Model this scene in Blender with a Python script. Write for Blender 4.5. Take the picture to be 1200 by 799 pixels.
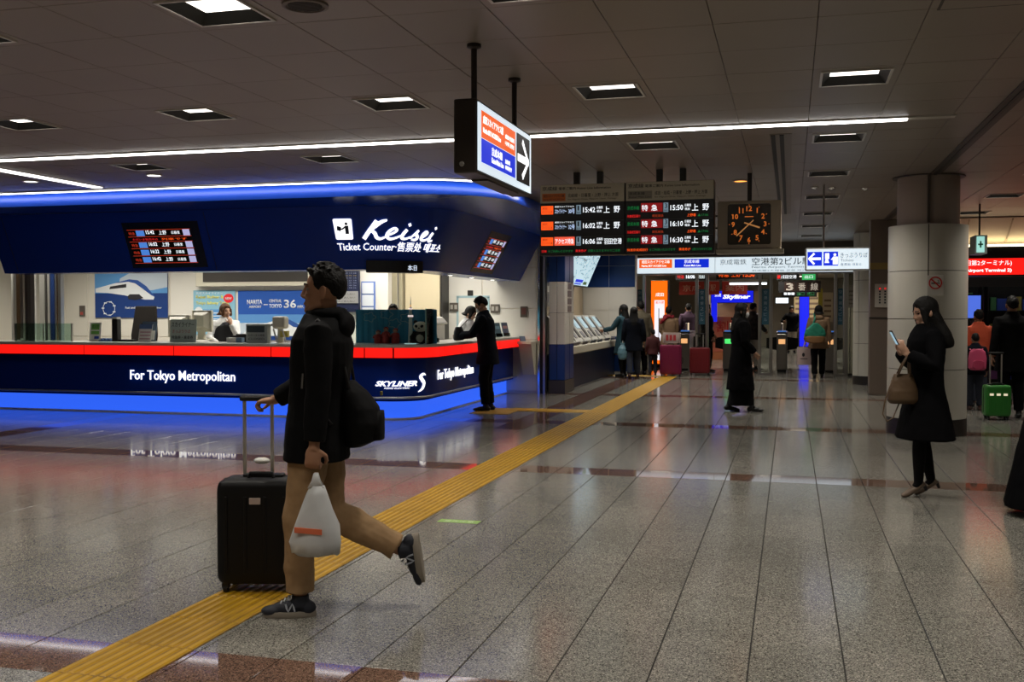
import bpy, bmesh, math, random
from math import sin, cos, pi, radians, sqrt, atan2
from mathutils import Vector, Matrix, Euler

random.seed(7)
scene = bpy.context.scene
for _o in list(bpy.data.objects):
    bpy.data.objects.remove(_o)
COL = scene.collection

# ------------------------------------------------------------------ camera, world, exposure
cam_data = bpy.data.cameras.new('camera')
cam = bpy.data.objects.new('camera', cam_data)
COL.objects.link(cam)
cam_data.sensor_fit = 'HORIZONTAL'
cam_data.sensor_width = 36.0
cam_data.lens = 36.33
cam_data.clip_start = 0.05
cam_data.clip_end = 200
CAM = Vector((0, 0, 1.49))
cam.location = CAM
cam.rotation_euler = (radians(90 - 1.585), 0, radians(15.07))
scene.camera = cam

world = bpy.data.worlds.new('hall_air')
scene.world = world
world.use_nodes = True
world.node_tree.nodes['Background'].inputs[0].default_value = (0.02, 0.02, 0.022, 1)
world.node_tree.nodes['Background'].inputs[1].default_value = 0.2

scene.view_settings.view_transform = 'Standard'
scene.view_settings.look = 'None'
scene.view_settings.gamma = 1.0
scene.view_settings.use_curve_mapping = False
scene.view_settings.exposure = 0.0

# strengths of the lamps the hall has
L_DOWN = 3.0        # visible lamp panels of the recessed ceiling downlights
L_BEAM = 13.5       # watts of each downlight's beam
L_STRIP = 7.0       # long ceiling tube line
L_COVE = 6.0        # white line over the canopy
L_PLINTH = 0.95      # backlit blue plinth of the counter
L_OFFICE = 3.0      # visible panels inside the ticket office
L_OFFICE_BEAM = 34.0
L_SIGN = 0.85       # backlit sign faces

# ------------------------------------------------------------------ materials
MATS = {}
def mat(name, col, rough=0.5, metal=0.0, emit=0.0, ecol=None, spec=0.5, noise=0.0, nscale=8.0, bump=0.0, bscale=60.0, alpha=None, trans=0.0, ior=1.45):
    if name in MATS: return MATS[name]
    m = bpy.data.materials.new(name); m.use_nodes = True
    nt = m.node_tree; b = nt.nodes['Principled BSDF']
    c = (col[0], col[1], col[2], 1)
    b.inputs['Base Color'].default_value = c
    b.inputs['Roughness'].default_value = rough
    b.inputs['Metallic'].default_value = metal
    b.inputs['Specular IOR Level'].default_value = spec
    b.inputs['IOR'].default_value = ior
    b.inputs['Transmission Weight'].default_value = trans
    if alpha is not None: b.inputs['Alpha'].default_value = alpha
    if emit > 0:
        e = ecol or col
        b.inputs['Emission Color'].default_value = (e[0], e[1], e[2], 1)
        b.inputs['Emission Strength'].default_value = emit
    if noise > 0 or bump > 0:
        geo = nt.nodes.new('ShaderNodeNewGeometry')
    if noise > 0:
        n = nt.nodes.new('ShaderNodeTexNoise'); n.inputs['Scale'].default_value = nscale; n.inputs['Detail'].default_value = 5
        nt.links.new(geo.outputs['Position'], n.inputs['Vector'])
        r = nt.nodes.new('ShaderNodeValToRGB')
        r.color_ramp.elements[0].position = 0.3; r.color_ramp.elements[1].position = 0.7
        r.color_ramp.elements[0].color = tuple(x * (1 - noise) for x in col) + (1,)
        r.color_ramp.elements[1].color = tuple(min(1, x * (1 + noise)) for x in col) + (1,)
        nt.links.new(n.outputs['Fac'], r.inputs['Fac'])
        nt.links.new(r.outputs['Color'], b.inputs['Base Color'])
    if bump > 0:
        n2 = nt.nodes.new('ShaderNodeTexNoise'); n2.inputs['Scale'].default_value = bscale
        nt.links.new(geo.outputs['Position'], n2.inputs['Vector'])
        bp = nt.nodes.new('ShaderNodeBump'); bp.inputs['Strength'].default_value = bump; bp.inputs['Distance'].default_value = 0.01
        nt.links.new(n2.outputs['Fac'], bp.inputs['Height'])
        nt.links.new(bp.outputs['Normal'], b.inputs['Normal'])
    MATS[name] = m
    return m

def emis(name, col, s=1.0):
    return mat(name, (col[0] * .5, col[1] * .5, col[2] * .5), 0.4, 0, s, col)

def granite(name, base, dark, light, r0, r1):
    m = bpy.data.materials.new(name); m.use_nodes = True
    nt = m.node_tree; b = nt.nodes['Principled BSDF']
    geo = nt.nodes.new('ShaderNodeNewGeometry')
    v = nt.nodes.new('ShaderNodeTexVoronoi'); v.inputs['Scale'].default_value = 210
    nt.links.new(geo.outputs['Position'], v.inputs['Vector'])
    sep = nt.nodes.new('ShaderNodeSeparateColor'); nt.links.new(v.outputs['Color'], sep.inputs[0])
    r = nt.nodes.new('ShaderNodeValToRGB')
    e = r.color_ramp.elements
    e[0].position = 0.0; e[0].color = dark + (1,)
    e[1].position = 1.0; e[1].color = light + (1,)
    k = e.new(0.3); k.color = tuple(0.5 * (a + c) for a, c in zip(dark, base)) + (1,)
    k = e.new(0.4); k.color = base + (1,)
    k = e.new(0.8); k.color = base + (1,)
    nt.links.new(sep.outputs[0], r.inputs['Fac'])
    oi = nt.nodes.new('ShaderNodeObjectInfo')
    n = nt.nodes.new('ShaderNodeTexNoise'); n.inputs['Scale'].default_value = 1.3; n.inputs['Detail'].default_value = 4
    nt.links.new(geo.outputs['Position'], n.inputs['Vector'])
    mr = nt.nodes.new('ShaderNodeMapRange'); mr.inputs['To Min'].default_value = 0.8; mr.inputs['To Max'].default_value = 1.2
    nt.links.new(n.outputs['Fac'], mr.inputs['Value'])
    mx = nt.nodes.new('ShaderNodeMix'); mx.data_type = 'RGBA'; mx.blend_type = 'MULTIPLY'; mx.inputs['Factor'].default_value = 1
    nt.links.new(r.outputs['Color'], mx.inputs['A']); nt.links.new(mr.outputs['Result'], mx.inputs['B'])
    nt.links.new(mx.outputs['Result'], b.inputs['Base Color'])
    mr2 = nt.nodes.new('ShaderNodeMapRange'); mr2.inputs['To Min'].default_value = r0; mr2.inputs['To Max'].default_value = r1
    nt.links.new(n.outputs['Fac'], mr2.inputs['Value']); nt.links.new(mr2.outputs['Result'], b.inputs['Roughness'])
    b.inputs['Specular IOR Level'].default_value = 0.4
    MATS[name] = m
    return m

def glassy(name, tint, fac=0.12):
    """thin clear sheet: mostly see-through, with a glossy share"""
    m = bpy.data.materials.new(name); m.use_nodes = True
    nt = m.node_tree; nt.nodes.remove(nt.nodes['Principled BSDF'])
    out = nt.nodes['Material Output']
    t = nt.nodes.new('ShaderNodeBsdfTransparent'); t.inputs[0].default_value = tint + (1,)
    g = nt.nodes.new('ShaderNodeBsdfGlossy'); g.inputs['Roughness'].default_value = 0.05
    fr = nt.nodes.new('ShaderNodeFresnel'); fr.inputs[0].default_value = 1.45
    mx = nt.nodes.new('ShaderNodeMixShader')
    nt.links.new(fr.outputs[0], mx.inputs[0])
    nt.links.new(t.outputs[0], mx.inputs[1]); nt.links.new(g.outputs[0], mx.inputs[2])
    nt.links.new(mx.outputs[0], out.inputs[0])
    MATS[name] = m
    return m

# ------------------------------------------------------------------ object helpers
OFF = {}
def tag(o, label=None, cat=None, group=None, kind=None):
    if label: o['label'] = label
    if cat: o['category'] = cat
    if group: o['group'] = group
    if kind: o['kind'] = kind
    return o
def empty(name, loc, label=None, cat=None, group=None, rz=0.0, kind=None):
    o = bpy.data.objects.new(name, None); COL.objects.link(o)
    o.empty_display_size = 0.1
    o.location = loc; o.rotation_euler = (0, 0, rz)
    OFF[o] = Vector(loc) if rz == 0 else None
    return tag(o, label, cat, group, kind)
def off(parent, local):
    if parent is None or local: return Vector((0, 0, 0))
    w = OFF.get(parent)
    return w if w is not None else Vector((0, 0, 0))

class MB:
    def __init__(s): s.v = []; s.f = []; s.mi = []; s.cur = 0
    def add(s, vs, fs):
        n = len(s.v); s.v += [Vector(p) for p in vs]
        for f in fs: s.f.append([i + n for i in f]); s.mi.append(s.cur)
        return s
    def box(s, a, b):
        x0, y0, z0 = a; x1, y1, z1 = b
        if x0 > x1: x0, x1 = x1, x0
        if y0 > y1: y0, y1 = y1, y0
        if z0 > z1: z0, z1 = z1, z0
        return s.add([(x0,y0,z0),(x1,y0,z0),(x1,y1,z0),(x0,y1,z0),(x0,y0,z1),(x1,y0,z1),(x1,y1,z1),(x0,y1,z1)],
              [(0,3,2,1),(4,5,6,7),(0,1,5,4),(1,2,6,5),(2,3,7,6),(3,0,4,7)])
    def obox(s, c, size, M):
        hx, hy, hz = size[0]/2, size[1]/2, size[2]/2
        c = Vector(c); vs = []
        for z in (-hz, hz):
            for x, y in ((-hx,-hy),(hx,-hy),(hx,hy),(-hx,hy)): vs.append(c + M @ Vector((x, y, z)))
        return s.add(vs, [(0,3,2,1),(4,5,6,7),(0,1,5,4),(1,2,6,5),(2,3,7,6),(3,0,4,7)])
    def loft(s, rings, caps=True, closed=True):
        n = len(rings[0]); vs = [p for r in rings for p in r]; fs = []
        for i in range(len(rings) - 1):
            for j in range(n if closed else n - 1):
                k = (j + 1) % n
                fs.append((i*n+j, i*n+k, (i+1)*n+k, (i+1)*n+j))
        if caps and closed:
            fs.append(tuple(range(n))[::-1]); fs.append(tuple((len(rings)-1)*n + j for j in range(n)))
        return s.add(vs, fs)
    def tube(s, pts, rad, n=8, flat=1.0):
        pts = [Vector(p) for p in pts]
        if not hasattr(rad, '__len__'): rad = [rad] * len(pts)
        rings = []; ref = None
        for i, p in enumerate(pts):
            d = (pts[min(i+1, len(pts)-1)] - pts[max(i-1, 0)]).normalized()
            if ref is None:
                ref = Vector((1,0,0)) if abs(d.x) < .9 else Vector((0,1,0))
            a = (ref - d * ref.dot(d))
            a = a.normalized() if a.length > 1e-6 else d.orthogonal().normalized()
            ref = a; b = d.cross(a)
            r = rad[i]
            rings.append([p + a * (r * cos(2*pi*k/n)) + b * (r * flat * sin(2*pi*k/n)) for k in range(n)])
        return s.loft(rings)
    def ell(s, c, r, nu=14, nv=9, M=None):
        c = Vector(c); rings = []
        if not hasattr(r, '__len__'): r = (r, r, r)
        vs = []; fs = []
        for i in range(1, nv):
            t = pi * i / nv
            for j in range(nu):
                p = 2*pi*j/nu
                q = Vector((r[0]*sin(t)*cos(p), r[1]*sin(t)*sin(p), -r[2]*cos(t)))
                if M is not None: q = M @ q
                vs.append(c + q)
        lo = Vector((0,0,-r[2])); hi = Vector((0,0,r[2]))
        if M is not None: lo = M @ lo; hi = M @ hi
        vs += [c + lo, c + hi]; m = (nv-1)*nu
        for i in range(nv-2):
            for j in range(nu):
                k = (j+1) % nu; fs.append((i*nu+j, i*nu+k, (i+1)*nu+k, (i+1)*nu+j))
        for j in range(nu):
            k = (j+1) % nu; fs.append((m, k, j)); fs.append((m+1, (nv-2)*nu+j, (nv-2)*nu+k))
        return s.add(vs, fs)
    def lathe(s, c, prof, n=20):
        c = Vector(c)
        return s.loft([[c + Vector((r*cos(2*pi*k/n), r*sin(2*pi*k/n), z)) for k in range(n)] for r, z in prof])
    def poly(s, pts, f, th):
        """flat outline pts (x,y) pushed through f(x,y,z) with thickness th"""
        n = len(pts)
        vs = [f(x, y, 0) for x, y in pts] + [f(x, y, th) for x, y in pts]
        fs = [tuple(range(n))[::-1], tuple(range(n, 2*n))] + [(i, (i+1) % n, n+(i+1) % n, n+i) for i in range(n)]
        return s.add(vs, fs)
    def rect(s, x0, y0, x1, y1, f, th, z=0.0, nx=1):
        """slab between (x0,y0) and (x1,y1) on the surface f"""
        for i in range(nx):
            a = x0 + (x1-x0)*i/nx; b = x0 + (x1-x0)*(i+1)/nx
            s.poly([(a,y0),(b,y0),(b,y1),(a,y1)], lambda x, y, q: f(x, y, q + z), th)
        return s
    def ribbon(s, pts, w, f, th=.004, z=0.0, n=6):
        """brush stroke: smooth line through pts with half widths w"""
        P = [Vector((p[0], p[1])) for p in pts]
        if not hasattr(w, '__len__'): w = [w]*len(P)
        Q = []; W = []
        for i in range(len(P)-1):
            p0 = P[max(i-1,0)]; p1 = P[i]; p2 = P[i+1]; p3 = P[min(i+2,len(P)-1)]
            for k in range(n):
                t = k/n
                Q.append(.5*((2*p1)+(p2-p0)*t+(2*p0-5*p1+4*p2-p3)*t*t+(3*p1-p0-3*p2+p3)*t**3)); W.append(w[i]*(1-t)+w[i+1]*t)
        Q.append(P[-1]); W.append(w[-1])
        rings = []
        for i, q in enumerate(Q):
            d = Q[min(i+1,len(Q)-1)] - Q[max(i-1,0)]
            if d.length < 1e-9: d = Vector((1,0))
            d.normalize(); nrm = Vector((-d.y, d.x))
            a = q + nrm*W[i]; b = q - nrm*W[i]
            rings.append([f(a.x,a.y,z), f(b.x,b.y,z), f(b.x,b.y,z+th), f(a.x,a.y,z+th)])
        return s.loft(rings)
    def build(s, name, m, parent=None, local=False, smooth=False, bevel=0.0, seg=2):
        o_ = off(parent, local)
        me = bpy.data.meshes.new(name)
        me.from_pydata([tuple(p - o_) for p in s.v], [], s.f)
        mm = m if isinstance(m, (list, tuple)) else [m]
        for x in mm: me.materials.append(x)
        if len(mm) > 1:
            for p, i in zip(me.polygons, s.mi): p.material_index = i
        bm = bmesh.new(); bm.from_mesh(me)
        bmesh.ops.recalc_face_normals(bm, faces=bm.faces)
        if bevel > 0:
            es = [e for e in bm.edges if len(e.link_faces) == 2 and e.calc_face_angle(0) > 0.5]
            bmesh.ops.bevel(bm, geom=es, offset=bevel, segments=seg, affect='EDGES', profile=0.5, clamp_overlap=True)
        bm.to_mesh(me); bm.free()
        if smooth:
            me.polygons.foreach_set('use_smooth', [True]*len(me.polygons))
            if smooth != 'all': me.set_sharp_from_angle(angle=radians(40))
        o = bpy.data.objects.new(name, me); COL.objects.link(o)
        if parent is not None: o.parent = parent
        OFF[o] = o_ if parent is not None else Vector((0,0,0))
        return o

def at(f, a, b): return lambda x, y, z=0.0: f(a+x, b+y, z)
def plane(origin, right, up):
    o = Vector(origin); r = Vector(right).normalized(); u = Vector(up).normalized(); n = r.cross(u)
    return lambda x, y, z=0.0: o + r*x + u*y + n*z

PEND_TEXT = []
def text(name, body, f, m, parent, h=0.1, w=None, align='L', bold=0.0, shear=0.0, depth=0.003, z=0.001, local=False, res=2, vert=False):
    """lettering: cap height h, squeezed to width w, on the surface f (x right, y up from the baseline)"""
    if any(ord(c_) > 0x2000 for c_ in body): bold = min(bold, .006)
    cu = bpy.data.curves.new(name, 'FONT'); cu.body = body; cu.size = 1.0
    cu.offset = bold; cu.shear = shear; cu.resolution_u = res; cu.fill_mode = 'FRONT'
    o = bpy.data.objects.new(name, cu); COL.objects.link(o)
    PEND_TEXT.append((o, f, m, parent, h, w, align, depth, z, local))
    return o
def finish_text():
    dg = bpy.context.evaluated_depsgraph_get()
    meshes = [bpy.data.meshes.new_from_object(t[0].evaluated_get(dg)) for t in PEND_TEXT]
    for (o, f, m, parent, h, w, align, depth, z, local), me in zip(PEND_TEXT, meshes):
        if len(me.vertices) == 0: continue
        xs = [v.co.x for v in me.vertices]; ys = [v.co.y for v in me.vertices]
        x0, x1, y0, y1 = min(xs), max(xs), min(ys), max(ys)
        ky = h / max(y1 - y0, 1e-6); kx = ky if w is None else w / max(x1 - x0, 1e-6)
        tw = (x1-x0)*kx
        sh = {'L': 0, 'C': -tw/2, 'R': -tw}[align]
        o_ = off(parent, local)
        if depth > 0:
            bm = bmesh.new(); bm.from_mesh(me)
            bmesh.ops.dissolve_degenerate(bm, dist=1e-6, edges=bm.edges)
            r = bmesh.ops.extrude_face_region(bm, geom=list(bm.faces))
            for g in r['geom']:
                if isinstance(g, bmesh.types.BMVert): g.co.z = 1.0
            bmesh.ops.recalc_face_normals(bm, faces=bm.faces)
            bm.to_mesh(me); bm.free()
        for v in me.vertices:
            v.co = Vector(f((v.co.x-x0)*kx+sh, (v.co.y-y0)*ky, z + (depth if v.co.z > .5 else 0))) - o_
        me.materials.clear(); me.materials.append(m)
        n = o.name; cu = o.data
        bpy.data.objects.remove(o)
        me.name = n
        t = bpy.data.objects.new(n, me); COL.objects.link(t); t.parent = parent
    PEND_TEXT.clear()

PEND_SKIN = []
_tex = {}
def skin(name, mb, m, parent, voxel=.012, smooth=3, wrinkle=0.0, wscale=.12):
    """one continuous surface grown around the overlapping pieces of mb"""
    o = mb.build(name, m, parent, local=True)
    r = o.modifiers.new('r', 'REMESH'); r.mode = 'VOXEL'; r.voxel_size = voxel; r.use_smooth_shade = True
    if smooth:
        sm = o.modifiers.new('s', 'SMOOTH'); sm.factor = .5; sm.iterations = smooth
    if wrinkle > 0:
        key = wscale
        if key not in _tex:
            t = bpy.data.textures.new('folds', 'CLOUDS'); t.noise_scale = wscale; t.noise_depth = 2; _tex[key] = t
        d = o.modifiers.new('d', 'DISPLACE'); d.texture = _tex[key]; d.strength = wrinkle; d.mid_level = .5; d.texture_coords = 'LOCAL'
    PEND_SKIN.append(o)
    return o
def finish_skin():
    dg = bpy.context.evaluated_depsgraph_get()
    ms = [bpy.data.meshes.new_from_object(o.evaluated_get(dg)) for o in PEND_SKIN]
    for o, me in zip(PEND_SKIN, ms):
        mats_ = [x for x in o.data.materials]
        o.modifiers.clear(); o.data = me
        if len(me.materials) == 0:
            for x in mats_: me.materials.append(x)
        me.polygons.foreach_set('use_smooth', [True]*len(me.polygons))
    PEND_SKIN.clear()

def copy_tree(o, parent=None):
    c = o.copy(); COL.objects.link(c); c.parent = parent
    if o in OFF: OFF[c] = OFF[o]
    for ch in [x for x in bpy.data.objects if x.parent == o]: copy_tree(ch, c)
    return c

def beam(parent, loc, w, size, spread=120, col=(1, .93, .83), aim=None, local=True):
    bl = bpy.data.lights.new('beam', 'AREA'); bl.shape = 'SQUARE' if not hasattr(size, '__len__') else 'RECTANGLE'
    if hasattr(size, '__len__'): bl.size, bl.size_y = size
    else: bl.size = size
    bl.energy = w; bl.color = col; bl.spread = radians(spread)
    bo = bpy.data.objects.new('beam', bl); COL.objects.link(bo); bo.parent = parent; bo.location = loc
    return bo
# ------------------------------------------------------------------ shared materials
WHITE = mat('white_paint', (.72, .70, .64), .45)
CREAM = mat('cream_panel', (.66, .62, .52), .5)
CREAM2 = mat('cream_plastic', (.62, .59, .48), .4)
BLACK = mat('black_plastic', (.008, .008, .009), .4)
DARK = mat('dark_frame', (.02, .018, .016), .45)
STEEL = mat('brushed_steel', (.42, .41, .39), .32, 1.0)
CHROME = mat('chrome', (.75, .75, .75), .12, 1.0)
MIRROR = mat('mirror_steel', (.7, .7, .68), .06, 1.0)
NAVY = mat('navy_panel', (.002, .030, .30), .26, spec=.28)
BLUEPAINT = mat('blue_tile', (.008, .04, .18), .3)
GLASS = glassy('clear_glass', (.93, .97, .95))
GREENGLASS = glassy('green_edge_glass', (.72, .86, .80))
TXT_W = emis('white_lit_letters', (1, 1, 1), 1.25)
TXT_D = mat('dark_print', (.02, .02, .025), .6)
TXT_P = mat('white_print', (.85, .85, .85), .6)
TXT_B = mat('blue_print', (.02, .06, .4), .6)
SIGN_W = emis('lit_white_face', (.80, .92, 1.0), L_SIGN)
SIGN_O = emis('lit_orange_face', (1.0, .13, .01), L_SIGN)
SIGN_B = emis('lit_blue_face', (.005, .03, .75), L_SIGN)
SIGN_R = emis('lit_red_face', (1.0, .012, .008), 1.1)
LED_O = emis('orange_led', (1.0, .10, .01), 1.0)
LED_G = emis('green_led', (.01, .25, .06), .5)
LED_R = emis('red_led', (.9, .02, .02), .7)
LED_W = emis('white_led', (.9, .95, 1.0), 1.2)
# ------------------------------------------------------------------ the hall: floor
GR = granite('grey_granite', (.195, .188, .163), (.03, .03, .028), (.42, .40, .34), .11, .18)
GR2 = granite('pale_granite', (.215, .205, .178), (.035, .034, .032), (.45, .42, .36), .11, .18)
BR = granite('brown_granite', (.15, .085, .06), (.03, .02, .016), (.30, .20, .15), .03, .06)
X0, X1, Y0, Y1 = -16.0, 8.5, -5.0, 47.0
ZC = 3.15
floor = MB().box((X0-.2, Y0-.2, -.12), (X1+.2, Y1+.2, -.006)).build('floor', mat('joint_grout', (.012, .011, .010), .8))
tag(floor, 'polished granite tile floor of the station hall', 'floor', kind='structure')
ys = [-5.0]
def rows(a, b, n):
    for i in range(n): ys.append(a + (b-a)*(i+1)/n)
rows(-5.0, -1.1, 5); ys.append(-.7); rows(-.7, 3.6, 6); ys.append(4.0); rows(4.0, 9.32, 7); ys.append(9.72)
rows(9.72, 13.45, 5); ys.append(13.86); rows(13.86, 18.3, 6); ys.append(18.7); rows(18.7, 23.2, 6); ys.append(23.6); rows(23.6, 47.0, 31)
bandY = {(-1.1, -.7), (3.6, 4.0), (9.32, 9.72), (13.45, 13.86), (18.3, 18.7), (23.2, 23.6)}
xs = []
x = .23 - .39*42
while x < X1: xs.append(x); x += .39
fwd = Vector((-sin(radians(15.07)), cos(radians(15.07))))
rgt = Vector((cos(radians(15.07)), sin(radians(15.07))))
tiles = []
STRIP = (-2.93, -2.53)
for i in range(len(ys)-1):
    ya, yb = ys[i], ys[i+1]
    isband = any(abs(ya-a) < .01 and abs(yb-b) < .01 for a, b in bandY)
    for xa in xs:
        xb = xa + .39
        cx, cy = (xa+xb)/2, (ya+yb)/2
        brown = isband or (-9.55 < cx < -9.15) or (-3.75 < cx < -3.36 and cy > 13)
        d = cx*fwd.x + cy*fwd.y
        u = 600 + 1211*(cx*rgt.x + cy*rgt.y)/d if d > .5 else -9e9
        v = 366 + 1.49*1211/d if d > .5 else 9e9
        vis = d > .5 and -60 < u < 1260 and v < 840
        # behind the counter, nothing of the floor shows
        if vis and cx < -5.3 and cy > 13.4: vis = False
        tiles.append((d if vis else 1e6 + abs(d), xa, xb, ya, yb, brown))
tiles.sort(key=lambda t: t[0])
G = .0030; GY_ = .0014
tile_mesh = {}
def tile_me(w, h, m):
    key = (round(w, 3), round(h, 3), m.name)
    if key not in tile_mesh:
        me = bpy.data.meshes.new('floor_tile')
        a, b, c = w/2-G, h/2-GY_, .0015
        vs = [(-a,-b,-.02),(a,-b,-.02),(a,b,-.02),(-a,b,-.02),(-a,-b,-c),(a,-b,-c),(a,b,-c),(-a,b,-c),(-a+c,-b+c,0),(a-c,-b+c,0),(a-c,b-c,0),(-a+c,b-c,0)]
        fs = [(8,9,10,11)] + [(i, (i+1) % 4, 4+(i+1) % 4, 4+i) for i in range(4)] + [(4+i, 4+(i+1) % 4, 8+(i+1) % 4, 8+i) for i in range(4)]
        me.from_pydata(vs, [], fs); me.materials.append(m); tile_mesh[key] = me
    return tile_mesh[key]
rest = MB()
for k, (d, xa, xb, ya, yb, brown) in enumerate(tiles):
    m = BR if brown else (GR2 if (round(xa*100) * 7 + round(ya*100) * 13) % 5 < 2 else GR)
    if k < 300:
        o = bpy.data.objects.new('floor_tile', tile_me(xb-xa, yb-ya, m)); COL.objects.link(o)
        o.location = ((xa+xb)/2, (ya+yb)/2, random.uniform(-.0006, .0004)); o.parent = floor
    else:
        rest.cur = 2 if brown else (1 if m is GR2 else 0)
        rest.add([(xa+G, ya+GY_, -.0008), (xb-G, ya+GY_, -.0008), (xb-G, yb-GY_, -.0008), (xa+G, yb-GY_, -.0008)], [(0, 1, 2, 3)])
r_ = rest.build('floor_tile_field', [GR, GR2, BR], floor); tag(r_, kind='stuff')

# ------------------------------------------------------------------ yellow tactile paving
YEL = mat('yellow_tactile', (.42, .235, .006), .4, noise=.18, nscale=3.0)
YELJ = mat('dark_yellow_base', (.25, .13, .006), .55, noise=.3, nscale=9.0)  # darker yellow base below the raised bars and dots
def tactile_tile(w, l, dots=False):
    """(base mesh, bar mesh) of one tactile block, bars along y"""
    g = .002
    mb = MB(); mb.box((-w/2+g, -l/2+g, -.001), (w/2-g, l/2-g, .0035))
    n = 8
    mb.cur = 1
    if dots:
        for i in range(6):
            for j in range(6):
                mb.lathe((-w/2+w*(i+.5)/6, -l/2+l*(j+.5)/6, 0), [(.02, .003), (.014, .008)], 8)
    else:
        for i in range(n):
            c = -w/2 + w*(i+.5)/n; h = w/n*.33
            mb.add([(c-h,-l/2+.006,.003),(c+h,-l/2+.006,.003),(c+h,l/2-.006,.003),(c-h,l/2-.006,.003),(c-h*.6,-l/2+.012,.0085),(c+h*.6,-l/2+.012,.0085),(c+h*.6,l/2-.012,.0085),(c-h*.6,l/2-.012,.0085)],
                   [(4,5,6,7),(0,1,5,4),(1,2,6,5),(2,3,7,6),(3,0,4,7)])
    return mb
def tactile(name, label, cells, rot=0.0):
    root = empty(name, (cells[0][0], cells[0][1], 0), label, 'tactile paving')
    first = {}
    for (cx, cy, w, l, dots) in cells:
        key = (round(w, 3), round(l, 3), dots)
        if key not in first:
            t = tactile_tile(w, l, dots).build('tactile_block', [YELJ, YEL], root, local=True); first[key] = t
        else:
            t = bpy.data.objects.new('tactile_block', first[key].data); COL.objects.link(t); t.parent = root
        t.location = Vector((cx, cy, 0)) - root.location; t.rotation_euler = (0, 0, rot)
    return root
cells = []; y = 2.2
while y < 24.4:
    cells.append((-2.73, y, .40, .40, False)); y += .40
tactile('tactile_guide_path', 'long yellow ribbed tactile guide path running down the hall floor', cells)
tactile('tactile_branch_path', 'short yellow tactile branch from the guide path to the ticket counter', [(-3.13-.4*i, 15.28, .40, .40, False) for i in range(3)], pi/2)
tactile('tactile_stop_pad', 'square yellow dotted tactile pad in front of the ticket counter side', [(-4.42+.3*i, 14.68+.3*j, .3, .3, True) for i in range(2) for j in range(3)])
tactile('tactile_machine_path', 'far yellow tactile branch leading to the ticket machines', [(-3.13-.4*i, 24.2, .40, .40, False) for i in range(3)], pi/2)
stk = empty('floor_sticker', (-2.27, 6.98, 0), 'small green and white sticker on the floor beside the yellow path', 'sticker')
MB().box((-2.42, 6.93, .0005), (-2.12, 7.03, .0015)).build('backing', mat('sticker_green', (.25, .42, .10), .5), stk)
text('lettering', '足元注意', plane((-2.38, 6.95, .0015), (1, 0, 0), (0, 1, 0)), mat('sticker_pale', (.6, .7, .45), .5), stk, .06, .22, depth=.0004, z=0)

# ------------------------------------------------------------------ ceiling
CEIL = mat('ceiling_panel_paint', (.235, .195, .16), .42, noise=.06, nscale=.8, spec=.4)
ceil = MB().box((X0-.2, Y0-.2, ZC+.12), (X1+.2, Y1+.2, ZC+.2)).build('ceiling', mat('ceiling_void', (.03, .027, .025), .8))
tag(ceil, 'dull beige metal panel ceiling of the hall', 'ceiling', kind='structure')
PW, PL = .5833, .65
lamps = []
for ix in range(-6, 2):
    for iy in range(-3, 10):
        X = .43 + 1.75*ix; Y = 5.13 + 2.6*iy
        if iy >= 3 and X < -1 and not (iy >= 4 and X > -3.5): continue  # far columns behind the departure boards are added, unseen, to light the gates
        if iy == 2 and (X < -5 and X > -6.9): continue
        if X < -10: continue
        if iy == 2 and X < -6.9 and X > -9: X = -7.16
        if X > 1.5 and iy > 1: continue
        lamps.append((X, Y))
lamps += [(-4.05, 20.4), (-4.05, 22.2), (-4.05, 24.0), (2.93, 13.45), (2.93, 16.05), (2.93, 18.65), (5.0, 11.0), (5.0, 16.05)]  # lamps over the ticket machine bay are added, unseen, to brighten it
NX = range(-28, 14); NY = range(-16, 50)
pan = []
for i in NX:
    for j in NY:
        cx = .43 + PW*i; cy = 5.13 + PL*j
        if not (X0 < cx < X1 and Y0 < cy < 28): continue
        d = cx*fwd.x + cy*fwd.y
        u = 600 + 1211*(cx*rgt.x+cy*rgt.y)/d if d > .5 else -9e9
        v = 366 - 1.66*1211/d if d > .5 else -9e9
        vis = d > .5 and -80 < u < 1280 and v > -60
        if vis and cx < -4.2 and cy > 12.6: vis = False
        lit = [l for l in lamps if abs(l[0]-cx) < PW/2+.2 and abs(l[1]-cy) < PL/2+.2]
        pan.append((d if vis else 1e6+abs(d), cx, cy, lit))
pan.sort(key=lambda t: t[0])
def ring_faces(mb, ax, ay, bx, by, hx0, hy0, hx1, hy1, z0, z1):
    """panel with a square hole"""
    o = [(ax,ay),(bx,ay),(bx,by),(ax,by)]; h = [(hx0,hy0),(hx1,hy0),(hx1,hy1),(hx0,hy1)]
    vs = [(x,y,z0) for x,y in o] + [(x,y,z0) for x,y in h] + [(x,y,z1) for x,y in o]
    fs = [(i,(i+1)%4,4+(i+1)%4,4+i) for i in range(4)] + [(i,(i+1)%4,8+(i+1)%4,8+i) for i in range(4)]
    mb.add(vs, fs)
pme = None; restc = MB(); GAP = .002; nobj = 0
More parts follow.
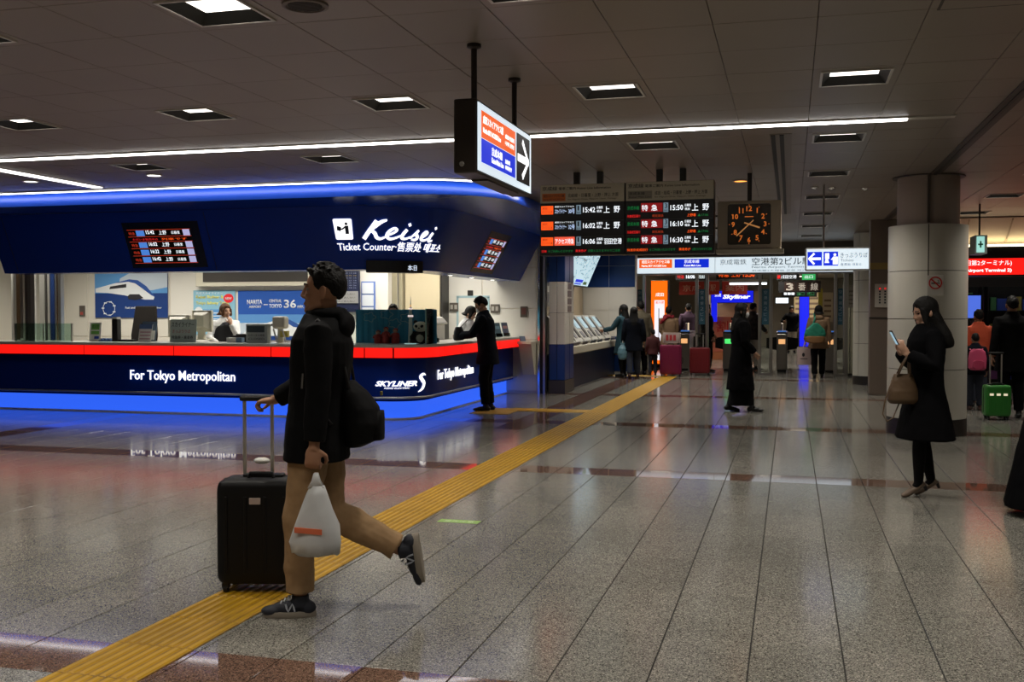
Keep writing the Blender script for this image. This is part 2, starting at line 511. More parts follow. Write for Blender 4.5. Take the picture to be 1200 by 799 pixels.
for d, cx, cy, lit in pan:
    ax, bx, ay, by = cx-PW/2+GAP, cx+PW/2-GAP, cy-PL/2+GAP, cy+PL/2-GAP
    hole = None
    for l in lit:
        hx0, hx1, hy0, hy1 = l[0]-.23, l[0]+.23, l[1]-.23, l[1]+.23
        if hx0 >= ax and hx1 <= bx and hy0 >= ay and hy1 <= by: hole = (hx0, hy0, hx1, hy1)
        else: hole = 'skip'
    if hole == 'skip':
        # lamp sits across several panels: tile around it with thin slabs
        L = lit[0]; q = MB()
        for (sx0, sx1, sy0, sy1) in ((ax, min(bx, L[0]-.23), ay, by), (max(ax, L[0]+.23), bx, ay, by), (max(ax, L[0]-.23), min(bx, L[0]+.23), ay, min(by, L[1]-.23)), (max(ax, L[0]-.23), min(bx, L[0]+.23), max(ay, L[1]+.23), by)):
            if sx1 - sx0 > .004 and sy1 - sy0 > .004: q.box((sx0, sy0, ZC), (sx1, sy1, ZC+.02))
        if q.v: q.build('ceiling_panel', CEIL, ceil)
        continue
    if hole:
        q = MB(); ring_faces(q, ax, ay, bx, by, *hole, ZC, ZC+.02); q.build('ceiling_panel', CEIL, ceil); nobj += 1
    elif nobj < 290 and d < 1e6:
        if pme is None:
            o = MB().box((-PW/2+GAP, -PL/2+GAP, 0), (PW/2-GAP, PL/2-GAP, .02)).build('ceiling_panel', CEIL, ceil, local=True, bevel=.002, seg=1); pme = o.data
        else:
            o = bpy.data.objects.new('ceiling_panel', pme); COL.objects.link(o); o.parent = ceil
        o.location = (cx, cy, ZC + random.uniform(0, .0012)); nobj += 1
    else:
        restc.box((ax, ay, ZC+.001), (bx, by, ZC+.02))
tag(restc.build('ceiling_panel_field', CEIL, ceil), kind='stuff')

# recessed square downlights
LAMPW = emis('downlight_white', (1.0, .93, .84), L_DOWN)
FRAME = mat('downlight_frame', (.5, .47, .42), .35)
BAF = mat('downlight_baffle', (.006, .0055, .005), .6)
proto = None
def in_view(x, y):
    d = x*fwd.x + y*fwd.y
    if d < .5: return False
    u = 600 + 1211*(x*rgt.x + y*rgt.y)/d; v = 366 - 1.66*1211/d
    return -40 < u < 1240 and v > -12
ORD = ['first', 'second', 'third', 'fourth', 'fifth', 'sixth', 'seventh', 'eighth', 'ninth', 'tenth', 'eleventh', 'twelfth', 'thirteenth', 'fourteenth', 'fifteenth']
_rows = sorted({round(y, 1) for x, y in lamps if in_view(x, y) and -3.9 < x < 1.5 or (in_view(x, y) and x < -3.9 and y < 19)})
LAMPLAB = {}
for ri, ry in enumerate(_rows):
    rr = sorted(x for x, y in lamps if in_view(x, y) and x < 1.5 and round(y, 1) == ry and not (x < -3.9 and y > 19))
    for ci, rx in enumerate(rr):
        LAMPLAB[(rx, ry)] = 'square recessed ceiling light, %s row from the viewer%s' % (ORD[ri], '' if len(rr) == 1 else ', %s from the left' % ORD[ci])
for ri, (x, y) in enumerate([l for l in lamps if l[0] < -3.9 and l[1] > 19]):
    LAMPLAB[(x, round(y, 1))] = 'added unseen ceiling light above the ticket machines, %s from the office pillar' % ORD[ri]
for ri, (x, y) in enumerate([l for l in lamps if in_view(*l) and l[0] > 1.5]):
    LAMPLAB[(x, round(y, 1))] = 'square recessed ceiling light right of the thick column, %s from the viewer' % ORD[ri]
for k, (x, y) in enumerate(lamps):
    lab = LAMPLAB.get((x, round(y, 1)), 'square recessed ceiling light above or behind the viewer, out of the picture')
    if proto is None:
        proto = empty('ceiling_light', (x, y, ZC))
        OFF[proto] = Vector((0, 0, 0))
        fr = MB()
        for a, b in (((-.24,-.24,-.008),(.24,-.222,.02)), ((-.24,.222,-.008),(.24,.24,.02)), ((-.24,-.222,-.008),(-.222,.222,.02)), ((.222,-.222,-.008),(.24,.222,.02))): fr.box(a, b)
        fr.build('frame', FRAME, proto, local=True)
        bf = MB()
        def sq(h_, z_): return [(-h_, -h_, z_), (h_, -h_, z_), (h_, h_, z_), (-h_, h_, z_)]
        bf.loft([sq(.226, -.004), sq(.222, -.006), sq(.166, .052), sq(.226, .06)], caps=False)
        bf.build('baffle', BAF, proto, local=True)
        MB().box((-.17,-.17,.053),(.17,.17,.07)).build('lamp_panel', LAMPW, proto, local=True)
        beam(proto, (0, 0, .05), L_BEAM, .32, 110)
        o = proto
    else:
        o = copy_tree(proto)
        o.location = (x, y, ZC)
    tag(o, lab, 'ceiling light', 'square recessed ceiling downlights')

# long tube lines
LINE = emis('tube_white', (1.0, .96, .92), L_STRIP)
t = empty('linear_ceiling_light', (-4.5, 9.43, ZC), 'long white line of ceiling light running across the whole hall', 'ceiling light')
MB().box((-11, 9.375, ZC-.012), (1.33, 9.485, ZC+.03)).build('channel', FRAME, t)
for i in range(8):
    MB().box((-11+1.5*i+.005, 9.39, ZC-.022), (-9.5+1.5*i-.005 if i < 7 else .95, 9.47, ZC-.008)).build('tube_cover', LINE, t)
t = empty('linear_ceiling_light', (-8.85, 11.0, ZC), 'white line of ceiling light slanting away at the upper left', 'ceiling light')
MB().box((-8.93, 9.6, ZC-.008), (-8.77, 11.85, ZC+.03)).build('channel', FRAME, t)
MB().box((-8.91, 9.62, ZC-.02), (-8.79, 11.83, ZC-.007)).build('tube_cover', emis('side_tube', (1, .96, .92), 3.0), t)
# vents, speaker, small downlights, joint cover, hatch
t = empty('air_slot_diffuser', (-.12, 14, ZC), 'black double slot air diffuser in the ceiling in front of the clock', 'diffuser')
for dx in (-.05, .03): MB().box((-.12+dx-.02, 10.0, ZC-.012), (-.12+dx+.02, 18.0, ZC-.0015)).build('slot', mat('slot_black', (.012, .011, .01), .6), t)
MB().box((-.2, 9.97, ZC-.006), (.0, 18.03, ZC-.001)).build('flange', mat('flange_grey', (.2, .17, .145), .5), t)
t = empty('ceiling_speaker', (-2.54, 5.14, ZC), 'round dark ceiling speaker grille at the top of the picture', 'speaker')
MB().lathe((-2.54, 5.14, 0), [(.125, ZC+.01), (.125, ZC-.012), (.105, ZC-.016), (.1, ZC-.006), (.0, ZC-.008)], 32).build('rim', mat('speaker_rim', (.14, .11, .09), .5), t, smooth=True)
g = MB()
for i in range(9): g.box((-2.54-.09*sqrt(max(0, 1-((i-4)/4.6)**2)), 5.14+(i-4)*.02-.004, ZC-.013), (-2.54+.09*sqrt(max(0, 1-((i-4)/4.6)**2)), 5.14+(i-4)*.02+.004, ZC-.006))
g.build('grille', mat('speaker_grille', (.05, .04, .035), .6), t)
t = empty('ceiling_joint_cover', (1.66, 8, ZC), 'dark metal expansion joint cover running along the ceiling to the round column', 'joint cover')
MB().box((1.60, -3, ZC-.012), (1.72, 26, ZC+.01)).build('cover', mat('joint_brown', (.06, .045, .038), .5), t)
MB().box((1.645, -3, ZC-.02), (1.675, 26, ZC-.01)).build('rib', mat('joint_dark', (.02, .016, .014), .5), t)
t = empty('ceiling_hatch', (1.2, 6.0, ZC), 'square access hatch outline in the ceiling at the upper right', 'hatch')
MB().box((.78, 5.62, ZC-.004), (1.28, 6.12, ZC+.004)).build('door', CEIL, t)
for a, b in (((.765,5.605),(1.295,5.62)),((.765,6.12),(1.295,6.135)),((.765,5.62),(.78,6.12)),((1.28,5.62),(1.295,6.12))):
    MB().box((a[0],a[1],ZC-.003),(b[0],b[1],ZC+.004)).build('gap_trim', mat('hatch_gap', (.05,.04,.034), .6), t)
for (x, y, c, s, lab) in ((-7.45, 11.0, (1, .96, .9), 5, 'small round downlight above the counter canopy, right of the slanting line'), (-9.3, 11.1, (1, .96, .9), 3, 'small round downlight above the counter canopy, at the far left'), (-.62, 13.4, (1, .35, .06), 2.5, 'small amber round downlight beside the clock post')):
    t = empty('round_downlight', (x, y, ZC), lab, 'ceiling light')
    MB().lathe((x, y, 0), [(.10, ZC+.01), (.10, ZC-.008), (.08, ZC-.009), (.08, ZC)], 20).build('trim', FRAME, t, smooth=True)
    MB().lathe((x, y, 0), [(.079, ZC+.002), (.079, ZC-.004), (.0, ZC-.005)], 20).build('lens', emis('lens_%d' % int(x*10), c, s), t)
for i, (x, y) in enumerate(((.3, 14.3), (.52, 14.4), (.95, 14.6))):
    t = empty('ceiling_sprinkler', (x, y, ZC), ['small bright ceiling sensor, left of the three before the arrow sign', 'small bright ceiling sensor, middle of the three before the arrow sign', 'small bright ceiling sensor, right of the three before the arrow sign'][i], 'sensor')
    MB().lathe((x, y, 0), [(.05, ZC+.01), (.05, ZC-.008), (.02, ZC-.03), (.0, ZC-.032)], 12).build('dome', CHROME, t, smooth=True)

# ------------------------------------------------------------------ walls of the hall
WALLC = mat('hall_wall', (.30, .27, .23), .5)
def wall(name, a, b, m, label):
    o = MB().box(a, b).build(name, m); return tag(o, label, 'wall', kind='structure')
wall('wall_left', (X0-.2, Y0, 0), (X0, Y1, 3.4), WALLC, 'plain wall closing the hall on the left')
wall('wall_right', (X1, Y0, 0), (X1+.2, Y1, 3.4), WALLC, 'plain wall closing the hall on the right')
wall('wall_front', (X0, Y0-.2, 0), (X1, Y0, 3.4), WALLC, 'plain wall behind the viewer')
wall('wall_back', (X0, Y1, 0), (X1, Y1+.2, 3.4), mat('far_wall', (.32, .28, .22), .5), 'far end wall beyond the ticket gates')

# ------------------------------------------------------------------ round column with cream cladding
CLAD = mat('column_cladding', (.56, .54, .47), .38, noise=.03, nscale=2)
def column(cx, cy, r, rt, zc, seams, name, label, nseg=2, base=.2, a0=0.0):
    t = empty(name, (cx, cy, 0), label, 'column')
    MB().lathe((cx, cy, 0), [(r-.02, .02), (r-.02, zc-.01)], 48).build('core', mat('seam_dark', (.03, .027, .024), .7), t, smooth=True)
    MB().lathe((cx, cy, 0), [(r+.004, 0), (r+.004, base)], 48).build('base_ring', mat('column_base', (.022, .019, .017), .4), t, smooth=True)
    MB().lathe((cx, cy, 0), [(rt, zc-.05), (rt, ZC)], 48).build('upper_shaft', mat('upper_shaft_paint', (.36, .29, .245), .5), t, smooth=True)
    g = .006
    for i in range(len(seams)-1):
        z0, z1 = seams[i]+.004, seams[i+1]-.004
        for k in range(nseg):
            b0 = a0 + 2*pi*k/nseg + g/r; b1 = a0 + 2*pi*(k+1)/nseg - g/r
            rings = []
            n = 24
            for q in range(n+1):
                a = b0 + (b1-b0)*q/n
                c_, s_ = cos(a), sin(a)
                rings.append([(cx+(r-.018)*c_, cy+(r-.018)*s_, z0), (cx+r*c_, cy+r*s_, z0), (cx+r*c_, cy+r*s_, z1), (cx+(r-.018)*c_, cy+(r-.018)*s_, z1)])
            MB().loft(rings).build('cladding_panel', CLAD, t, smooth=True)
    return t
ang = atan2(-13.6, -1.63)
col1 = column(1.63, 13.65, .46, .36, 2.55, [.2, .80, 1.41, 1.99, 2.55], 'clad_column', 'thick round column clad in cream panels behind the woman with the phone', 2, .2, ang + radians(1))
MB().box((1.575, 13.24, 2.57), (1.605, 13.31, ZC)).build('pipe_cover', mat('pipe_brown', (.07, .055, .046), .5), col1)
MB().lathe((1.63, 13.65, 0), [(.37, ZC-.012), (.42, ZC-.012), (.42, ZC)], 48).build('ceiling_collar', mat('pipe_brown', (.1, .07, .06), .5), col1, smooth=True)
col2 = column(1.62, 22.6, .36, .33, 3.1, [.18, .85, 1.5, 2.15, 2.8, 3.12], 'clad_column', 'distant cream clad round column beside the brown steel panel', 3, .18, ang + radians(-40))
t = empty('steel_wall_panel', (1.6, 19.7, 0), 'brown stainless steel pillar panel with a notice, left of the thick round column', 'panel')
MB().box((1.38, 19.62, 0), (1.95, 19.95, 3.15)).build('body', mat('brown_steel', (.24, .195, .16), .38, .6), t, bevel=.01)
MB().box((1.37, 19.605, 1.38), (1.96, 19.63, 1.40)).build('seam', DARK, t)
MB().box((1.37, 19.605, 2.26), (1.96, 19.63, 2.38)).build('brass_band', mat('brass_band', (.4, .3, .12), .35, .8), t)
nb = MB().box((1.46, 19.60, 1.58), (1.73, 19.62, 2.0)).build('notice_board', mat('notice_beige', (.45, .42, .36), .5), t)
for i in range(6):
    for j in range(2):
        MB().box((1.53+.09*j, 19.595, 1.90-.05*i), (1.56+.09*j, 19.602, 1.93-.05*i)).build('print_mark', TXT_D if i else LED_R, nb)
ns = empty('no_smoking_sign', (1.64, 13.19, 1.78), 'square no smoking sign on the thick round column', 'sign')
f = plane((1.585, 13.165, 1.72), (1, 0, 0), (0, 0, 1))
MB().rect(-.02, -.03, .17, .21, f, .008, -.005).build('plate', mat('plate_grey', (.55, .53, .48), .4), ns, bevel=.003)
b = MB(); n = 28
for k in range(n):
    a, c = 2*pi*k/n, 2*pi*(k+1)/n
    b.poly([(.075+.06*cos(a), .12+.06*sin(a)), (.075+.075*cos(a), .12+.075*sin(a)), (.075+.075*cos(c), .12+.075*sin(c)), (.075+.06*cos(c), .12+.06*sin(c))], lambda x, y, z: f(x, y, z+.003), .003)
b.ribbon([(.03, .163), (.12, .077)], .008, f, .003, .003)
b.build('red_ring', mat('sign_red', (.5, .02, .015), .5), ns)
b = MB().rect(.03, .108, .10, .122, f, .002, .003).rect(.105, .108, .12, .122, f, .002, .003)
b.ribbon([(.105, .13), (.112, .142), (.098, .15)], .003, f, .002, .003)
b.build('cigarette', TXT_D, ns)
# ------------------------------------------------------------------ ticket counter island
YE = 18.4      # plane of the office back wall
def lpath(yf, xr, R, x0=-13.4, y1=YE, n=14):
    """points along an L: front line at y=yf, rounded corner, side line at x=xr"""
    pts = [Vector((x0, yf)), ]
    cx, cy = xr-R, yf+R
    for k in range(n+1):
        a = -pi/2 + (pi/2)*k/n
        pts.append(Vector((cx+R*cos(a), cy+R*sin(a))))
    pts.append(Vector((xr, y1)))
    return pts
def seglen(pts):
    s = [0.0]
    for a, b in zip(pts, pts[1:]): s.append(s[-1] + (b-a).length)
    return s
class Surf:
    """surface between a lower and an upper L path; s runs along it from the front line's left, t from 0 (low) to 1"""
    def __init__(q, lo, hi, z0, z1):
        q.lo, q.hi, q.z0, q.z1 = lo, hi, z0, z1
        mid = [(a+b)/2 for a, b in zip(lo, hi)]
        q.s = seglen(mid); q.mid = mid
        q.slope = sqrt((z1-z0)**2 + (lo[0].y-hi[0].y)**2)
    def at(q, s, t):
        S = q.s; i = 0
        s = min(max(s, 0), S[-1]-1e-6)
        while S[i+1] < s: i += 1
        k = (s-S[i])/(S[i+1]-S[i])
        a = q.lo[i].lerp(q.lo[i+1], k); b = q.hi[i].lerp(q.hi[i+1], k)
        p = a.lerp(b, t)
        d = (q.mid[i+1]-q.mid[i]).normalized()
        return Vector((p.x, p.y, q.z0+(q.z1-q.z0)*t)), Vector((d.y, -d.x, 0))
    def s_of_x(q, x): return x - q.mid[0].x
    def s_of_y(q, y):   # on the side line
        return q.s[-1] - (q.mid[-1].y - y)
    def map(q, s0, h0):
        """(x, y, z): x along from s0, y metres up from height h0 on the surface, z outwards"""
        def f(x, y, z=0.0):
            p, n = q.at(s0+x, (h0+y-q.z0)/(q.z1-q.z0))
            return p + n*z
        return f
def lsolid(name, levels, m, parent, cap_top=True, cap_bot=True, smooth=True):
    """skin over several (path, z) levels, closed towards the inside"""
    mb = MB(); n = len(levels[0][0])
    rings = [[Vector((p.x, p.y, z)) for p in path] for path, z in levels]
    mb.loft(rings, caps=False, closed=False)
    return mb.build(name, m, parent, smooth=smooth)

ctr = empty('ticket_counter', (-8, 13.4, 0), 'navy ticket counter with glowing red band and blue lit plinth', 'counter')
pR = lpath(13.10, -4.75, .60); pT = lpath(13.085, -4.735, .61); pTi = lpath(13.75, -5.40, .3)
pB = lpath(13.28, -4.93, .48); pRail = lpath(13.22, -4.87, .52); pP = lpath(13.42, -5.06, .40); pK = lpath(13.39, -5.03, .42)
body = lsolid('body_panel', [(pP, .262), (pB, .262), (pB, .86), (pR, .86)], NAVY, ctr)
REDP = emis('red_lit_panel', (1.0, .010, .006), 1.0)
redS = Surf(pR, pR, .872, 1.005)
lsolid('band_core', [(lpath(13.13, -4.78, .58), .86), (lpath(13.13, -4.78, .58), 1.01)], mat('band_core_dark', (.05, .004, .004), .5), ctr)
def red_panel(s0, s1):
    n = max(2, int((s1-s0)/.12)); mb = MB(); rings = []
    for i in range(n+1):
        s = s0 + (s1-s0)*i/n
        p0, nn = redS.at(s, 0); p1, _ = redS.at(s, 1)
        rings.append([p0-nn*.02, p0, p1, p1-nn*.02])
    mb.loft(rings); mb.build('red_light_panel', REDP, ctr, smooth=True)
xseam = [-13.4, -11.6, -10.09, -8.58, -7.03, -5.62]
ss = [redS.s_of_x(x) for x in xseam]
side = [redS.s_of_y(y) for y in (13.95, 14.75, 15.6, 16.85, 18.36)]
ss += [ss[-1] + .42] + side
for a, b in zip(ss, ss[1:]): red_panel(a+.012, b-.012)
lsolid('worktop', [(pR, 1.006), (pT, 1.012), (pT, 1.048), (pTi, 1.052)], mat('worktop_white', (.60, .59, .54), .3), ctr)
lsolid('inner_face', [(lpath(13.72, -5.37, .3), .2), (lpath(13.72, -5.37, .3), 1.05)], CREAM, ctr)
r = MB().tube([Vector((p.x, p.y, .315)) for p in pRail], .017, 10); r  .build('chrome_rail', mat('satin_rail', (.78, .78, .8), .35, 1.0), ctr, smooth=True)
mb = MB()
for i in range(10):
    s = 1.2 + i*1.4
    p, n = Surf(pB, pB, 0, 1).at(s, .315); mb.box((p.x-.012, p.y-.07*(1 if n.y < -.5 else 0)-.005, .305), (p.x+.012+.07*(1 if n.x > .5 else 0), p.y+.005, .325))
mb.build('rail_bracket', CHROME, ctr)
lsolid('plinth', [(pP, .018), (pP, .262)], emis('plinth_blue', (.03, .13, .95), L_PLINTH), ctr)
lsolid('kick_strip', [(pK, 0), (pK, .016), (pP, .02)], mat('kick_pale', (.62, .64, .68), .4), ctr)
bodyS = Surf(pB, pB, .26, .86)
text('lettering', 'For Tokyo Metropolitan', bodyS.map(bodyS.s_of_x(-9.42), .455), TXT_W, ctr, .185, 1.73, bold=.004, depth=.012, z=.004)
text('lettering', 'For Tokyo Metropolitan', bodyS.map(bodyS.s_of_y(14.15), .47), TXT_W, ctr, .185, 1.73, bold=.004, depth=.012, z=.004)
# the train emblem: outlined slanted capitals and a big S stroke
sS = bodyS.s_of_x(-5.53)
f = bodyS.map(sS, .47)
text('emblem_lettering', 'SKYLINER', f, TXT_W, ctr, .075, .60, bold=.035, shear=.35, depth=.01, z=.004)
text('emblem_subtitle', 'KEISEI ELECTRIC', bodyS.map(sS+.13, .435), TXT_W, ctr, .022, .36, bold=.01, shear=.3, depth=.006, z=.004)
mb = MB().ribbon([(.77, .145), (.72, .16), (.665, .125), (.70, .075), (.735, .03), (.70, -.04), (.62, -.085)], [.006, .016, .024, .028, .026, .018, .003], f, .01, .004, 10)
mb.build('emblem_stroke', TXT_W, ctr)

# ------------------------------------------------------------------ canopy over the counter
cano = empty('counter_canopy', (-8, 12.8, 2.06), 'navy canopy fascia over the ticket counter with cornice coloured blue as if lit', 'canopy')
fl = lpath(12.86, -4.80, 1.0, x0=-11.25); fh = lpath(12.50, -4.36, 1.44, x0=-11.25)
fas = Surf(fl, fh, 2.065, 2.88)
lsolid('fascia', [(lpath(13.3, -5.25, .8, x0=-11.25), 2.065), (fl, 2.065), (fh, 2.88)], NAVY, cano)
CORN = mat('cornice_blue_glow', (.02, .11, .80), .3)  # blue light on the cornice is put into its base colour
c0 = lpath(12.46, -4.30, 1.4, x0=-13.4); c1 = lpath(12.13, -3.55, 1.1, x0=-13.4); c2 = lpath(12.21, -3.66, 1.05, x0=-13.4)
lsolid('soffit_step', [(lpath(12.55, -4.41, 1.4, x0=-13.4), 2.88), (c0, 2.88), (c1, 2.955)], NAVY, cano)
lsolid('cornice', [(c1, 2.955), (c1, 2.97), (c2, 3.14)], CORN, cano)
ct = lambda o: lpath(12.12-o, -3.56+o, 1.1+o*.3, x0=-13.4, y1=14.0)
lsolid('cove_tube', [(ct(0), 3.148), (ct(.0), 3.128), (ct(.055), 3.128), (ct(.055), 3.148)], emis('cove_white', (1, .95, .93), L_COVE), cano)
lsolid('ceiling_slot', [(ct(.055), 3.135), (ct(.085), 3.135), (ct(.085), 3.15)], FRAME, cano)
# seam lines of the fascia
fu = lambda x, h: fas.map(fas.s_of_x(x), h)
for x in (-11.0, -7.72):
    MB().rect(0, 0, .008, .78, fu(x, 2.08), .002, .0005).build('panel_seam', mat('seam_black', (.001, .003, .012), .4), cano)
# big script lettering and pictogram
k = 1/3.53/84.5     # strokes are drawn on a 288 x 85 grid
def scriptf(x0, h0, sc):
    g = fu(x0, h0)
    return lambda x, y, z=0.0: g(x*sc, y*sc, z)
SC = .00250
sf = scriptf(-5.47, 2.455, SC)
def stroke(pts, w): return [(a-225, 160-b) for a, b in pts], w
mb = MB()
for pts, w in (
    stroke([(296,64),(275,95),(254,126),(232,158)], [9,9,9,9]),
    stroke([(344,60),(318,70),(290,92),(264,116)], [4,8,8,5]),
    stroke([(266,110),(288,128),(298,148),(318,156),(344,146)], [6,8,8,6,4]),
    stroke([(346,140),(382,126),(400,110),(384,102),(360,118),(350,140),(368,156),(398,150),(426,138)], [5,5,5,6,7,7,6,5,4]),
    stroke([(452,106),(436,130),(432,148),(452,154),(480,143)], [7,8,7,5,4]),
    stroke([(456,84),(466,78)], [7,7]),
    stroke([(478,150),(500,128),(518,108)], [4,5,5]),
    stroke([(516,108),(508,126),(520,142),(512,156),(488,156)], [5,6,7,6,4]),
    stroke([(538,150),(560,136),(574,120),(562,112),(547,130),(547,152),(567,158),(588,148)], [4,5,5,5,6,6,5,4]),
    stroke([(610,116),(598,142),(602,160),(622,156)], [6,7,6,4]),
    stroke([(614,94),(622,89)], [6,6])):
    mb.ribbon(pts, [q*1.18 for q in w], sf, .012, .004, 6)
mb.build('script_lettering', TXT_W, cano)
# ticket window pictogram
pf = fu(-5.83, 2.455)
mb = MB()
n = 5; cw, ch, rr = .235, .265, .02
out = []
for cx_, cy_, a0 in ((cw-rr, ch-rr, 0), (rr, ch-rr, 90), (rr, rr, 180), (cw-rr, rr, 270)):
    for q in range(n): a = radians(a0+90*q/(n-1)); out.append((cx_+rr*cos(a), cy_+rr*sin(a)))
pic = mb.poly(out, lambda x, y, z: pf(x, y, z+.004), .01).build('pictogram', TXT_W, cano)
mb = MB()
mb.poly([(.165+.018*cos(2*pi*q/12), .20+.018*sin(2*pi*q/12)) for q in range(12)], lambda x, y, z: pf(x, y, z+.0145), .002)
mb.rect(.145, .07, .19, .175, pf, .002, .0145); mb.ribbon([(.15, .16), (.11, .135), (.085, .135)], .009, pf, .002, .0145)
mb.poly([(.035, .12), (.085, .105), (.095, .16), (.045, .175)], lambda x, y, z: pf(x, y, z+.0145), .002)
mb.build('figure', mat('picto_navy', (.004, .012, .06), .4), pic)
text('lettering', 'Ticket Counter·售票处 매표소', fu(-5.83, 2.305), TXT_W, cano, .125, 1.60, bold=.008, depth=.008, z=.004)
# slanted display screens in the fascia
def fascia_screen(s0, label, w=1.0):
    t = empty('departure_screen', fas.at(s0+w/2, .15)[0], label, 'screen')
    f = fas.map(s0, 2.18); g = .004
    MB().rect(-.06, -.06, w+.14, .56, f, .004, .001, 4).build('bezel', mat('bezel_navy', (.002, .006, .028), .2), t)
    MB().rect(0, 0, w, .48, f, .004, .003, 4).build('panel', mat('screen_black', (.003, .003, .004), .25), t)
    LB = emis('screen_blue', (.08, .25, .75), .8); LL = emis('screen_lilac', (.5, .5, .8), .8); LRd = emis('screen_red', (.7, .05, .02), .6)
    for i, (y, tm) in enumerate(((.37, '15:42'), (.21, '16:02'), (.11, '16:22'), (.01, '16:42'))):
        h = .085
        MB().rect(.0, y-.006, w, y+.0, f, .002, .007, 4).build('row_line', LRd, t)
        if i < 2: MB().rect(.0, y+h, w, y+h+.006, f, .002, .007, 4).build('row_line', LRd, t)
        MB().rect(.14, y+.005, .27, y+h-.005, f, .002, .007).build('train_block', LB, t)
        MB().rect(.88, y+.003, .985, y+h, f, .002, .007).build('gate_block', LL, t)
        text('time', tm, (lambda a, b: lambda x, y_, z: f(a+x, b+y_, z))(.30, y+.03), LED_W, t, .05, .13, bold=.01, depth=.001, z=.008)
        text('destination', '上野', (lambda a, b: lambda x, y_, z: f(a+x, b+y_, z))(.50, y+.02), LED_W, t, .055, .12, depth=.001, z=.008)
        text('remark', '日暮里', (lambda a, b: lambda x, y_, z: f(a+x, b+y_, z))(.70, y+.025), LED_W, t, .04, .13, depth=.001, z=.008)
        text('service', '特急', (lambda a, b: lambda x, y_, z: f(a+x, b+y_, z))(.02, y+.02), LRd, t, .04, .1, depth=.001, z=.008)
    text('notice', 'ただいま発売中の', (lambda a, b: lambda x, y_, z: f(a+x, b+y_, z))(.06, .315), LED_R, t, .03, .4, depth=.001, z=.008)
    text('notice', '列車です', (lambda a, b: lambda x, y_, z: f(a+x, b+y_, z))(.52, .315), LED_O, t, .03, .4, depth=.001, z=.008)
    return t
fascia_screen(fas.s_of_x(-8.98), 'slanted train departure screen in the canopy above the train poster')
fascia_screen(fas.s_of_y(15.3), 'slanted train departure screen on the side of the canopy, right of the big lettering')
t = empty('led_notice_box', (-5.0, 12.84, 2.02), 'black LED notice box reading the day, below the canopy lettering', 'display')
mb = MB(); rings = []
for i in range(11):
    s = fas.s_of_x(-5.42) + .92*i/10
    p, n = fas.at(s, 0)
    rings.append([Vector((*(p+n*.085).xy, 2.025)), Vector((*(p+n*.085).xy, 2.185)), Vector((*(p-n*.12).xy, 2.185)), Vector((*(p-n*.12).xy, 2.025))])
mb.loft(rings).build('case', BLACK, t)
text('lettering', '本日', (lambda x, y, z=0: (lambda pn: Vector((*(pn[0]+pn[1]*(.086+z)).xy, 2.055+y)))(fas.at(fas.s_of_x(-4.78)+x, 0))), emis('pale_led', (.75, .85, 1), 1.2), t, .075, .16, depth=.002, z=0)

# ------------------------------------------------------------------ ticket office behind the counter
OFFW = mat('office_wall', (.70, .66, .57), .5)
ow = MB().box((-15.5, YE, 0), (-4.47, YE+.12, 3.1)).build('wall_office', OFFW); tag(ow, 'cream panelled back wall of the ticket office', 'wall', kind='structure')
PANW = [mat('office_panel', (.68, .65, .57), .42), mat('office_panel_white', (.74, .72, .66), .4)]
for (xa, xb) in ((-15.4, -14.6), (-14.58, -14.05), (-14.03, -12.12), (-12.1, -10.0), (-9.98, -8.2), (-6.2, -5.53), (-5.51, -4.49)):
    for (za, zb) in ((.05, .98), (1.0, 1.55) if xa > -6.3 else (1.0, 2.98), (1.57, 2.3) if xa > -6.3 else None, (2.32, 2.98) if xa > -6.3 else None) if xa > -6.3 else ((.05, .98), (1.0, 2.98)):
        MB().box((xa, YE-.014, za), (xb, YE, zb)).build('wall_panel', PANW[1 if xa > -12.2 else 0], ow, bevel=.003, seg=1)
oc = MB().box((-15.5, 12.9, 2.92), (-4.9, YE, 2.97)).build('ceiling_office', mat('office_ceiling', (.62, .6, .55), .5)); tag(oc, 'white ceiling of the ticket office', 'ceiling', kind='structure')
of_ = MB().box((-15.5, 13.7, 0), (-5.42, YE, .012)).build('floor_office', mat('office_carpet', (.12, .12, .13), .9)); tag(of_, 'grey floor of the ticket office', 'floor', kind='structure')
tag(MB().box((-15.62, 12.9, 0), (-15.5, YE, 3.1)).build('wall_office_side', OFFW), 'left side wall of the ticket office', 'wall', kind='structure')
for i, (x, y) in enumerate(((-14, 15), (-12, 15), (-10, 15), (-8, 15), (-6.2, 15.2), (-13, 17), (-11, 17), (-9, 17), (-7, 17), (-5.7, 17.2))):
    t = empty('office_ceiling_light', (x, y, 2.92), 'fluorescent panel in the ticket office ceiling, hidden behind the canopy', 'ceiling light', 'fluorescent panels in the ticket office')
    MB().box((x-.62, y-.17, 2.905), (x+.62, y+.17, 2.925)).build('frame', FRAME, t)
    MB().box((x-.59, y-.14, 2.895), (x+.59, y+.14, 2.91)).build('diffuser', emis('office_tube', (1, .95, .84), L_OFFICE), t)
    beam(t, Vector((x, y, 2.893))-Vector((x, y, 2.92)), L_OFFICE_BEAM, (1.15, .26), 150, (1, .94, .82))
for i, y in enumerate((14.9, 16.0, 17.2)):
    t = empty('canopy_spotlight', (-4.98, y, 2.05), 'tiny white spotlight under the canopy side, %s from the viewer' % ORD[i], 'spotlight')
    MB().lathe((-4.98, y, 0), [(.05, 2.07), (.05, 2.05), (.036, 2.048)], 12).build('trim', FRAME, t)
    MB().lathe((-4.98, y, 0), [(.034, 2.058), (.034, 2.047), (0, 2.046)], 12).build('lens', emis('spot_lens', (1, .95, .85), 8), t)
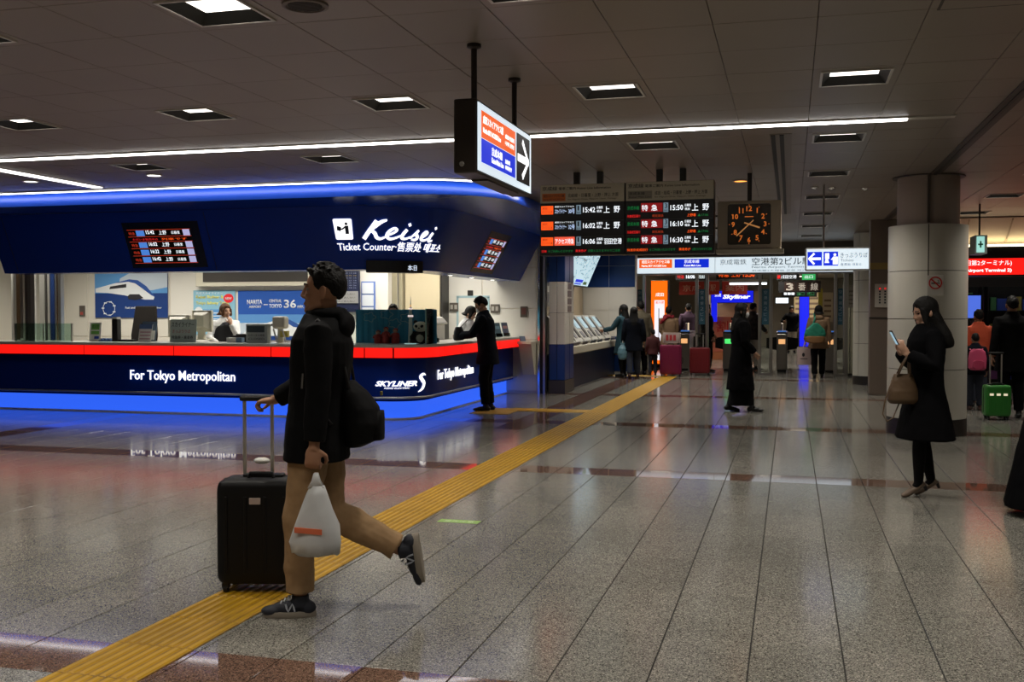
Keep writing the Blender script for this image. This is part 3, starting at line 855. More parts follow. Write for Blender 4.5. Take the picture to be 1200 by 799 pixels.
# partition door block and door
t = empty('office_partition', (-7.4, 17.6, 0), 'cream partition block with a wall rack in the ticket office', 'partition')
MB().box((-7.98, 17.7, 0), (-7.12, 18.38, 2.92)).build('body', WHITE, t)
MB().box((-7.12, 17.9, 0), (-6.92, 18.38, 2.92)).build('return', mat('olive_panel', (.33, .30, .21), .5), t)
MB().box((-6.90, 18.0, 0), (-6.22, 18.38, 2.6)).build('cupboard', mat('cupboard_cream', (.55, .48, .33), .5), t)
MB().box((-6.2, 17.98, 0), (-6.17, 18.37, 2.6)).build('frame_post', DARK, t)
MB().tube([(-6.98, 17.85, .9), (-6.98, 17.85, 2.6)], .016).build('pipe', STEEL, t)
t = empty('timetable_rack', (-7.5, 17.65, 1.4), 'blue framed rack of three notices on the office partition', 'rack')
MB().box((-7.63, 17.66, 1.35), (-7.36, 17.695, 2.06)).build('frame', mat('rack_blue', (.12, .2, .5), .4), t)
for i in range(3): MB().box((-7.605, 17.645, 1.385+.225*i), (-7.385, 17.665, 1.585+.225*i)).build('notice', mat('notice_pale', (.6, .65, .72), .5), t)
t = empty('dark_notice_board', (-8.0, 17.5, 1.6), 'dark blue timetable board with fine white rows behind the walking man', 'notice board')
MB().box((-8.45, 17.60, 1.5), (-7.66, 17.68, 2.4)).build('board', mat('board_navy', (.01, .015, .05), .4), t)
for i in range(9):
    text('row', ' '.join('%02d' % random.randint(0, 59) for _ in range(9)), plane((-8.42, 17.598, 1.93+.045*i), (1, 0, 0), (0, 0, 1)), mat('row_pale', (.25, .28, .4), .5) if i != 5 else mat('row_gold', (.4, .3, .08), .5), t, .022, .72, depth=0, z=.001)
MB().box((-8.45, 17.585, 1.66), (-7.66, 17.602, 1.88)).build('grey_strip', mat('strip_grey', (.28, .28, .28), .5), t)
for i in range(3): text('row', 'きっぷうりばのごあんない', plane((-8.40, 17.584, 1.68+.065*i), (1, 0, 0), (0, 0, 1)), TXT_D, t, .035, .68, depth=0, z=.001)
# office wall door with pale blue frame, switches
t = empty('office_wall_hatch', (-5.7, 18.38, 1.2), 'pale blue framed service hatch on the office wall behind the masked customer', 'hatch')
for a, b in (((-6.02, 1.1), (-5.98, 1.78)), ((-5.42, 1.1), (-5.38, 1.78)), ((-6.02, 1.76), (-5.38, 1.8))): MB().box((a[0], 18.37, a[1]), (b[0], 18.39, b[1])).build('frame', mat('pale_blue_frame', (.35, .5, .55), .4), t)
MB().box((-5.98, 18.375, 1.1), (-5.42, 18.388, 1.76)).build('door', WHITE, t)
MB().box((-5.80, 18.36, 1.80), (-5.70, 18.385, 1.90)).build('closer', DARK, t)
for i, (x, z, w, h, lab) in enumerate(((-6.07, 1.59, .17, .16, 'dark switch plate left of the masked customer on the office wall'), (-5.27, 1.56, .17, .16, 'double grey switch plate just right of the masked customer'), (-4.72, 1.50, .13, .2, 'framed red fire notice near the right end of the office wall'), (-14.17, 1.52, .12, .22, 'switch plate on the office wall left of the train poster'))):
    t = empty('switch_plate', (x, 18.37, z), lab, 'switch')
    MB().box((x-w/2, 18.355, z-h/2), (x+w/2, 18.386, z+h/2)).build('plate', mat('switch_brown', (.10, .085, .07), .4), t, bevel=.004)
    if i == 2: MB().box((x-w/2+.025, 18.35, z-h/2+.05), (x+w/2-.025, 18.356, z+h/2-.03)).build('print', mat('fire_red', (.14, .05, .04), .5), t)
    elif i == 3: MB().box((x-.03, 18.35, z-.08), (x+.03, 18.356, z-.02)).build('rocker', mat('rocker_red', (.4, .06, .05), .5), t)
    else:
        for dx in (-.04, .04): MB().box((x+dx-.025, 18.35, z-.04), (x+dx+.025, 18.356, z+.04)).build('rocker', mat('rocker_grey', (.4, .38, .34), .4), t)
# posters on the back wall
def pm(name, c, _=0): return mat(name, c, .5)
pfm = mat('poster_frame', (.6, .6, .58), .4)
def poster(name, x0, z0, x1, z1, label, m, y=18.36):
    t = empty(name, ((x0+x1)/2, y, z0), label, 'poster')
    MB().box((x0, y, z0), (x1, y+.02, z1)).build('sheet', m, t)
    return t, plane((x0, y, z0), (1, 0, 0), (0, 0, 1))
SKYB = pm('poster_sky', (.10, .30, .62), .35); PNAVY = pm('poster_navy', (.006, .04, .20), .4); PWH = pm('poster_white', (.75, .78, .8), .4); PGR = pm('poster_cloud', (.5, .58, .66), .4)
t, f = poster('train_poster', -13.85, 1.38, -12.15, 2.42, 'poster of a white and blue bullet nosed train on the left office wall', PNAVY)
W_, H_ = 1.70, 1.04
MB().rect(0, .50, W_, H_, f, .003).build('sky', SKYB, t)
MB().poly([(.55, .56), (1.35, .56), (W_, .62), (W_, H_), (1.1, H_), (.6, .8)], f, .004).build('cloud', PGR, t)
MB().poly([(.02, .52), (.02, .60), (.45, .70), (.82, .77), (1.0, .75), (1.2, .64), (1.4, .42), (1.38, .37), (1.18, .37), (.7, .46), (.3, .51)], f, .006).build('train_body', PWH, t)
MB().poly([(.45, .705), (.82, .785), (1.02, .765), (1.22, .64), (1.42, .42), (1.33, .46), (1.12, .60), (.96, .70), (.80, .735)], f, .008).build('train_roof', pm('train_blue', (.02, .08, .32), .5), t)
MB().poly([(.35, .585), (.37, .64), (.75, .69), (.75, .62)], f, .009).build('train_window', TXT_D, t)
MB().poly([(.78, .44), (.83, .48), (1.05, .48), (1.15, .40), (.95, .36), (.80, .38)], f, .009).build('train_skirt', TXT_D, t)
b = MB(); n = 24
for q in range(n):
    a, c = 2*pi*q/n, 2*pi*(q+1)/n
    b.poly([(.33+.135*cos(a), .19+.135*sin(a)), (.33+.145*cos(a), .19+.145*sin(a)), (.33+.145*cos(c), .19+.145*sin(c)), (.33+.135*cos(c), .19+.135*sin(c))], f, .005)
for q in range(7):
    a = 2*pi*q/7+.4; b.rect(.33+.14*cos(a)-.03, .19+.14*sin(a)-.012, .33+.14*cos(a)+.03, .19+.14*sin(a)+.012, f, .006)
b.build('route_map', PWH, t)
text('lettering', 'Fast and comfortable Skyliner', at(f, .72, .17), PWH, t, .06, .85, bold=.01, depth=.002, z=.003)
t, f = poster('campaign_poster', -11.56, 1.05, -10.63, 1.93, 'light blue poster with yellow lettering and red badge behind the seated clerk', pm('poster_pale_blue', (.25, .5, .65), .35))
text('lettering', 'Keisei Skyliner &', at(f, .06, .70), pm('poster_yellow', (.75, .7, .1), .5), t, .08, .62, bold=.03, depth=.002, z=.001)
text('lettering', 'Tokyo Subway Ticket', at(f, .06, .58), pm('poster_yellow', (.75, .7, .1), .5), t, .08, .74, bold=.03, depth=.002, z=.001)
text('lettering', '京成スカイライナー', at(f, .06, .80), PWH, t, .05, .6, depth=.002, z=.001)
MB().poly([(.79+.11*cos(2*pi*q/16), .72+.09*sin(2*pi*q/16)) for q in range(16)], f, .005).build('badge', pm('badge_red', (.8, .02, .03), .5), t)
text('badge_lettering', 'NEW', at(f, .72, .69), PWH, t, .05, .14, bold=.02, depth=.002, z=.006)
MB().poly([(.12+.09*cos(2*pi*q/16), .46+.09*sin(2*pi*q/16)) for q in range(16)], f, .005).build('seal', PWH, t)
MB().rect(.22, .06, .85, .5, f, .004).build('text_block', SKYB, t)
for i in range(6): MB().rect(.25, .12+.06*i, .75, .135+.06*i, f, .006).build('text_line', PWH, t)
t, f = poster('airport_line_poster', -10.56, .95, -8.85, 1.92, 'wide blue poster advertising the airport train to central Tokyo in 36 minutes', pm('poster_deep_blue', (.015, .09, .42), .5))
MB().rect(0, 0, 1.71, .50, f, .003).build('cloud_band', pm('poster_midblue', (.10, .28, .60), .45), t)
MB().rect(0, .12, 1.71, .33, f, .004).build('cloud', PGR, t)
MB().poly([(.0, .06), (.3, .24), (.8, .38), (1.1, .38), (1.4, .25), (1.7, .1), (1.7, .05)], f, .006).build('train_body', PWH, t)
MB().poly([(.95, .40), (1.12, .40), (1.5, .22), (1.2, .26)], f, .008).build('train_roof', pm('train_blue', (.02, .08, .32), .5), t)
MB().poly([(.45, .25), (.8, .33), (.9, .33), (.6, .23)], f, .008).build('train_window', TXT_D, t)
MB().rect(0, 0, 1.71, .08, f, .009).build('navy_foot', PNAVY, t)
for s_, x_, y_, h_, w_ in (('NARITA', .20, .70, .09, .33), ('AIRPORT', .24, .625, .05, .27), ('CENTRAL', .68, .735, .06, .27), ('TOKYO', .68, .625, .08, .27), ('36', 1.0, .62, .17, .26), ('min.', 1.29, .62, .07, .14)):
    text('lettering', s_, at(f, x_, y_), PWH, t, h_, w_, bold=.02, depth=.002, z=.001)
MB().rect(.56, .685, .65, .70, f, .003).build('dash', PWH, t)
t = empty('wall_display_case', (-10.3, 18.3, 2.0), 'long cream framed dark display case high on the office wall', 'display case')
MB().box((-11.42, 18.22, 2.0), (-8.9, 18.386, 2.5)).build('case', CREAM2, t, bevel=.015)
MB().box((-11.25, 18.21, 2.09), (-8.98, 18.225, 2.44)).build('dark_panel', mat('case_dark', (.06, .055, .05), .3), t)

# ------------------------------------------------------------------ stainless slats at the far left of the office
t = empty('stainless_slat_screen', (-12.9, 15.5, 0), 'screen of upright mirror finished stainless slats at the left of the office', 'screen')
GSL = glassy('slat_glass', (.6, .66, .64))
xx = -13.42
random.seed(3)
while xx < -12.42:
    w = random.choice((.05, .07, .09))
    a = random.uniform(-.7, .7)
    M = Matrix.Rotation(a, 3, 'Z')
    m_ = random.choice((MIRROR, mat('satin_slat', (.68, .67, .63), .4, .85), mat('satin_slat', (.68, .67, .63), .4, .85), STEEL, mat('bronze_mirror', (.45, .3, .18), .25, 1.0), CREAM, DARK))  # reflections in the steel put in as cream, bronze and dark slats
    MB().obox((xx+w/2, 15.5, 1.45), (w, .02, 2.9), M).build('slat', m_, t)
    xx += w*.92
MB().box((-12.42, 15.46, 0), (-12.36, 15.54, 2.9)).build('end_post', STEEL, t)
MB().box((-12.56, 15.44, 0), (-12.50, 15.48, 2.9)).build('navy_slat', mat('slat_navy', (.01, .025, .09), .3), t)
t = empty('stainless_end_panel', (-11.6, 13.2, 1.05), 'tall stainless end panel closing the canopy at the far left edge', 'panel')
for i in range(5):
    M = Matrix.Rotation(random.uniform(-.4, .4), 3, 'Z')
    MB().obox((-11.25-.075*i, 13.45+.03*i, 1.98), (.078, .03, 1.86), M).build('slat', [mat('satin_slat', (.68, .67, .63), .4, .85), STEEL, CHROME, mat('satin_slat', (.68, .67, .63), .4, .85), MIRROR][i], t)

# ------------------------------------------------------------------ things standing on the counter
ZT = 1.052
ACR = mat('acrylic_pale', (.55, .62, .58), .25); PAPER = mat('paper_white', (.7, .7, .66), .6)
def card(name, label, x, y, w, h, m, lean=.12, rz=0.0, rows_=(), z=ZT, cat='sign'):
    """upright acrylic card on an L foot"""
    t = empty(name, (x, y, z), label, cat, rz=rz)
    up = Vector((0, sin(lean), cos(lean))); n = Vector((0, -cos(lean), sin(lean)))
    f = plane((-w/2, 0, .004), (1, 0, 0), up)
    MB().rect(0, 0, w, h, f, .006).build('sheet', m, t, local=True)
    MB().box((-w/2, .0, 0), (w/2, .09, .004)).build('foot', ACR, t, local=True)
    return t, f
t, f = card('acrylic_card', 'white card with green blocks at the left end of the counter', -10.27, 13.6, .20, .28, PAPER)
for y_, h_ in ((.17, .09), (.10, .05)): MB().rect(.03, y_, .17, y_+h_, f, .002, .006).build('green_block', mat('print_green', (.15, .4, .08), .5), t, local=True)
MB().rect(.09, .03, .17, .07, f, .002, .006).build('blue_block', TXT_B, t, local=True)
text('lettering', '有人窓', at(f, .045, .195), TXT_D, t, .045, .11, depth=0, z=.009, local=True)
t = empty('stationery_tray', (-10.0, 13.55, ZT), 'low blue tray of stationery beside the black terminal', 'tray')
MB().box((-10.13, 13.50, ZT), (-9.93, 13.62, ZT+.02)).build('tray', mat('tray_blue', (.05, .15, .35), .5), t)
for i in range(3): MB().box((-10.11+.06*i, 13.52, ZT+.02), (-10.08+.06*i, 13.60, ZT+.045)).build('clip', mat('clip_blue', (.1, .2, .45), .4), t)
t = empty('ticket_terminal', (-9.83, 13.62, ZT), 'upright black ticket terminal seen edge on with its white top', 'terminal')
MB().box((-9.90, 13.50, ZT), (-9.80, 13.60, ZT+.34)).build('body', BLACK, t, bevel=.01)
MB().box((-9.89, 13.505, ZT+.34), (-9.81, 13.595, ZT+.37)).build('top_cap', WHITE, t)
MB().box((-9.80, 13.52, ZT), (-9.55, 13.64, ZT+.03)).build('base', BLACK, t)
t, f = card('leaflet_stand', 'leaflet stand with a blue headed white leaflet left of the cream monitor', -9.33, 13.5, .22, .26, PAPER, .2)
MB().rect(0, .19, .22, .26, f, .002, .006).build('header', mat('leaflet_blue', (.08, .14, .3), .5), t, local=True)
for i in range(3): MB().rect(.02, .03+.05*i, .2, .05+.05*i, f, .001, .006).build('text_line', mat('leaflet_pink', (.5, .3, .32), .5), t, local=True)
t, f = card('leaflet_stand', 'dark blue headed leaflet stand behind the white leaflet', -9.38, 13.66, .26, .30, mat('leaflet_slate', (.1, .15, .22), .5), .2)
MB().rect(.02, .02, .24, .16, f, .001, .006).build('leaflet', PAPER, t, local=True)
def monitor(name, label, x, y, z, w, h, d, rz=0.0, m=None, screen=False):
    t = empty(name, (x, y, z), label, 'monitor', rz=rz)
    m = m or CREAM2
    MB().box((-w/2, -.03, .12), (w/2, .03, .12+h)).build('bezel', m, t, local=True, bevel=.012)
    mb = MB(); mb.loft([[(-w*.42, -.03, .15), (w*.42, -.03, .15), (w*.42, -.03, .10+h), (-w*.42, -.03, .10+h)], [(-w*.25, -d, .2), (w*.25, -d, .2), (w*.25, -d, .04+h), (-w*.25, -d, .04+h)]])
    mb.build('rear_shell', m, t, local=True, bevel=.01)
    MB().box((-.05, -.06, .01), (.05, .0, .16)).build('neck', m, t, local=True)
    MB().box((-.13, -.12, 0), (.13, .1, .015)).build('foot', m, t, local=True, bevel=.005)
    return t
monitor('computer_monitor', 'cream computer monitor seen from behind, right of the leaflet stands', -9.02, 13.95, ZT-.06, .38, .34, .14)
MB_ = None
t, f = card('train_name_sign', 'pale acrylic sign with Japanese train name lettering, left of the seated clerk', -8.68, 13.5, .44, .33, mat('acrylic_mint', (.42, .5, .46), .3), .1)
text('lettering', 'スカイライナー', at(f, .02, .22), TXT_D, t, .07, .38, bold=.02, depth=.001, z=.007, local=True)
text('lettering', 'きっぷうりば', at(f, .04, .13), mat('print_red', (.4, .1, .1), .5), t, .05, .3, bold=.01, depth=.001, z=.007, local=True)
text('lettering', '特急券・乗車券', at(f, .03, .04), TXT_D, t, .05, .36, bold=.01, depth=.001, z=.007, local=True)
monitor('computer_monitor', 'cream monitor back peeping above the Japanese train name sign', -8.72, 14.1, ZT+.02, .34, .33, .12)
t = empty('memo_block', (-7.85, 13.55, ZT), 'small white memo block in front of the clerk', 'memo block')
MB().box((-7.95, 13.48, ZT), (-7.80, 13.56, ZT+.07)).build('block', PAPER, t, bevel=.004)
MB().box((-7.79, 13.48, ZT), (-7.70, 13.56, ZT+.07)).build('blue_pad', mat('pad_blue', (.12, .2, .3), .5), t)
t = empty('card_reader', (-7.8, 13.75, ZT), 'low black card reader on the counter right of the clerk', 'card reader')
MB().box((-7.98, 13.68, ZT-.3), (-7.62, 13.80, ZT+.10)).build('body', BLACK, t, bevel=.01)
MB().box((-7.9, 13.67, ZT+.10), (-7.7, 13.79, ZT+.12)).build('key_deck', DARK, t)
t = empty('fare_sign_box', (-7.45, 13.5, ZT), 'grey sign box with a dark header band under the wide blue poster', 'sign')
MB().box((-7.62, 13.46, ZT), (-7.28, 13.58, ZT+.27)).build('box', mat('box_grey', (.42, .46, .44), .35), t, bevel=.006)
MB().box((-7.60, 13.452, ZT+.15), (-7.32, 13.462, ZT+.24)).build('header', mat('header_dark', (.05, .07, .08), .4), t)
text('lettering', 'ただいまの時間', plane((-7.58, 13.458, ZT+.09), (1, 0, 0), (0, 0, 1)), TXT_D, t, .035, .26, depth=0, z=.002)
text('lettering', 'CLOSED', plane((-7.58, 13.458, ZT+.04), (1, 0, 0), (0, 0, 1)), TXT_D, t, .03, .26, depth=0, z=.002)
t = empty('desk_camera_stand', (-7.15, 13.6, ZT), 'cream swivel device on crossed legs beside the fare sign box', 'device')
MB().box((-7.26, 13.56, ZT+.20), (-7.06, 13.72, ZT+.38)).build('head', CREAM2, t, bevel=.03)
MB().lathe((-7.16, 13.64, 0), [(.05, ZT), (.04, ZT+.2)], 14).build('stem', CREAM2, t)
for dx in (-.02, .12): MB().tube([(-7.18+dx, 13.50, ZT+.2), (-7.10+dx, 13.46, ZT+.01)], .012).build('leg', WHITE, t)
MB().box((-7.12, 13.55, ZT+.08), (-7.0, 13.60, ZT+.17)).build('yellow_tag', mat('tag_yellow', (.45, .38, .08), .5), t)
t = empty('glass_screen', (-10.9, 13.4, ZT), 'low green edged glass screen at the left end of the counter', 'screen')
for (a, b) in ((-11.55, -11.05), (-11.03, -10.55)):
    MB().box((a, 13.42, ZT), (b, 13.43, ZT+.27)).build('pane', GREENGLASS, t)
for x in (-11.56, -11.04, -10.54): MB().box((x-.008, 13.41, ZT), (x+.008, 13.44, ZT+.27)).build('clip_post', STEEL, t)
# office chair
t = empty('office_chair', (-10.73, 15.2, .012), 'dark high backed office chair in front of the train poster', 'chair')
MB().box((-10.98, 15.05, .5), (-10.52, 15.5, .58)).build('seat', BLACK, t, bevel=.03)
MB().loft([[(-10.97, 15.48, .62), (-10.53, 15.48, .62), (-10.53, 15.54, .62), (-10.97, 15.54, .62)], [(-11.00, 15.52, 1.1), (-10.50, 15.52, 1.1), (-10.50, 15.59, 1.1), (-11.00, 15.59, 1.1)], [(-10.95, 15.58, 1.60), (-10.55, 15.58, 1.60), (-10.55, 15.64, 1.60), (-10.95, 15.64, 1.60)]]).build('backrest', mat('chair_weave', (.012, .010, .009), .8, spec=.2), t, bevel=.02)
MB().tube([(-10.75, 15.27, .1), (-10.75, 15.27, .5)], .03).build('column', STEEL, t)
for i in range(5):
    a = 2*pi*i/5
    lg = MB().tube([(-10.75, 15.27, .12), (-10.75+.28*cos(a), 15.27+.28*sin(a), .07)], [.025, .018]).build('leg', BLACK, t)
    MB().ell((-10.75+.28*cos(a), 15.27+.28*sin(a), .04), .028, 8, 6).build('caster', BLACK, lg)
for dx in (-.25, .25): MB().tube([(-10.75+dx, 15.48, .62), (-10.75+dx, 15.44, .78), (-10.75+dx, 15.15, .78)], .018).build('armrest', BLACK, t)

# corner display: teal backed glass case with figures
t = empty('glass_display_case', (-5.4, 13.5, ZT), 'glass fronted teal display panel with cloud drawings on the counter corner', 'display case')
TEAL = mat('teal_drape', (.015, .19, .33), .55)
mb = MB(); n = 40; rings = []
for i in range(n+1):
    x = -6.02 + 1.22*i/n; y = 13.62 + .012*sin(i*1.9)
    rings.append([(x, y, ZT), (x, y+.015, ZT), (x, y+.015, 1.53), (x, y, 1.53)])
mb.loft(rings).build('drape', TEAL, t, smooth=True)
MB().box((-6.02, 13.27, ZT), (-4.83, 13.278, 1.54)).build('front_pane', GLASS, t)
MB().box((-4.83, 13.27, ZT), (-4.822, 13.62, 1.54)).build('side_pane', GLASS, t)
for x in (-6.02, -4.83): MB().box((x-.006, 13.262, ZT), (x+.006, 13.285, 1.545)).build('edge_post', mat('pane_edge', (.3, .5, .45), .2), t)
b = MB(); f = plane((-6.02, 13.60, ZT), (1, 0, 0), (0, 0, 1))
for cx_, cy_ in ((.22, .37), (.48, .41), (.78, .36), (.60, .28)):
    pts = [(cx_+(.085+.018*cos(5*a))*cos(a), cy_+(.06+.012*cos(5*a))*sin(a)) for a in [2*pi*q/20 for q in range(21)]]
    b.ribbon(pts, .0035, f, .002, .0, 2)
b.build('cloud_outline', mat('chalk', (.25, .35, .38), .6), t)
t.location.y += .12
t = empty('model_tower', (-5.11, 13.42, ZT), 'slim pale model broadcasting tower on the counter corner', 'model')
prof = [(.075, ZT), (.07, ZT+.012), (.036, ZT+.016), (.026, ZT+.28), (.022, ZT+.36), (.034, ZT+.375), (.036, ZT+.40), (.022, ZT+.415), (.018, ZT+.47), (.026, ZT+.48), (.024, ZT+.495), (.01, ZT+.51), (.008, ZT+.58), (.002, ZT+.66)]
MB().lathe((-5.11, 13.42, 0), prof, 16).build('shaft', mat('tower_pale', (.5, .55, .55), .3), t, smooth=True)
MB().lathe((-5.11, 13.42, 0), [(.037, ZT+.375), (.039, ZT+.385), (.037, ZT+.40)], 16).build('lower_deck', emis('tower_pink', (1, .75, .75), .9), t)
MB().lathe((-5.11, 13.42, 0), [(.027, ZT+.478), (.029, ZT+.486), (.027, ZT+.497)], 16).build('upper_deck', emis('tower_pink', (1, .75, .75), .9), t)
MB().lathe((-5.11, 13.42, 0), [(.0105, ZT+.52), (.0085, ZT+.55), (.003, ZT+.56)], 12).build('mast_light', emis('tower_gold', (1, .55, .2), .9), t)
MB().lathe((-5.11, 13.42, 0), [(.085, ZT), (.085, ZT+.01)], 24).build('foot', emis('foot_glow', (.6, .9, .9), .5), t)
t.location.y += .12
FUR = mat('plush_white', (.7, .66, .56), .95, bump=.6, bscale=120); FURB = mat('plush_black', (.012, .012, .012), .95, bump=.6, bscale=120)
t = empty('panda_plush', (-4.93, 13.45, ZT), 'seated black and white panda plush toy on the counter corner', 'plush toy')
mb = MB().ell((-4.93, 13.46, ZT+.095), (.085, .075, .10)); mb.build('body', FURB, t, smooth='all')
MB().ell((-4.93, 13.405, ZT+.075), (.045, .035, .055)).build('belly', FUR, t, smooth='all')
hd = MB().ell((-4.93, 13.43, ZT+.225), (.085, .07, .07)).build('head', FUR, t, smooth='all')
for s in (-1, 1):
    MB().ell((-4.93+s*.062, 13.44, ZT+.285), (.026, .016, .026)).build('ear', FURB, hd, smooth='all')
    MB().ell((-4.93+s*.032, 13.367, ZT+.232), (.017, .01, .021), M=Matrix.Rotation(s*.5, 3, 'Y')).build('eye_patch', FURB, hd, smooth='all')
    MB().tube([(-4.93+s*.07, 13.44, ZT+.15), (-4.93+s*.095, 13.40, ZT+.10), (-4.93+s*.075, 13.37, ZT+.07)], [.03, .028, .026]).build('arm', FURB, t, smooth='all')
    MB().tube([(-4.93+s*.05, 13.44, ZT+.035), (-4.93+s*.08, 13.36, ZT+.035)], [.035, .033]).build('leg', FURB, t, smooth='all')
MB().ell((-4.93, 13.36, ZT+.208), (.011, .008, .008)).build('nose', FURB, hd, smooth='all')
t.location = Vector((-4.97, 13.59, ZT)); t.scale = (1.3, 1.1, 1.06)
REDD = mat('figurine_red', (.30, .02, .02), .6)
for i, (x, h_, lab) in enumerate(((-5.62, .17, 'small red figurine in the display case, left of three'), (-5.50, .22, 'taller red figurine in the display case, middle of three'), (-5.36, .20, 'broad red figurine in the display case, right of three'))):
    t = empty('red_figurine', (x, 13.48, ZT), lab, 'figurine')
    MB().lathe((x, 13.48, 0), [(.055, ZT), (.06, ZT+h_*.3), (.04, ZT+h_*.7), (.025, ZT+h_*.78)], 14).build('robe', REDD, t, smooth=True)
    MB().ell((x, 13.48, ZT+h_*.9), .034, 12, 8).build('head', mat('figurine_face', (.35, .2, .14), .6), t, smooth='all')
    MB().ell((x, 13.485, ZT+h_*.94), (.036, .036, .03), 12, 8).build('cap', REDD, t, smooth='all')
    for s in (-1, 1): MB().tube([(x+s*.035, 13.48, ZT+h_*.7), (x+s*.065, 13.45, ZT+h_*.45)], [.018, .014]).build('arm', REDD, t, smooth='all')
    t.location.y += .12
# leaflets along the side worktop
LC = [(.16, .25, .2), (.3, .3, .26), (.07, .13, .16), (.22, .12, .12), (.12, .2, .25), (.1, .12, .2)]
def side_card(x, y, label, c, h=.26, w=.2):
    t = empty('leaflet_holder', (x, y, ZT), label, 'leaflet holder', rz=radians(90-20))
    up = Vector((0, sin(.25), cos(.25))); f = plane((-w/2, 0, .003), (1, 0, 0), up)
    MB().rect(0, 0, w, h, f, .006).build('backing', ACR, t, local=True)
    MB().rect(.012, .02, w-.012, h-.01, f, .006, .007).build('leaflet', mat('leaflet_%d' % int(c[0]*1000+c[2]*100), c, .5), t, local=True)
    MB().rect(.03, h*.55, w-.04, h*.75, f, .001, .0135).build('picture', mat('picture_%d' % int(c[1]*1000), tuple(min(1, q*2.2) for q in c), .5), t, local=True)
    MB().rect(0, 0, w, .06, f, .004, .022).build('lip', GREENGLASS, t, local=True)
    MB().box((-w/2, -.03, 0), (w/2, .09, .004)).build('foot', ACR, t, local=True)
for i, (y, lab) in enumerate(((13.95, 'leaflet holder on the side counter, nearest the panda'), (14.15, 'leaflet holder on the side counter, second from the panda'), (16.9, 'leaflet holder just right of the masked customer'), (17.15, 'white leaflet holder second right of the masked customer'), (17.6, 'leaning leaflet holder near the end of the side counter'), (18.1, 'dark leaflet holder at the very end of the side counter'))):
    side_card(-4.98, y, lab, LC[i])
t = empty('wall_ledge', (-4.6, 18.2, .85), 'small cream ledge with a paper at the wall end of the side counter', 'ledge')
MB().box((-4.74, 17.95, .92), (-4.48, 18.39, .97)).build('shelf', CREAM2, t, bevel=.005)
MB().loft([[(-4.72, 18.3, .35), (-4.5, 18.3, .35), (-4.5, 18.39, .35), (-4.72, 18.39, .35)], [(-4.73, 18.0, .92), (-4.49, 18.0, .92), (-4.49, 18.39, .92), (-4.73, 18.39, .92)]]).build('bracket', CREAM2, t)
MB().loft([[(-4.70, 18.0, .97), (-4.6, 18.0, .97), (-4.6, 18.06, .97), (-4.70, 18.06, .97)], [(-4.74, 18.1, 1.06), (-4.64, 18.1, 1.06), (-4.64, 18.12, 1.06), (-4.74, 18.12, 1.06)]]).build('paper', mat('paper_dark', (.08, .1, .14), .5), t)
t = empty('service_terminal', (-5.5, 15.9, .8), 'white ticket machine with a rounded hood between the clerks at the side counter', 'terminal')
MB().box((-5.75, 15.5, .75), (-5.42, 15.95, 1.30)).build('body', WHITE, t, bevel=.02)
MB().loft([[(-5.80, 15.42, 1.30), (-5.36, 15.42, 1.30), (-5.36, 15.98, 1.30), (-5.80, 15.98, 1.30)], [(-5.72, 15.5, 1.42), (-5.44, 15.5, 1.42), (-5.44, 15.9, 1.42), (-5.72, 15.9, 1.42)]]).build('hood', WHITE, t, bevel=.03)
MB().box((-5.70, 15.485, 1.1), (-5.50, 15.502, 1.24)).build('screen', emis('pink_screen', (.8, .5, .55), .5), t)
# right end trim of the office wall
t = empty('wall_end_trim', (-4.4, 18.4, 0), 'tall chrome and dark trim at the right end of the office wall', 'trim')
MB().box((-4.46, 18.36, 0), (-4.42, 18.52, 3.1)).build('chrome_strip', CHROME, t)
MB().box((-4.42, 18.40, 0), (-4.36, 18.52, 3.1)).build('dark_gap', DARK, t)
MB().box((-4.36, 18.36, 0), (-4.32, 18.52, 3.1)).build('chrome_strip', STEEL, t)
# ------------------------------------------------------------------ hanging signs
# double sided direction sign with orange and blue halves
t = empty('hanging_direction_sign', (-1.9, 6.7, ZC), 'hanging lit box sign with orange and blue halves and a right arrow', 'sign')
BRN = mat('sign_case_brown', (.022, .015, .011), .4)
ya, yb, za, zb, xf = 6.02, 7.33, 2.355, 2.765, -1.825
MB().box((-1.985, ya-.02, za-.02), (xf-.012, yb+.02, zb+.02)).build('case', BRN, t, bevel=.012)
for y in (6.17, 7.14):
    rod = MB().tube([(-1.905, y, zb), (-1.905, y, ZC)], .019, 12).build('rod', BRN, t, smooth=True)
    MB().lathe((-1.905, y, 0), [(.022, ZC-.03), (.045, ZC-.02), (.045, ZC)], 16).build('ceiling_plate', BRN, rod, smooth=True)
k_ = MB(); k_.ell((-1.93, ya-.022, za+.035), (.016, .006, .016)); k_.build('lock', STEEL, t, smooth='all')
MB().box((-1.97, ya+.3, za-.03), (-1.86, yb-.25, za-.02)).build('bottom_hatch', mat('case_brown_light', (.05, .035, .025), .4), t)
f = plane((xf, ya, za), (0, 1, 0), (0, 0, 1))
L, Hh = yb-ya, zb-za
MB().rect(0, 0, L, Hh, f, .006, -.012).build('lit_face', SIGN_W, t)
MB().rect(.06, .205, .86, .37, f, .002, -.006).build('orange_field', SIGN_O, t)
MB().rect(.06, .055, .86, .20, f, .002, -.006).build('blue_field', SIGN_B, t)
text('lettering', '成田スカイアクセス線', at(f, .09, .295), TXT_W, t, .052, .46, bold=.025, depth=.0015, z=-.004)
text('lettering', 'Narita SKY ACCESS Line', at(f, .09, .24), TXT_W, t, .032, .40, bold=.02, depth=.0015, z=-.004)
text('lettering', '成田天空通线', at(f, .60, .285), TXT_W, t, .03, .23, bold=.01, depth=.0015, z=-.004)
text('lettering', '나리타 공항선', at(f, .60, .24), TXT_W, t, .03, .22, bold=.01, depth=.0015, z=-.004)
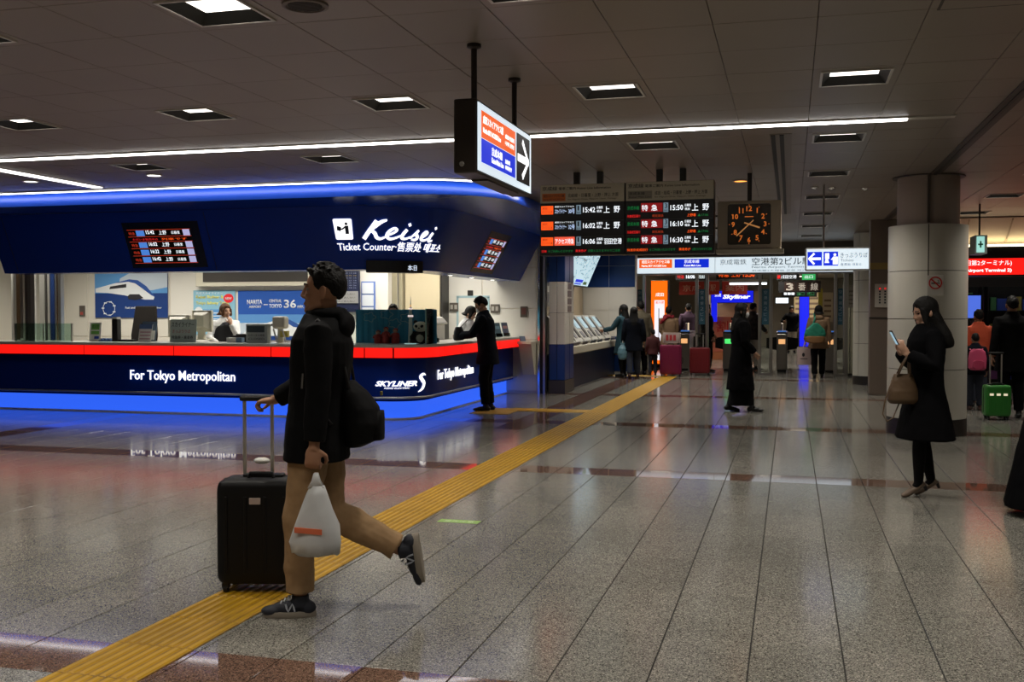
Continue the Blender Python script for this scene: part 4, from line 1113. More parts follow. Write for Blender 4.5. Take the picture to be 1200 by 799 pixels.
text('lettering', '京成本線', at(f, .28, .125), TXT_W, t, .055, .25, bold=.03, depth=.0015, z=-.004)
text('lettering', 'Keisei Main Line', at(f, .28, .08), TXT_W, t, .034, .28, bold=.02, depth=.0015, z=-.004)
text('lettering', '京成本线', at(f, .60, .12), TXT_W, t, .03, .12, bold=.01, depth=.0015, z=-.004)
text('lettering', '게이세이본선', at(f, .60, .08), TXT_W, t, .03, .16, bold=.01, depth=.0015, z=-.004)
MB().rect(.90, .045, 1.26, .375, f, .003, -.006).build('arrow_field', mat('sign_black', (.01, .011, .012), .4), t)
MB().ribbon([(.92, .21), (1.22, .21)], .026, f, .002, -.003, 1).ribbon([(1.05, .335), (1.215, .21), (1.05, .085)], .021, f, .002, -.003, 1).build('arrow', TXT_W, t)

# two departure boards side by side
BEIGE = mat('board_header_beige', (.46, .42, .33), .5)
def dep_board(x0, label, posts, head2, rows, foot):
    w = 1.015; y = 12.0; z0 = 2.165; z1 = 3.0
    t = empty('departure_board', (x0+w/2, y, ZC), label, 'departure board')
    MB().box((x0, y, z0), (x0+w, y+.22, z1)).build('case', BLACK, t, bevel=.006)
    MB().box((x0+.005, y-.012, 2.785), (x0+w-.005, y+.01, z1-.004)).build('header_plate', BEIGE, t)
    for px_ in posts: MB().box((px_-.035, y+.07, z1-.01), (px_+.035, y+.14, ZC)).build('post', DARK, t)
    f = plane((x0, y-.012, z0), (1, 0, 0), (0, 0, 1))
    text('header_lettering', '京成線', at(f, .03, .765), TXT_D, t, .05, .18, bold=.01, depth=.001, z=0)
    text('header_lettering', '電車ご案内 Keisei Line Information', at(f, .23, .77), TXT_D, t, .034, .62, bold=.01, depth=.001, z=0)
    MB().rect(.03, .64, .31, .73, f, .002, 0).build('line_block', mat('block_orange', (.60, .15, .03), .5) if head2 else mat('block_grey', (.24, .22, .18), .5), t)
    text('block_lettering', '成田スカイアクセス線' if head2 else '京成本線', at(f, .045, .685), TXT_D, t, .035, .25 if head2 else .18, bold=.01, depth=.001, z=.002)
    text('block_lettering', 'Narita SKY ACCESS Line' if head2 else 'Keisei Main Line', at(f, .045, .65), TXT_D, t, .022, .25, depth=.001, z=.002)
    text('header_lettering', '北総線・日暮里・上野・押上 方面' if head2 else '成田・船橋・日暮里・上野・押上 方面', at(f, .34, .68), TXT_D, t, .045, .6, bold=.01, depth=.001, z=0)
    text('header_lettering', 'for Higashi-Ginza, Nippori, Ueno, Oshiage', at(f, .34, .643), TXT_D, t, .024, .58, depth=.001, z=0)
    for (zr) in (.43, .245): MB().rect(.01, zr-.032, w-.01, zr-.029, f, .001, .014).build('divider', mat('divider_grey', (.1, .1, .1), .5), t)
    ff = plane((x0, y, z0), (1, 0, 0), (0, 0, 1))
    for i, (zr, rw) in enumerate(zip((.495, .31, .125), rows)):
        if head2:
            MB().rect(.015, zr-.008, .16, zr+.092, ff, .002, .001).build('service_block', LED_O, t)
            text('block_lettering', '成田', at(ff, .03, zr+.048), TXT_D, t, .028, .06, bold=.01, depth=.0008, z=.003)
            text('block_lettering', 'スカイアクセス線', at(ff, .03, zr+.008), TXT_D, t, .026, .12, bold=.01, depth=.0008, z=.003)
            if rw[0] == 'acc':
                MB().rect(.175, zr-.008, .42, zr+.095, ff, .002, .001).build('train_block', emis('led_salmon', (1.0, .12, .06), .9), t)
                text('train_name', 'アクセス特急', at(ff, .185, zr+.01), LED_W, t, .062, .225, bold=.01, depth=.0008, z=.003)
            else:
                text('train_small', '成田スカイアクセス', at(ff, .18, zr+.07), LED_W, t, .02, .23, depth=.0008, z=.002)
                text('train_name', 'スカイライナー', at(ff, .18, zr), emis('led_pale_blue', (.55, .7, 1), 1.1), t, .05, .14, bold=.01, depth=.0008, z=.002)
                text('train_number', rw[0], at(ff, .345, zr-.005), emis('led_pale_blue', (.55, .7, 1), 1.1), t, .058, .075, bold=.01, depth=.0008, z=.002)
        else:
            text('service', '京成本線', at(ff, .02, zr+.02), LED_G, t, .045, .14, bold=.01, depth=.0008, z=.002)
            MB().rect(.18, zr-.008, .43, zr+.095, ff, .002, .001).build('train_block', emis('led_dark_red', (.30, .008, .01), .6), t)
            text('train_name', '特', at(ff, .19, zr+.005), LED_W, t, .07, .07, bold=.012, depth=.0008, z=.003)
            text('train_name', '急', at(ff, .30, zr+.005), LED_W, t, .07, .07, bold=.012, depth=.0008, z=.003)
        pb = MB().rect(.44, zr-.012, .495, zr+.095, ff, .002, .001).build('platform_block', emis('led_grey_blue', (.25, .36, .45), .55), t)
        text('platform_number', '1' if head2 else '3', at(ff, .455, zr+.03), TXT_D, pb, .055, None if not head2 else .018, bold=.01, depth=.0008, z=.003)
        text('platform_small', '番線', at(ff, .446, zr-.006), TXT_D, pb, .022, .042, depth=.0008, z=.003)
        text('time', rw[1], at(ff, .52, zr+.005), LED_W, t, .06, .145, bold=.01, depth=.0008, z=.002)
        text('via', '日暮里', at(ff, .685, zr+.045), LED_W, t, .03, .07, bold=.01, depth=.0008, z=.002)
        text('via', '経由', at(ff, .685, zr+.003), LED_W, t, .03, .055, bold=.01, depth=.0008, z=.002)
        if rw[2] == '上野':
            text('destination', '上', at(ff, .765, zr-.004), LED_W, t, .075, .072, bold=.012, depth=.0008, z=.002)
            text('destination', '野', at(ff, .885, zr-.004), LED_W, t, .075, .072, bold=.012, depth=.0008, z=.002)
        else:
            text('destination', rw[2], at(ff, .77, zr-.002), LED_W, t, .07, .21, bold=.01, depth=.0008, z=.002)
        if not head2 and i < 2:
            text('connection', '先着成田湯川', at(ff, .02, zr-.07), LED_R, t, .034, .15, bold=.012, depth=.0008, z=.002)
            text('connection', '青砥乗換', at(ff, .31, zr-.07), emis('led_dim_orange', (.5, .05, .01), .5), t, .032, .13, bold=.01, depth=.0008, z=.002)
            text('connection', '上野着', at(ff, .71, zr-.07), LED_O, t, .034, .10, bold=.012, depth=.0008, z=.002)
            text('connection', '▲17:06', at(ff, .83, zr-.07), LED_G, t, .03, .12, depth=.0008, z=.002)
    text('ticker', '快速京成成田行' if not head2 else '京成本線', at(ff, .02, .035), LED_O if not head2 else LED_R, t, .032, .24 if not head2 else .06, bold=.01, depth=.0008, z=.002)
    text('ticker', 'をご利用いただけます', at(ff, .28 if not head2 else .10, .035), LED_G, t, .03, .3, depth=.0008, z=.002)
    text('ticker', '乗車券が', at(ff, .62 if not head2 else .43, .035), LED_O if not head2 else LED_R, t, .032, .13, bold=.01, depth=.0008, z=.002)
    text('ticker', '必要となりますのでご注意', at(ff, .77 if not head2 else .58, .035), LED_G, t, .03, .22 if not head2 else .38, depth=.0008, z=.002)
    return t
dep_board(-2.885, 'left departure board with orange blocks and white train times', (-2.46, -2.18), True, (('30号', '15:42', '上野'), ('32号', '16:02', '上野'), ('acc', '16:06', '羽田空港')), 1)
dep_board(-1.862, 'right departure board with red blocks and white train times', (-1.48, -1.21), False, (('', '15:50', '上野'), ('', '16:10', '上野'), ('', '16:30', '上野')), 2)

# square hanging clock
t = empty('hanging_clock', (-.48, 12.7, ZC), 'square hanging clock with glowing orange numerals in a grey case', 'clock')
CG = mat('clock_case', (.42, .35, .26), .45)
MB().box((-.85, 12.6, 2.24), (-.11, 12.85, 2.815)).build('case', CG, t, bevel=.02)
MB().box((-.505, 12.68, 2.81), (-.455, 12.74, ZC)).build('post', DARK, t)
MB().box((-.86, 12.55, 2.19), (-.08, 12.85, 2.238)).build('ledge', mat('ledge_cream', (.42, .38, .29), .45), t)
f = plane((-.48, 12.6, 2.535), (1, 0, 0), (0, 0, 1))
pts = []
for cx_, cy_, a0 in ((.225, .215, 0), (-.225, .215, 90), (-.225, -.215, 180), (.225, -.215, 270)):
    for q in range(5): a = radians(a0+22.5*q); pts.append((cx_+.025*cos(a), cy_+.025*sin(a)))
MB().poly(pts, lambda x, y, z: f(x, y, z), .006).build('dial', mat('dial_brown', (.028, .019, .008), .3), t)
CK = emis('clock_amber', (.85, .20, .03), .55); CK2 = emis('hand_amber', (.75, .33, .10), .40)
for h_ in range(1, 13):
    a = pi/2 - 2*pi*h_/12
    text('numeral', str(h_), at(f, .185*cos(a), .185*sin(a)-.03), CK, t, .06, None, 'C', bold=.02, depth=.001, z=.006)
b = MB()
for q in range(60):
    a = 2*pi*q/60
    if q % 5 == 0: b.ribbon([(.222*cos(a), .222*sin(a)), (.236*cos(a), .236*sin(a))], .004, f, .001, .006, 1)
b.build('minute_mark', CK, t)
def hand(deg, l, w, back):
    a = radians(90-deg); return MB().ribbon([(-back*cos(a), -back*sin(a)), (l*cos(a), l*sin(a))], [w*.7, w], f, .002, .008, 1)
hand(227, .20, .008, .07).build('minute_hand', CK2, t)
hand(109, .13, .010, .06).build('hour_hand', CK2, t)
MB().rect(-.05, .085, .05, .094, f, .001, .006).build('maker_line', CK, t)

# arrow sign to the ticket office
t = empty('hanging_ticket_sign', (.58, 14, ZC), 'lit white sign with blue left arrow and ticket machine pictogram', 'sign')
MB().box((.18, 14.0, 2.03), (.985, 14.14, 2.33)).build('case', mat('case_white', (.6, .6, .58), .4), t, bevel=.02)
f = plane((.18, 14.0, 2.03), (1, 0, 0), (0, 0, 1))
MB().rect(.02, .02, .785, .28, f, .004, 0).build('lit_face', SIGN_W, t)
for x in (.03, .23): MB().rect(x, .065, x+.18, .245, f, .002, .004).build('blue_field', SIGN_B, t)
MB().ribbon([(.195, .155), (.055, .155)], .016, f, .002, .006, 1).ribbon([(.115, .225), (.048, .155), (.115, .085)], .013, f, .002, .006, 1).build('arrow', TXT_W, t)
MB().rect(.25, .15, .30, .225, f, .002, .006).poly([(.245, .10), (.30, .10), (.285, .145), (.255, .145)], lambda x, y, z: f(x, y, z+.006), .002).poly([(.37+.018*cos(2*pi*q/12), .205+.018*sin(2*pi*q/12)) for q in range(12)], lambda x, y, z: f(x, y, z+.006), .002).poly([(.345, .08), (.405, .08), (.405, .18), (.35, .18), (.32, .14), (.345, .14)], lambda x, y, z: f(x, y, z+.006), .002).build('pictogram', TXT_W, t)
text('lettering', 'きっぷうりば', at(f, .44, .165), mat('sign_ink', (.12, .17, .3), .5), t, .065, .33, depth=.001, z=.004)
text('lettering', 'Tickets', at(f, .44, .115), mat('sign_ink2', (.3, .36, .45), .5), t, .035, .16, depth=.001, z=.004)
text('lettering', '售票处 매표소', at(f, .44, .06), mat('sign_ink3', (.08, .15, .4), .5), t, .035, .26, depth=.001, z=.004)
MB().tube([(.41, 14.07, 2.32), (.41, 14.07, ZC)], .012).build('post', STEEL, t)
# ------------------------------------------------------------------ blue and white pillar and ticket machine bay
def tiled_pillar(x0, y0, x1, y1, label):
    t = empty('tiled_pillar', ((x0+x1)/2, (y0+y1)/2, 0), label, 'pillar')
    MB().box((x0+.01, y0+.01, 0), (x1-.01, y1-.01, ZC)).build('core', DARK, t)
    MB().box((x0-.004, y0-.004, 0), (x1+.004, y1+.004, .24)).build('base', mat('base_dark', (.05, .045, .04), .4), t)
    n = 2; w = (x1-x0)/n
    for i in range(n):
        for (za, zb, m) in ((.25, .90, BLUEPAINT), (.905, 1.48, WHITE), (1.485, 2.05, WHITE), (2.055, 2.62, BLUEPAINT), (2.625, 3.14, BLUEPAINT)):
            MB().box((x0+w*i+.004, y0, za), (x0+w*(i+1)-.004, y0+.02, zb)).build('tile_panel', m, t, bevel=.004, seg=1)
    for i in range(2):
        w2 = (y1-y0)/2
        for (za, zb, m) in ((.25, .90, BLUEPAINT), (.905, 1.48, WHITE), (1.485, 2.05, WHITE), (2.055, 2.62, BLUEPAINT), (2.625, 3.14, BLUEPAINT)):
            MB().box((x1-.02, y0+w2*i+.024, za), (x1, y0+w2*(i+1)-.004, zb)).build('tile_panel', m, t, bevel=.004, seg=1)
    return t
p = tiled_pillar(-4.28, 18.5, -3.98, 19.3, 'square blue and white tiled pillar at the corner of the ticket office')
for i in range(4): MB().box((-3.985, 18.75+.0, 1.50+.14*i), (-3.972, 19.05, 1.61+.14*i)).build('notice', mat('notice_dim', (.26, .2, .2), .5), p)
bay = tag(MB().box((-5.2, 19.3, 0), (-4.95, 25.2, 3.15)).build('wall_ticket_bay', mat('bay_wall', (.5, .46, .4), .5)), 'cream wall behind the ticket machines', 'wall', kind='structure')
for y in range(5):
    MB().box((-4.955, 19.35+1.15*y, 2.12), (-4.935, 20.45+1.15*y, 3.12)).build('blue_panel', BLUEPAINT, bay)
    MB().box((-4.955, 19.35+1.15*y, 1.15), (-4.940, 20.45+1.15*y, 2.1)).build('cream_panel', mat('machine_wall', (.45, .36, .24), .45), bay)
e = tag(MB().box((-4.95, 25.1, 0), (-3.62, 25.25, 3.15)).build('wall_bay_end', WHITE), 'white and blue end wall of the ticket machine bay', 'wall', kind='structure')
for i in range(2):
    for (za, zb, m) in ((.05, .9, BLUEPAINT), (.91, 1.53, WHITE), (1.54, 2.1, WHITE), (2.11, 2.62, BLUEPAINT), (2.63, 3.14, BLUEPAINT)):
        MB().box((-4.93+.64*i, 25.085, za), (-4.30+.64*i, 25.1, zb)).build('tile_panel', m, e)
# the machine bench and the machines
t = empty('ticket_machine_bench', (-4.4, 22.3, 0), 'long cream ticket machine bench over a dark blue base', 'counter')
MB().box((-4.95, 19.4, .0), (-4.15, 25.05, .66)).build('base', mat('base_navy', (.006, .010, .03), .4), t)
MB().box((-4.95, 19.4, .68), (-4.02, 25.05, .84)).build('shelf', CREAM2, t, bevel=.02)
MSC = emis('machine_screen', (.55, .75, .85), .35)
for i in range(6):
    y = 19.9 + .86*i
    m = empty('ticket_machine', (-4.5, y, .84), 'sloped ticket vending machine panel, %s from the office pillar' % ORD[i], 'ticket machine', 'ticket machines in the bay')
    w = .36
    prof = [(-4.94, .84), (-4.14, .84), (-4.14, .90), (-4.55, 1.42), (-4.94, 1.42)]
    MB().loft([[(x, y-w, z) for x, z in prof], [(x, y+w, z) for x, z in prof]]).build('body', mat('machine_white', (.48, .47, .43), .35), m, bevel=.012)
    up = Vector((-.41, 0, .52)).normalized()
    f = plane((-4.16, y-w, .93), (0, 1, 0), up)
    MB().rect(.08, .28, .46, .58, f, .012, .002).build('screen', MSC, m)
    MB().rect(.08, .05, .30, .2, f, .012, .002).build('key_panel', mat('key_grey', (.2, .2, .21), .4), m)
    MB().rect(.5, .05, .64, .56, f, .014, .002).build('slot_panel', mat('slot_dark', (.06, .055, .05), .4), m)
    MB().box((-4.12, y-.3, .845), (-4.04, y+.3, .9)).build('coin_tray', STEEL, m)
# small posters and machines on the bay wall
for i, (y, z, w, h, c, lab) in enumerate(((20.2, 1.75, .5, .3, (.4, .1, .08), 'small red poster on the bay wall above the first ticket machine'), (21.1, 1.62, .4, .5, (.3, .28, .25), 'grey notice on the bay wall above the second ticket machine'), (22.2, 1.6, .45, .55, (.4, .15, .15), 'pinkish poster on the bay wall above the third ticket machine'), (23.4, 1.62, .5, .5, (.42, .3, .16), 'orange brown poster on the bay wall above the fourth ticket machine'))):
    t = empty('wall_poster', (-4.94, y, z), lab, 'poster')
    MB().box((-4.945, y, z), (-4.925, y+w, z+h)).build('sheet', mat('wall_poster_%d' % i, c, .5), t)
    MB().box((-4.93, y+.05, z+h*.6), (-4.922, y+w-.05, z+h*.85)).build('headline', PAPER, t)
    MB().box((-4.93, y+.05, z+h*.15), (-4.922, y+w*.5, z+h*.5)).build('picture', mat('wall_poster_pic', (.2, .18, .2), .5), t)
t = empty('wall_clock', (-4.94, 19.75, 1.72), 'round dial on the bay wall beside the pillar', 'clock')
mb = MB().tube([(-4.94, 19.75, 1.80), (-4.90, 19.75, 1.80)], .11, 24); mb.build('case', DARK, t)
MB().tube([(-4.90, 19.75, 1.80), (-4.893, 19.75, 1.80)], .095, 24).build('dial', WHITE, t)
MB().box((-4.893, 19.745, 1.80), (-4.889, 19.755, 1.88)).build('hand', BLACK, t)
# slanted lit fare map
t = empty('fare_map_board', (-4.4, 22, 2.1), 'lit white fare map board slanting above the ticket machines', 'map board')
f = plane((-4.55, 20.1, 2.06), (0, 1, 0), Vector((.32, 0, .74)))
MB().rect(0, 0, 3.5, .82, f, .05, -.055).build('case', DARK, t)
for y_ in (20.6, 23.0): MB().box((-4.93, y_, 2.45), (-4.42, y_+.05, 2.5)).build('wall_arm', DARK, t)
mp = MB().rect(.03, .03, 3.47, .79, f, .004, -.004).build('lit_face', emis('map_white', (.62, .85, .95), .8), t)
b = MB(); random.seed(11)
for i in range(26):
    x = random.uniform(.15, 3.3); y = random.uniform(.2, .74); q = [(x, y)]
    for _ in range(3): x += random.uniform(-.15, .35); y += random.uniform(-.12, .12); q.append((min(x, 3.4), min(max(y, .15), .76)))
    b.ribbon(q, .005, f, .001, .001, 2)
b.build('route_line', mat('route_grey', (.3, .38, .42), .5), mp)
b = MB()
for i in range(70):
    x, y = random.uniform(.1, 3.3), random.uniform(.18, .74); b.rect(x, y, x+.05, y+.03, f, .001, .0015)
b.build('station_mark', mat('station_ink', (.2, .25, .3), .5), mp)
MB().rect(1.9, .10, 2.7, .17, f, .001, .001).rect(1.9, .05, 2.6, .08, f, .001, .001).build('legend', SIGN_B, mp)
MB().rect(2.8, .06, 3.2, .13, f, .001, .001).build('legend_green', mat('legend_green', (.3, .6, .2), .5), mp)

# ------------------------------------------------------------------ gate line
GY = 25.3
gs = empty('station_name_sign', (-1.1, GY, 2.44), 'long lit white station name sign over the gate line', 'sign')
MB().box((-3.66, GY-.02, 2.40), (1.42, GY+.25, 2.84)).build('case', mat('case_grey', (.3, .3, .3), .4), gs, bevel=.01)
f = plane((-3.64, GY-.02, 2.44), (1, 0, 0), (0, 0, 1))
MB().rect(0, 0, 1.88, .37, f, .004, .001).rect(1.89, 0, 5.04, .37, f, .004, .001).build('lit_face', SIGN_W, gs)
MB().rect(.06, .13, .86, .34, f, .003, .005).build('orange_field', SIGN_O, gs)
MB().rect(.92, .13, 1.74, .34, f, .003, .005).build('blue_field', SIGN_B, gs)
text('lettering', '成田スカイアクセス線', at(f, .12, .24), TXT_W, gs, .08, .68, bold=.03, depth=.001, z=.008)
text('lettering', 'Narita SKY ACCESS Line', at(f, .12, .16), TXT_W, gs, .05, .6, bold=.02, depth=.001, z=.008)
text('lettering', '京成本線', at(f, 1.15, .24), TXT_W, gs, .08, .36, bold=.03, depth=.001, z=.008)
text('lettering', 'Keisei Main Line', at(f, 1.15, .16), TXT_W, gs, .05, .4, bold=.02, depth=.001, z=.008)
INK = mat('sign_ink_grey', (.12, .18, .26), .5); INK2 = mat('sign_ink_pale', (.38, .5, .6), .5)
text('lettering', '京成電鉄', at(f, 2.0, .19), INK2, gs, .13, .62, depth=.001, z=.006)
text('lettering', '空港第2ビル駅', at(f, 2.75, .17), INK, gs, .18, 1.35, bold=.01, depth=.001, z=.006)
text('lettering', '(第2旅客ターミナル)', at(f, 4.18, .20), INK2, gs, .10, .8, depth=.001, z=.006)
text('lettering', 'Narita Airport Terminal 2 Sta.', at(f, 2.75, .085), INK2, gs, .07, 1.6, depth=.001, z=.006)
text('lettering', '机场第2大楼站 공항 제2빌딩역', at(f, 2.75, .02), INK2, gs, .045, 1.5, depth=.001, z=.006)
hd = tag(MB().box((-5.0, GY+.05, 2.42), (3.0, GY+.3, 3.15)).build('wall_gate_header', mat('header_brown', (.10, .085, .07), .5)), 'dark header wall above the gate line', 'wall', kind='structure')
TEALF = mat('teal_film', (.03, .12, .18), .5)
for i, (xa, xb, lab) in enumerate(((-3.72, -3.44, 'pair of steel gate posts at the left end of the gate line'), (-2.23, -1.91, 'pair of steel gate posts with blue lettered film, second from the left'), (-.74, -.41, 'pair of steel gate posts with blue lettered film, third from the left'), (.99, 1.27, 'pair of steel gate posts with blue lettered film at the right end'))):
    t = empty('gate_post', ((xa+xb)/2, GY+.1, 0), lab, 'post')
    for x in (xa, xb-.07):
        MB().box((x, GY+.04, 0), (x+.07, GY+.18, 2.42)).build('steel_post', STEEL, t, bevel=.008)
    MB().box((xa+.07, GY+.09, .05), (xb-.07, GY+.10, 2.42)).build('pane', GLASS, t)
    MB().box((xa, GY+.02, 0), (xb, GY+.2, .05)).build('foot_rail', STEEL, t)
    MB().box((xa+.085, GY+.075, 1.2), (xb-.085, GY+.088, 2.05)).build('film', TEALF, t)
    for k_ in range(6): text('film_lettering', '空港第２ビル'[k_], at(plane(((xa+xb)/2, GY+.075, 1.93-.13*k_), (1, 0, 0), (0, 0, 1)), 0, 0), INK2, t, .08, .08, 'C', depth=.001, z=.001)
# swing glass doors leaning open between posts
t = empty('glass_door', (1.7, GY, 0), 'glass side panel with a curved steel handle right of the gate posts', 'door')
MB().box((1.30, GY+.08, .06), (2.2, GY+.10, 2.4)).build('pane', glassy('dim_glass', (.55, .58, .55)), t)
MB().box((1.30, GY+.05, 0), (2.2, GY+.13, .06)).build('bottom_rail', DARK, t)
MB().tube([(1.75, GY+.02, .9), (1.70, GY-.02, 1.1), (1.82, GY-.02, 1.35), (1.95, GY+.04, 1.5)], .016).build('handle', STEEL, t)
MB().box((1.27, GY+.05, 0), (1.31, GY+.13, 2.42)).build('hinge_post', STEEL, t)
# turnstiles
def gate(x, y, label, lamp):
    t = empty('ticket_gate', (x, y, 0), label, 'ticket gate', 'ticket gates in the gate line')
    MB().box((x-.13, y-.9, .05), (x+.13, y+.9, .95)).build('cabinet', mat('gate_steel', (.33, .31, .28), .35, .7), t, bevel=.03)
    MB().box((x-.11, y-.88, 0), (x+.11, y+.88, .06)).build('plinth', BLACK, t)
    MB().box((x-.135, y-.8, .95), (x+.135, y+.85, 1.0)).build('top', mat('gate_top', (.12, .11, .10), .3), t, bevel=.015)
    MB().box((x-.08, y-.91, .70), (x+.08, y-.895, .82)).build('indicator', emis('gate_' + lamp, (.1, 1, .2) if lamp == 'g' else (1, .5, .2), .9), t)
    MB().box((x-.1, y-.78, 1.0), (x+.1, y-.6, 1.03)).build('card_reader', emis('reader_blue', (.1, .3, .9), .4), t)
    for s in (-1, 1):
        MB().loft([[(x+s*.13, y+.3, .5), (x+s*.13, y+.34, .5), (x+s*.13, y+.34, .85), (x+s*.13, y+.3, .85)], [(x+s*.40, y+.3, .55), (x+s*.40, y+.33, .55), (x+s*.40, y+.33, .82), (x+s*.40, y+.3, .82)]]).build('flap', BLACK, t)
    for k_ in range(2): MB().lathe((x, y-.3+.5*k_, 0), [(.02, 1.0), (.02, 1.18), (.03, 1.2), (.0, 1.22)], 10).build('sensor', emis('gate_sensor', (1, .75, .5), .8) if k_ else STEEL, t)
for i, (x, l) in enumerate(((-2.62, 'o'), (-1.52, 'g'), (-.20, 'o'), (.95, 'o'))):
    gate(x, 27.6, 'steel ticket gate with black flaps, %s from the left' % ORD[i], l)

# ------------------------------------------------------------------ concourse beyond the gates
bc = tag(MB().box((-6.0, 25.6, 2.95), (4.0, 47, 3.0)).build('ceiling_concourse', mat('concourse_ceiling', (.34, .30, .25), .5)), 'low ceiling of the concourse beyond the gates', 'ceiling', kind='structure')
tag(MB().box((-5.6, 25.3, 0), (-5.4, 47, 3)).build('wall_concourse_left', mat('concourse_wall', (.48, .41, .32), .5)), 'left wall of the concourse beyond the gates', 'wall', kind='structure')
tag(MB().box((2.25, 25.3, 0), (2.4, 47, 3)).build('wall_concourse_right', mat('concourse_wall', (.48, .41, .32), .5)), 'right wall of the concourse beyond the gates', 'wall', kind='structure')
for i, (x, y) in enumerate(((-3.5, 29), (-.5, 29), (-3.5, 34), (.9, 34), (.3, 39), (.5, 43))):
    t = empty('concourse_ceiling_light', (x, y, 2.95), 'square light panel in the concourse ceiling, %s from the gates' % ORD[i], 'ceiling light', 'light panels in the concourse')
    MB().box((x-.3, y-.3, 2.93), (x+.3, y+.3, 2.955)).build('frame', FRAME, t)
    MB().box((x-.27, y-.27, 2.922), (x+.27, y+.27, 2.935)).build('diffuser', emis('concourse_lamp', (1, .9, .75), 4), t)
    beam(t, (0, 0, -.03), 60, .5, 150)
# orange lit advert pillar
t = empty('lit_advert_pillar', (-3.43, 28, 0), 'tall glowing orange and white advert panel left of the gates', 'advert panel')
MB().box((-3.66, 28.0, 0), (-3.18, 28.25, 2.36)).build('case', DARK, t, bevel=.01)
f = plane((-3.64, 28.0, .1), (1, 0, 0), (0, 0, 1))
MB().rect(0, 0, .44, 2.24, f, .004, .001).build('orange_face', emis('advert_orange', (1.0, .16, .005), 1.1), t)
MB().rect(.09, .1, .36, 1.72, f, .003, .005).build('white_field', emis('advert_white', (.95, .93, 1), 1.0), t)
text('lettering', '成田', at(f, .12, 1.82), TXT_W, t, .10, .22, bold=.02, depth=.001, z=.006)
text('lettering', '案内図', at(f, .12, 1.62), LED_O, t, .07, .22, bold=.02, depth=.001, z=.009)
MB().rect(.2, .5, .22, 1.5, f, .001, .009).build('route_line', mat('advert_ink', (.3, .3, .5), .5), t)
# blue counter sign
t = empty('blue_lit_sign', (-1.8, 33, 1.6), 'L shaped glowing blue sign with white lettering beyond the gates', 'sign')
MB().box((-2.42, 33.0, 1.78), (-1.10, 33.2, 2.18)).build('case', DARK, t)
f = plane((-2.40, 33.0, 1.2), (1, 0, 0), (0, 0, 1))
VB = emis('vivid_blue', (.008, .015, .85), .9)
MB().rect(0, .6, 1.28, .96, f, .004, .001).rect(0, 0, .18, .6, f, .004, .001).build('lit_face', VB, t)
text('lettering', 'Skyliner', at(f, .35, .68), TXT_W, t, .17, .85, bold=.04, shear=.2, depth=.001, z=.006)
text('lettering', '京成', at(f, .10, .78), TXT_W, t, .10, .2, bold=.02, depth=.001, z=.006)
t = empty('fare_booth', (-1.6, 33.4, 0), 'cream booth with an orange red poster front beyond the gates', 'booth')
MB().box((-2.6, 33.2, 0), (-.95, 34.4, .9)).build('counter', mat('booth_orange', (.5, .16, .06), .5), t)
MB().box((-2.6, 34.2, .9), (-.95, 34.4, 2.6)).build('back_panel', mat('booth_cream', (.45, .38, .26), .5), t)
MB().box((-2.6, 33.2, 2.2), (-.95, 34.4, 2.6)).build('canopy', mat('booth_grey', (.2, .18, .15), .5), t)
f = plane((-2.35, 33.19, .25), (1, 0, 0), (0, 0, 1))
MB().rect(0, 0, 1.1, 1.1, f, .02, .0).build('poster', mat('poster_salmon', (.55, .14, .08), .5), t)
text('poster_lettering', '割引', at(f, .1, .62), mat('poster_red', (.5, .01, .01), .5), t, .36, .75, bold=.04, depth=.002, z=.02)
text('poster_lettering', 'スカイライナー', at(f, .06, .33), TXT_D, t, .14, .95, bold=.02, depth=.002, z=.02)
MB().rect(.55, 1.0, .95, 1.08, f, .002, .02).build('poster_tab', TXT_D, t)
# red banners
for i, (x, w, lab, s_) in enumerate(((-3.25, .78, 'red hanging banner beyond the gates, leftmost', '京成'), (-2.42, .40, 'narrow red hanging banner beyond the gates, second', '駅'), (-1.98, .78, 'red hanging banner beyond the gates, third', '案内'))):
    t = empty('red_banner', (x, 31.5, 2.05), lab, 'banner')
    MB().box((x, 31.5, 2.02), (x+w-.04, 31.53, 2.42)).build('cloth', mat('banner_red', (.42, .03, .012), .6), t)
    text('lettering', s_, plane((x+.1, 31.5, 2.12), (1, 0, 0), (0, 0, 1)), mat('banner_pale', (.6, .3, .2), .6), t, .2, w-.24, bold=.02, depth=.001, z=.002)
    MB().tube([(x, 31.51, 2.43), (x+w-.04, 31.51, 2.43)], .012).build('rod', STEEL, t)
    for x_ in (x+.08, x+w-.12): MB().tube([(x_, 31.51, 2.43), (x_, 31.51, 2.95)], .006).build('cord', DARK, t)
# black LED boards
def led_board(x, y, z, w, h, label, parts):
    t = empty('led_board', (x+w/2, y, z), label, 'display')
    MB().box((x, y, z), (x+w, y+.12, z+h)).build('case', BLACK, t)
    for x_ in (x+.1, x+w-.1): MB().tube([(x_, y+.06, z+h-.01), (x_, y+.06, 2.95)], .012).build('hanger', DARK, t)
    f = plane((x, y, z), (1, 0, 0), (0, 0, 1))
    for s_, a, b, hh, ww, m in parts:
        text('lettering', s_, at(f, a, b), m, t, hh, ww, bold=.03, depth=.001, z=.002)
    return t
led_board(-2.05, 30, 2.44, 1.12, .24, 'black LED board with orange lettering under the station sign', (('特急', .06, .05, .15, .3, LED_O), ('上野', .42, .05, .15, .26, LED_O), ('15:50', .75, .05, .15, .32, LED_O)))
led_board(-3.2, 30, 2.42, .9, .2, 'black LED board with red and white lettering, left under the station sign', (('特急', .05, .04, .12, .2, LED_R), ('16:06', .30, .04, .12, .25, LED_W), ('羽田', .6, .04, .12, .22, LED_W)))
t = led_board(-.33, 30, 2.05, 1.14, .31, 'black platform sign reading three in pale lettering beyond the gates', ())
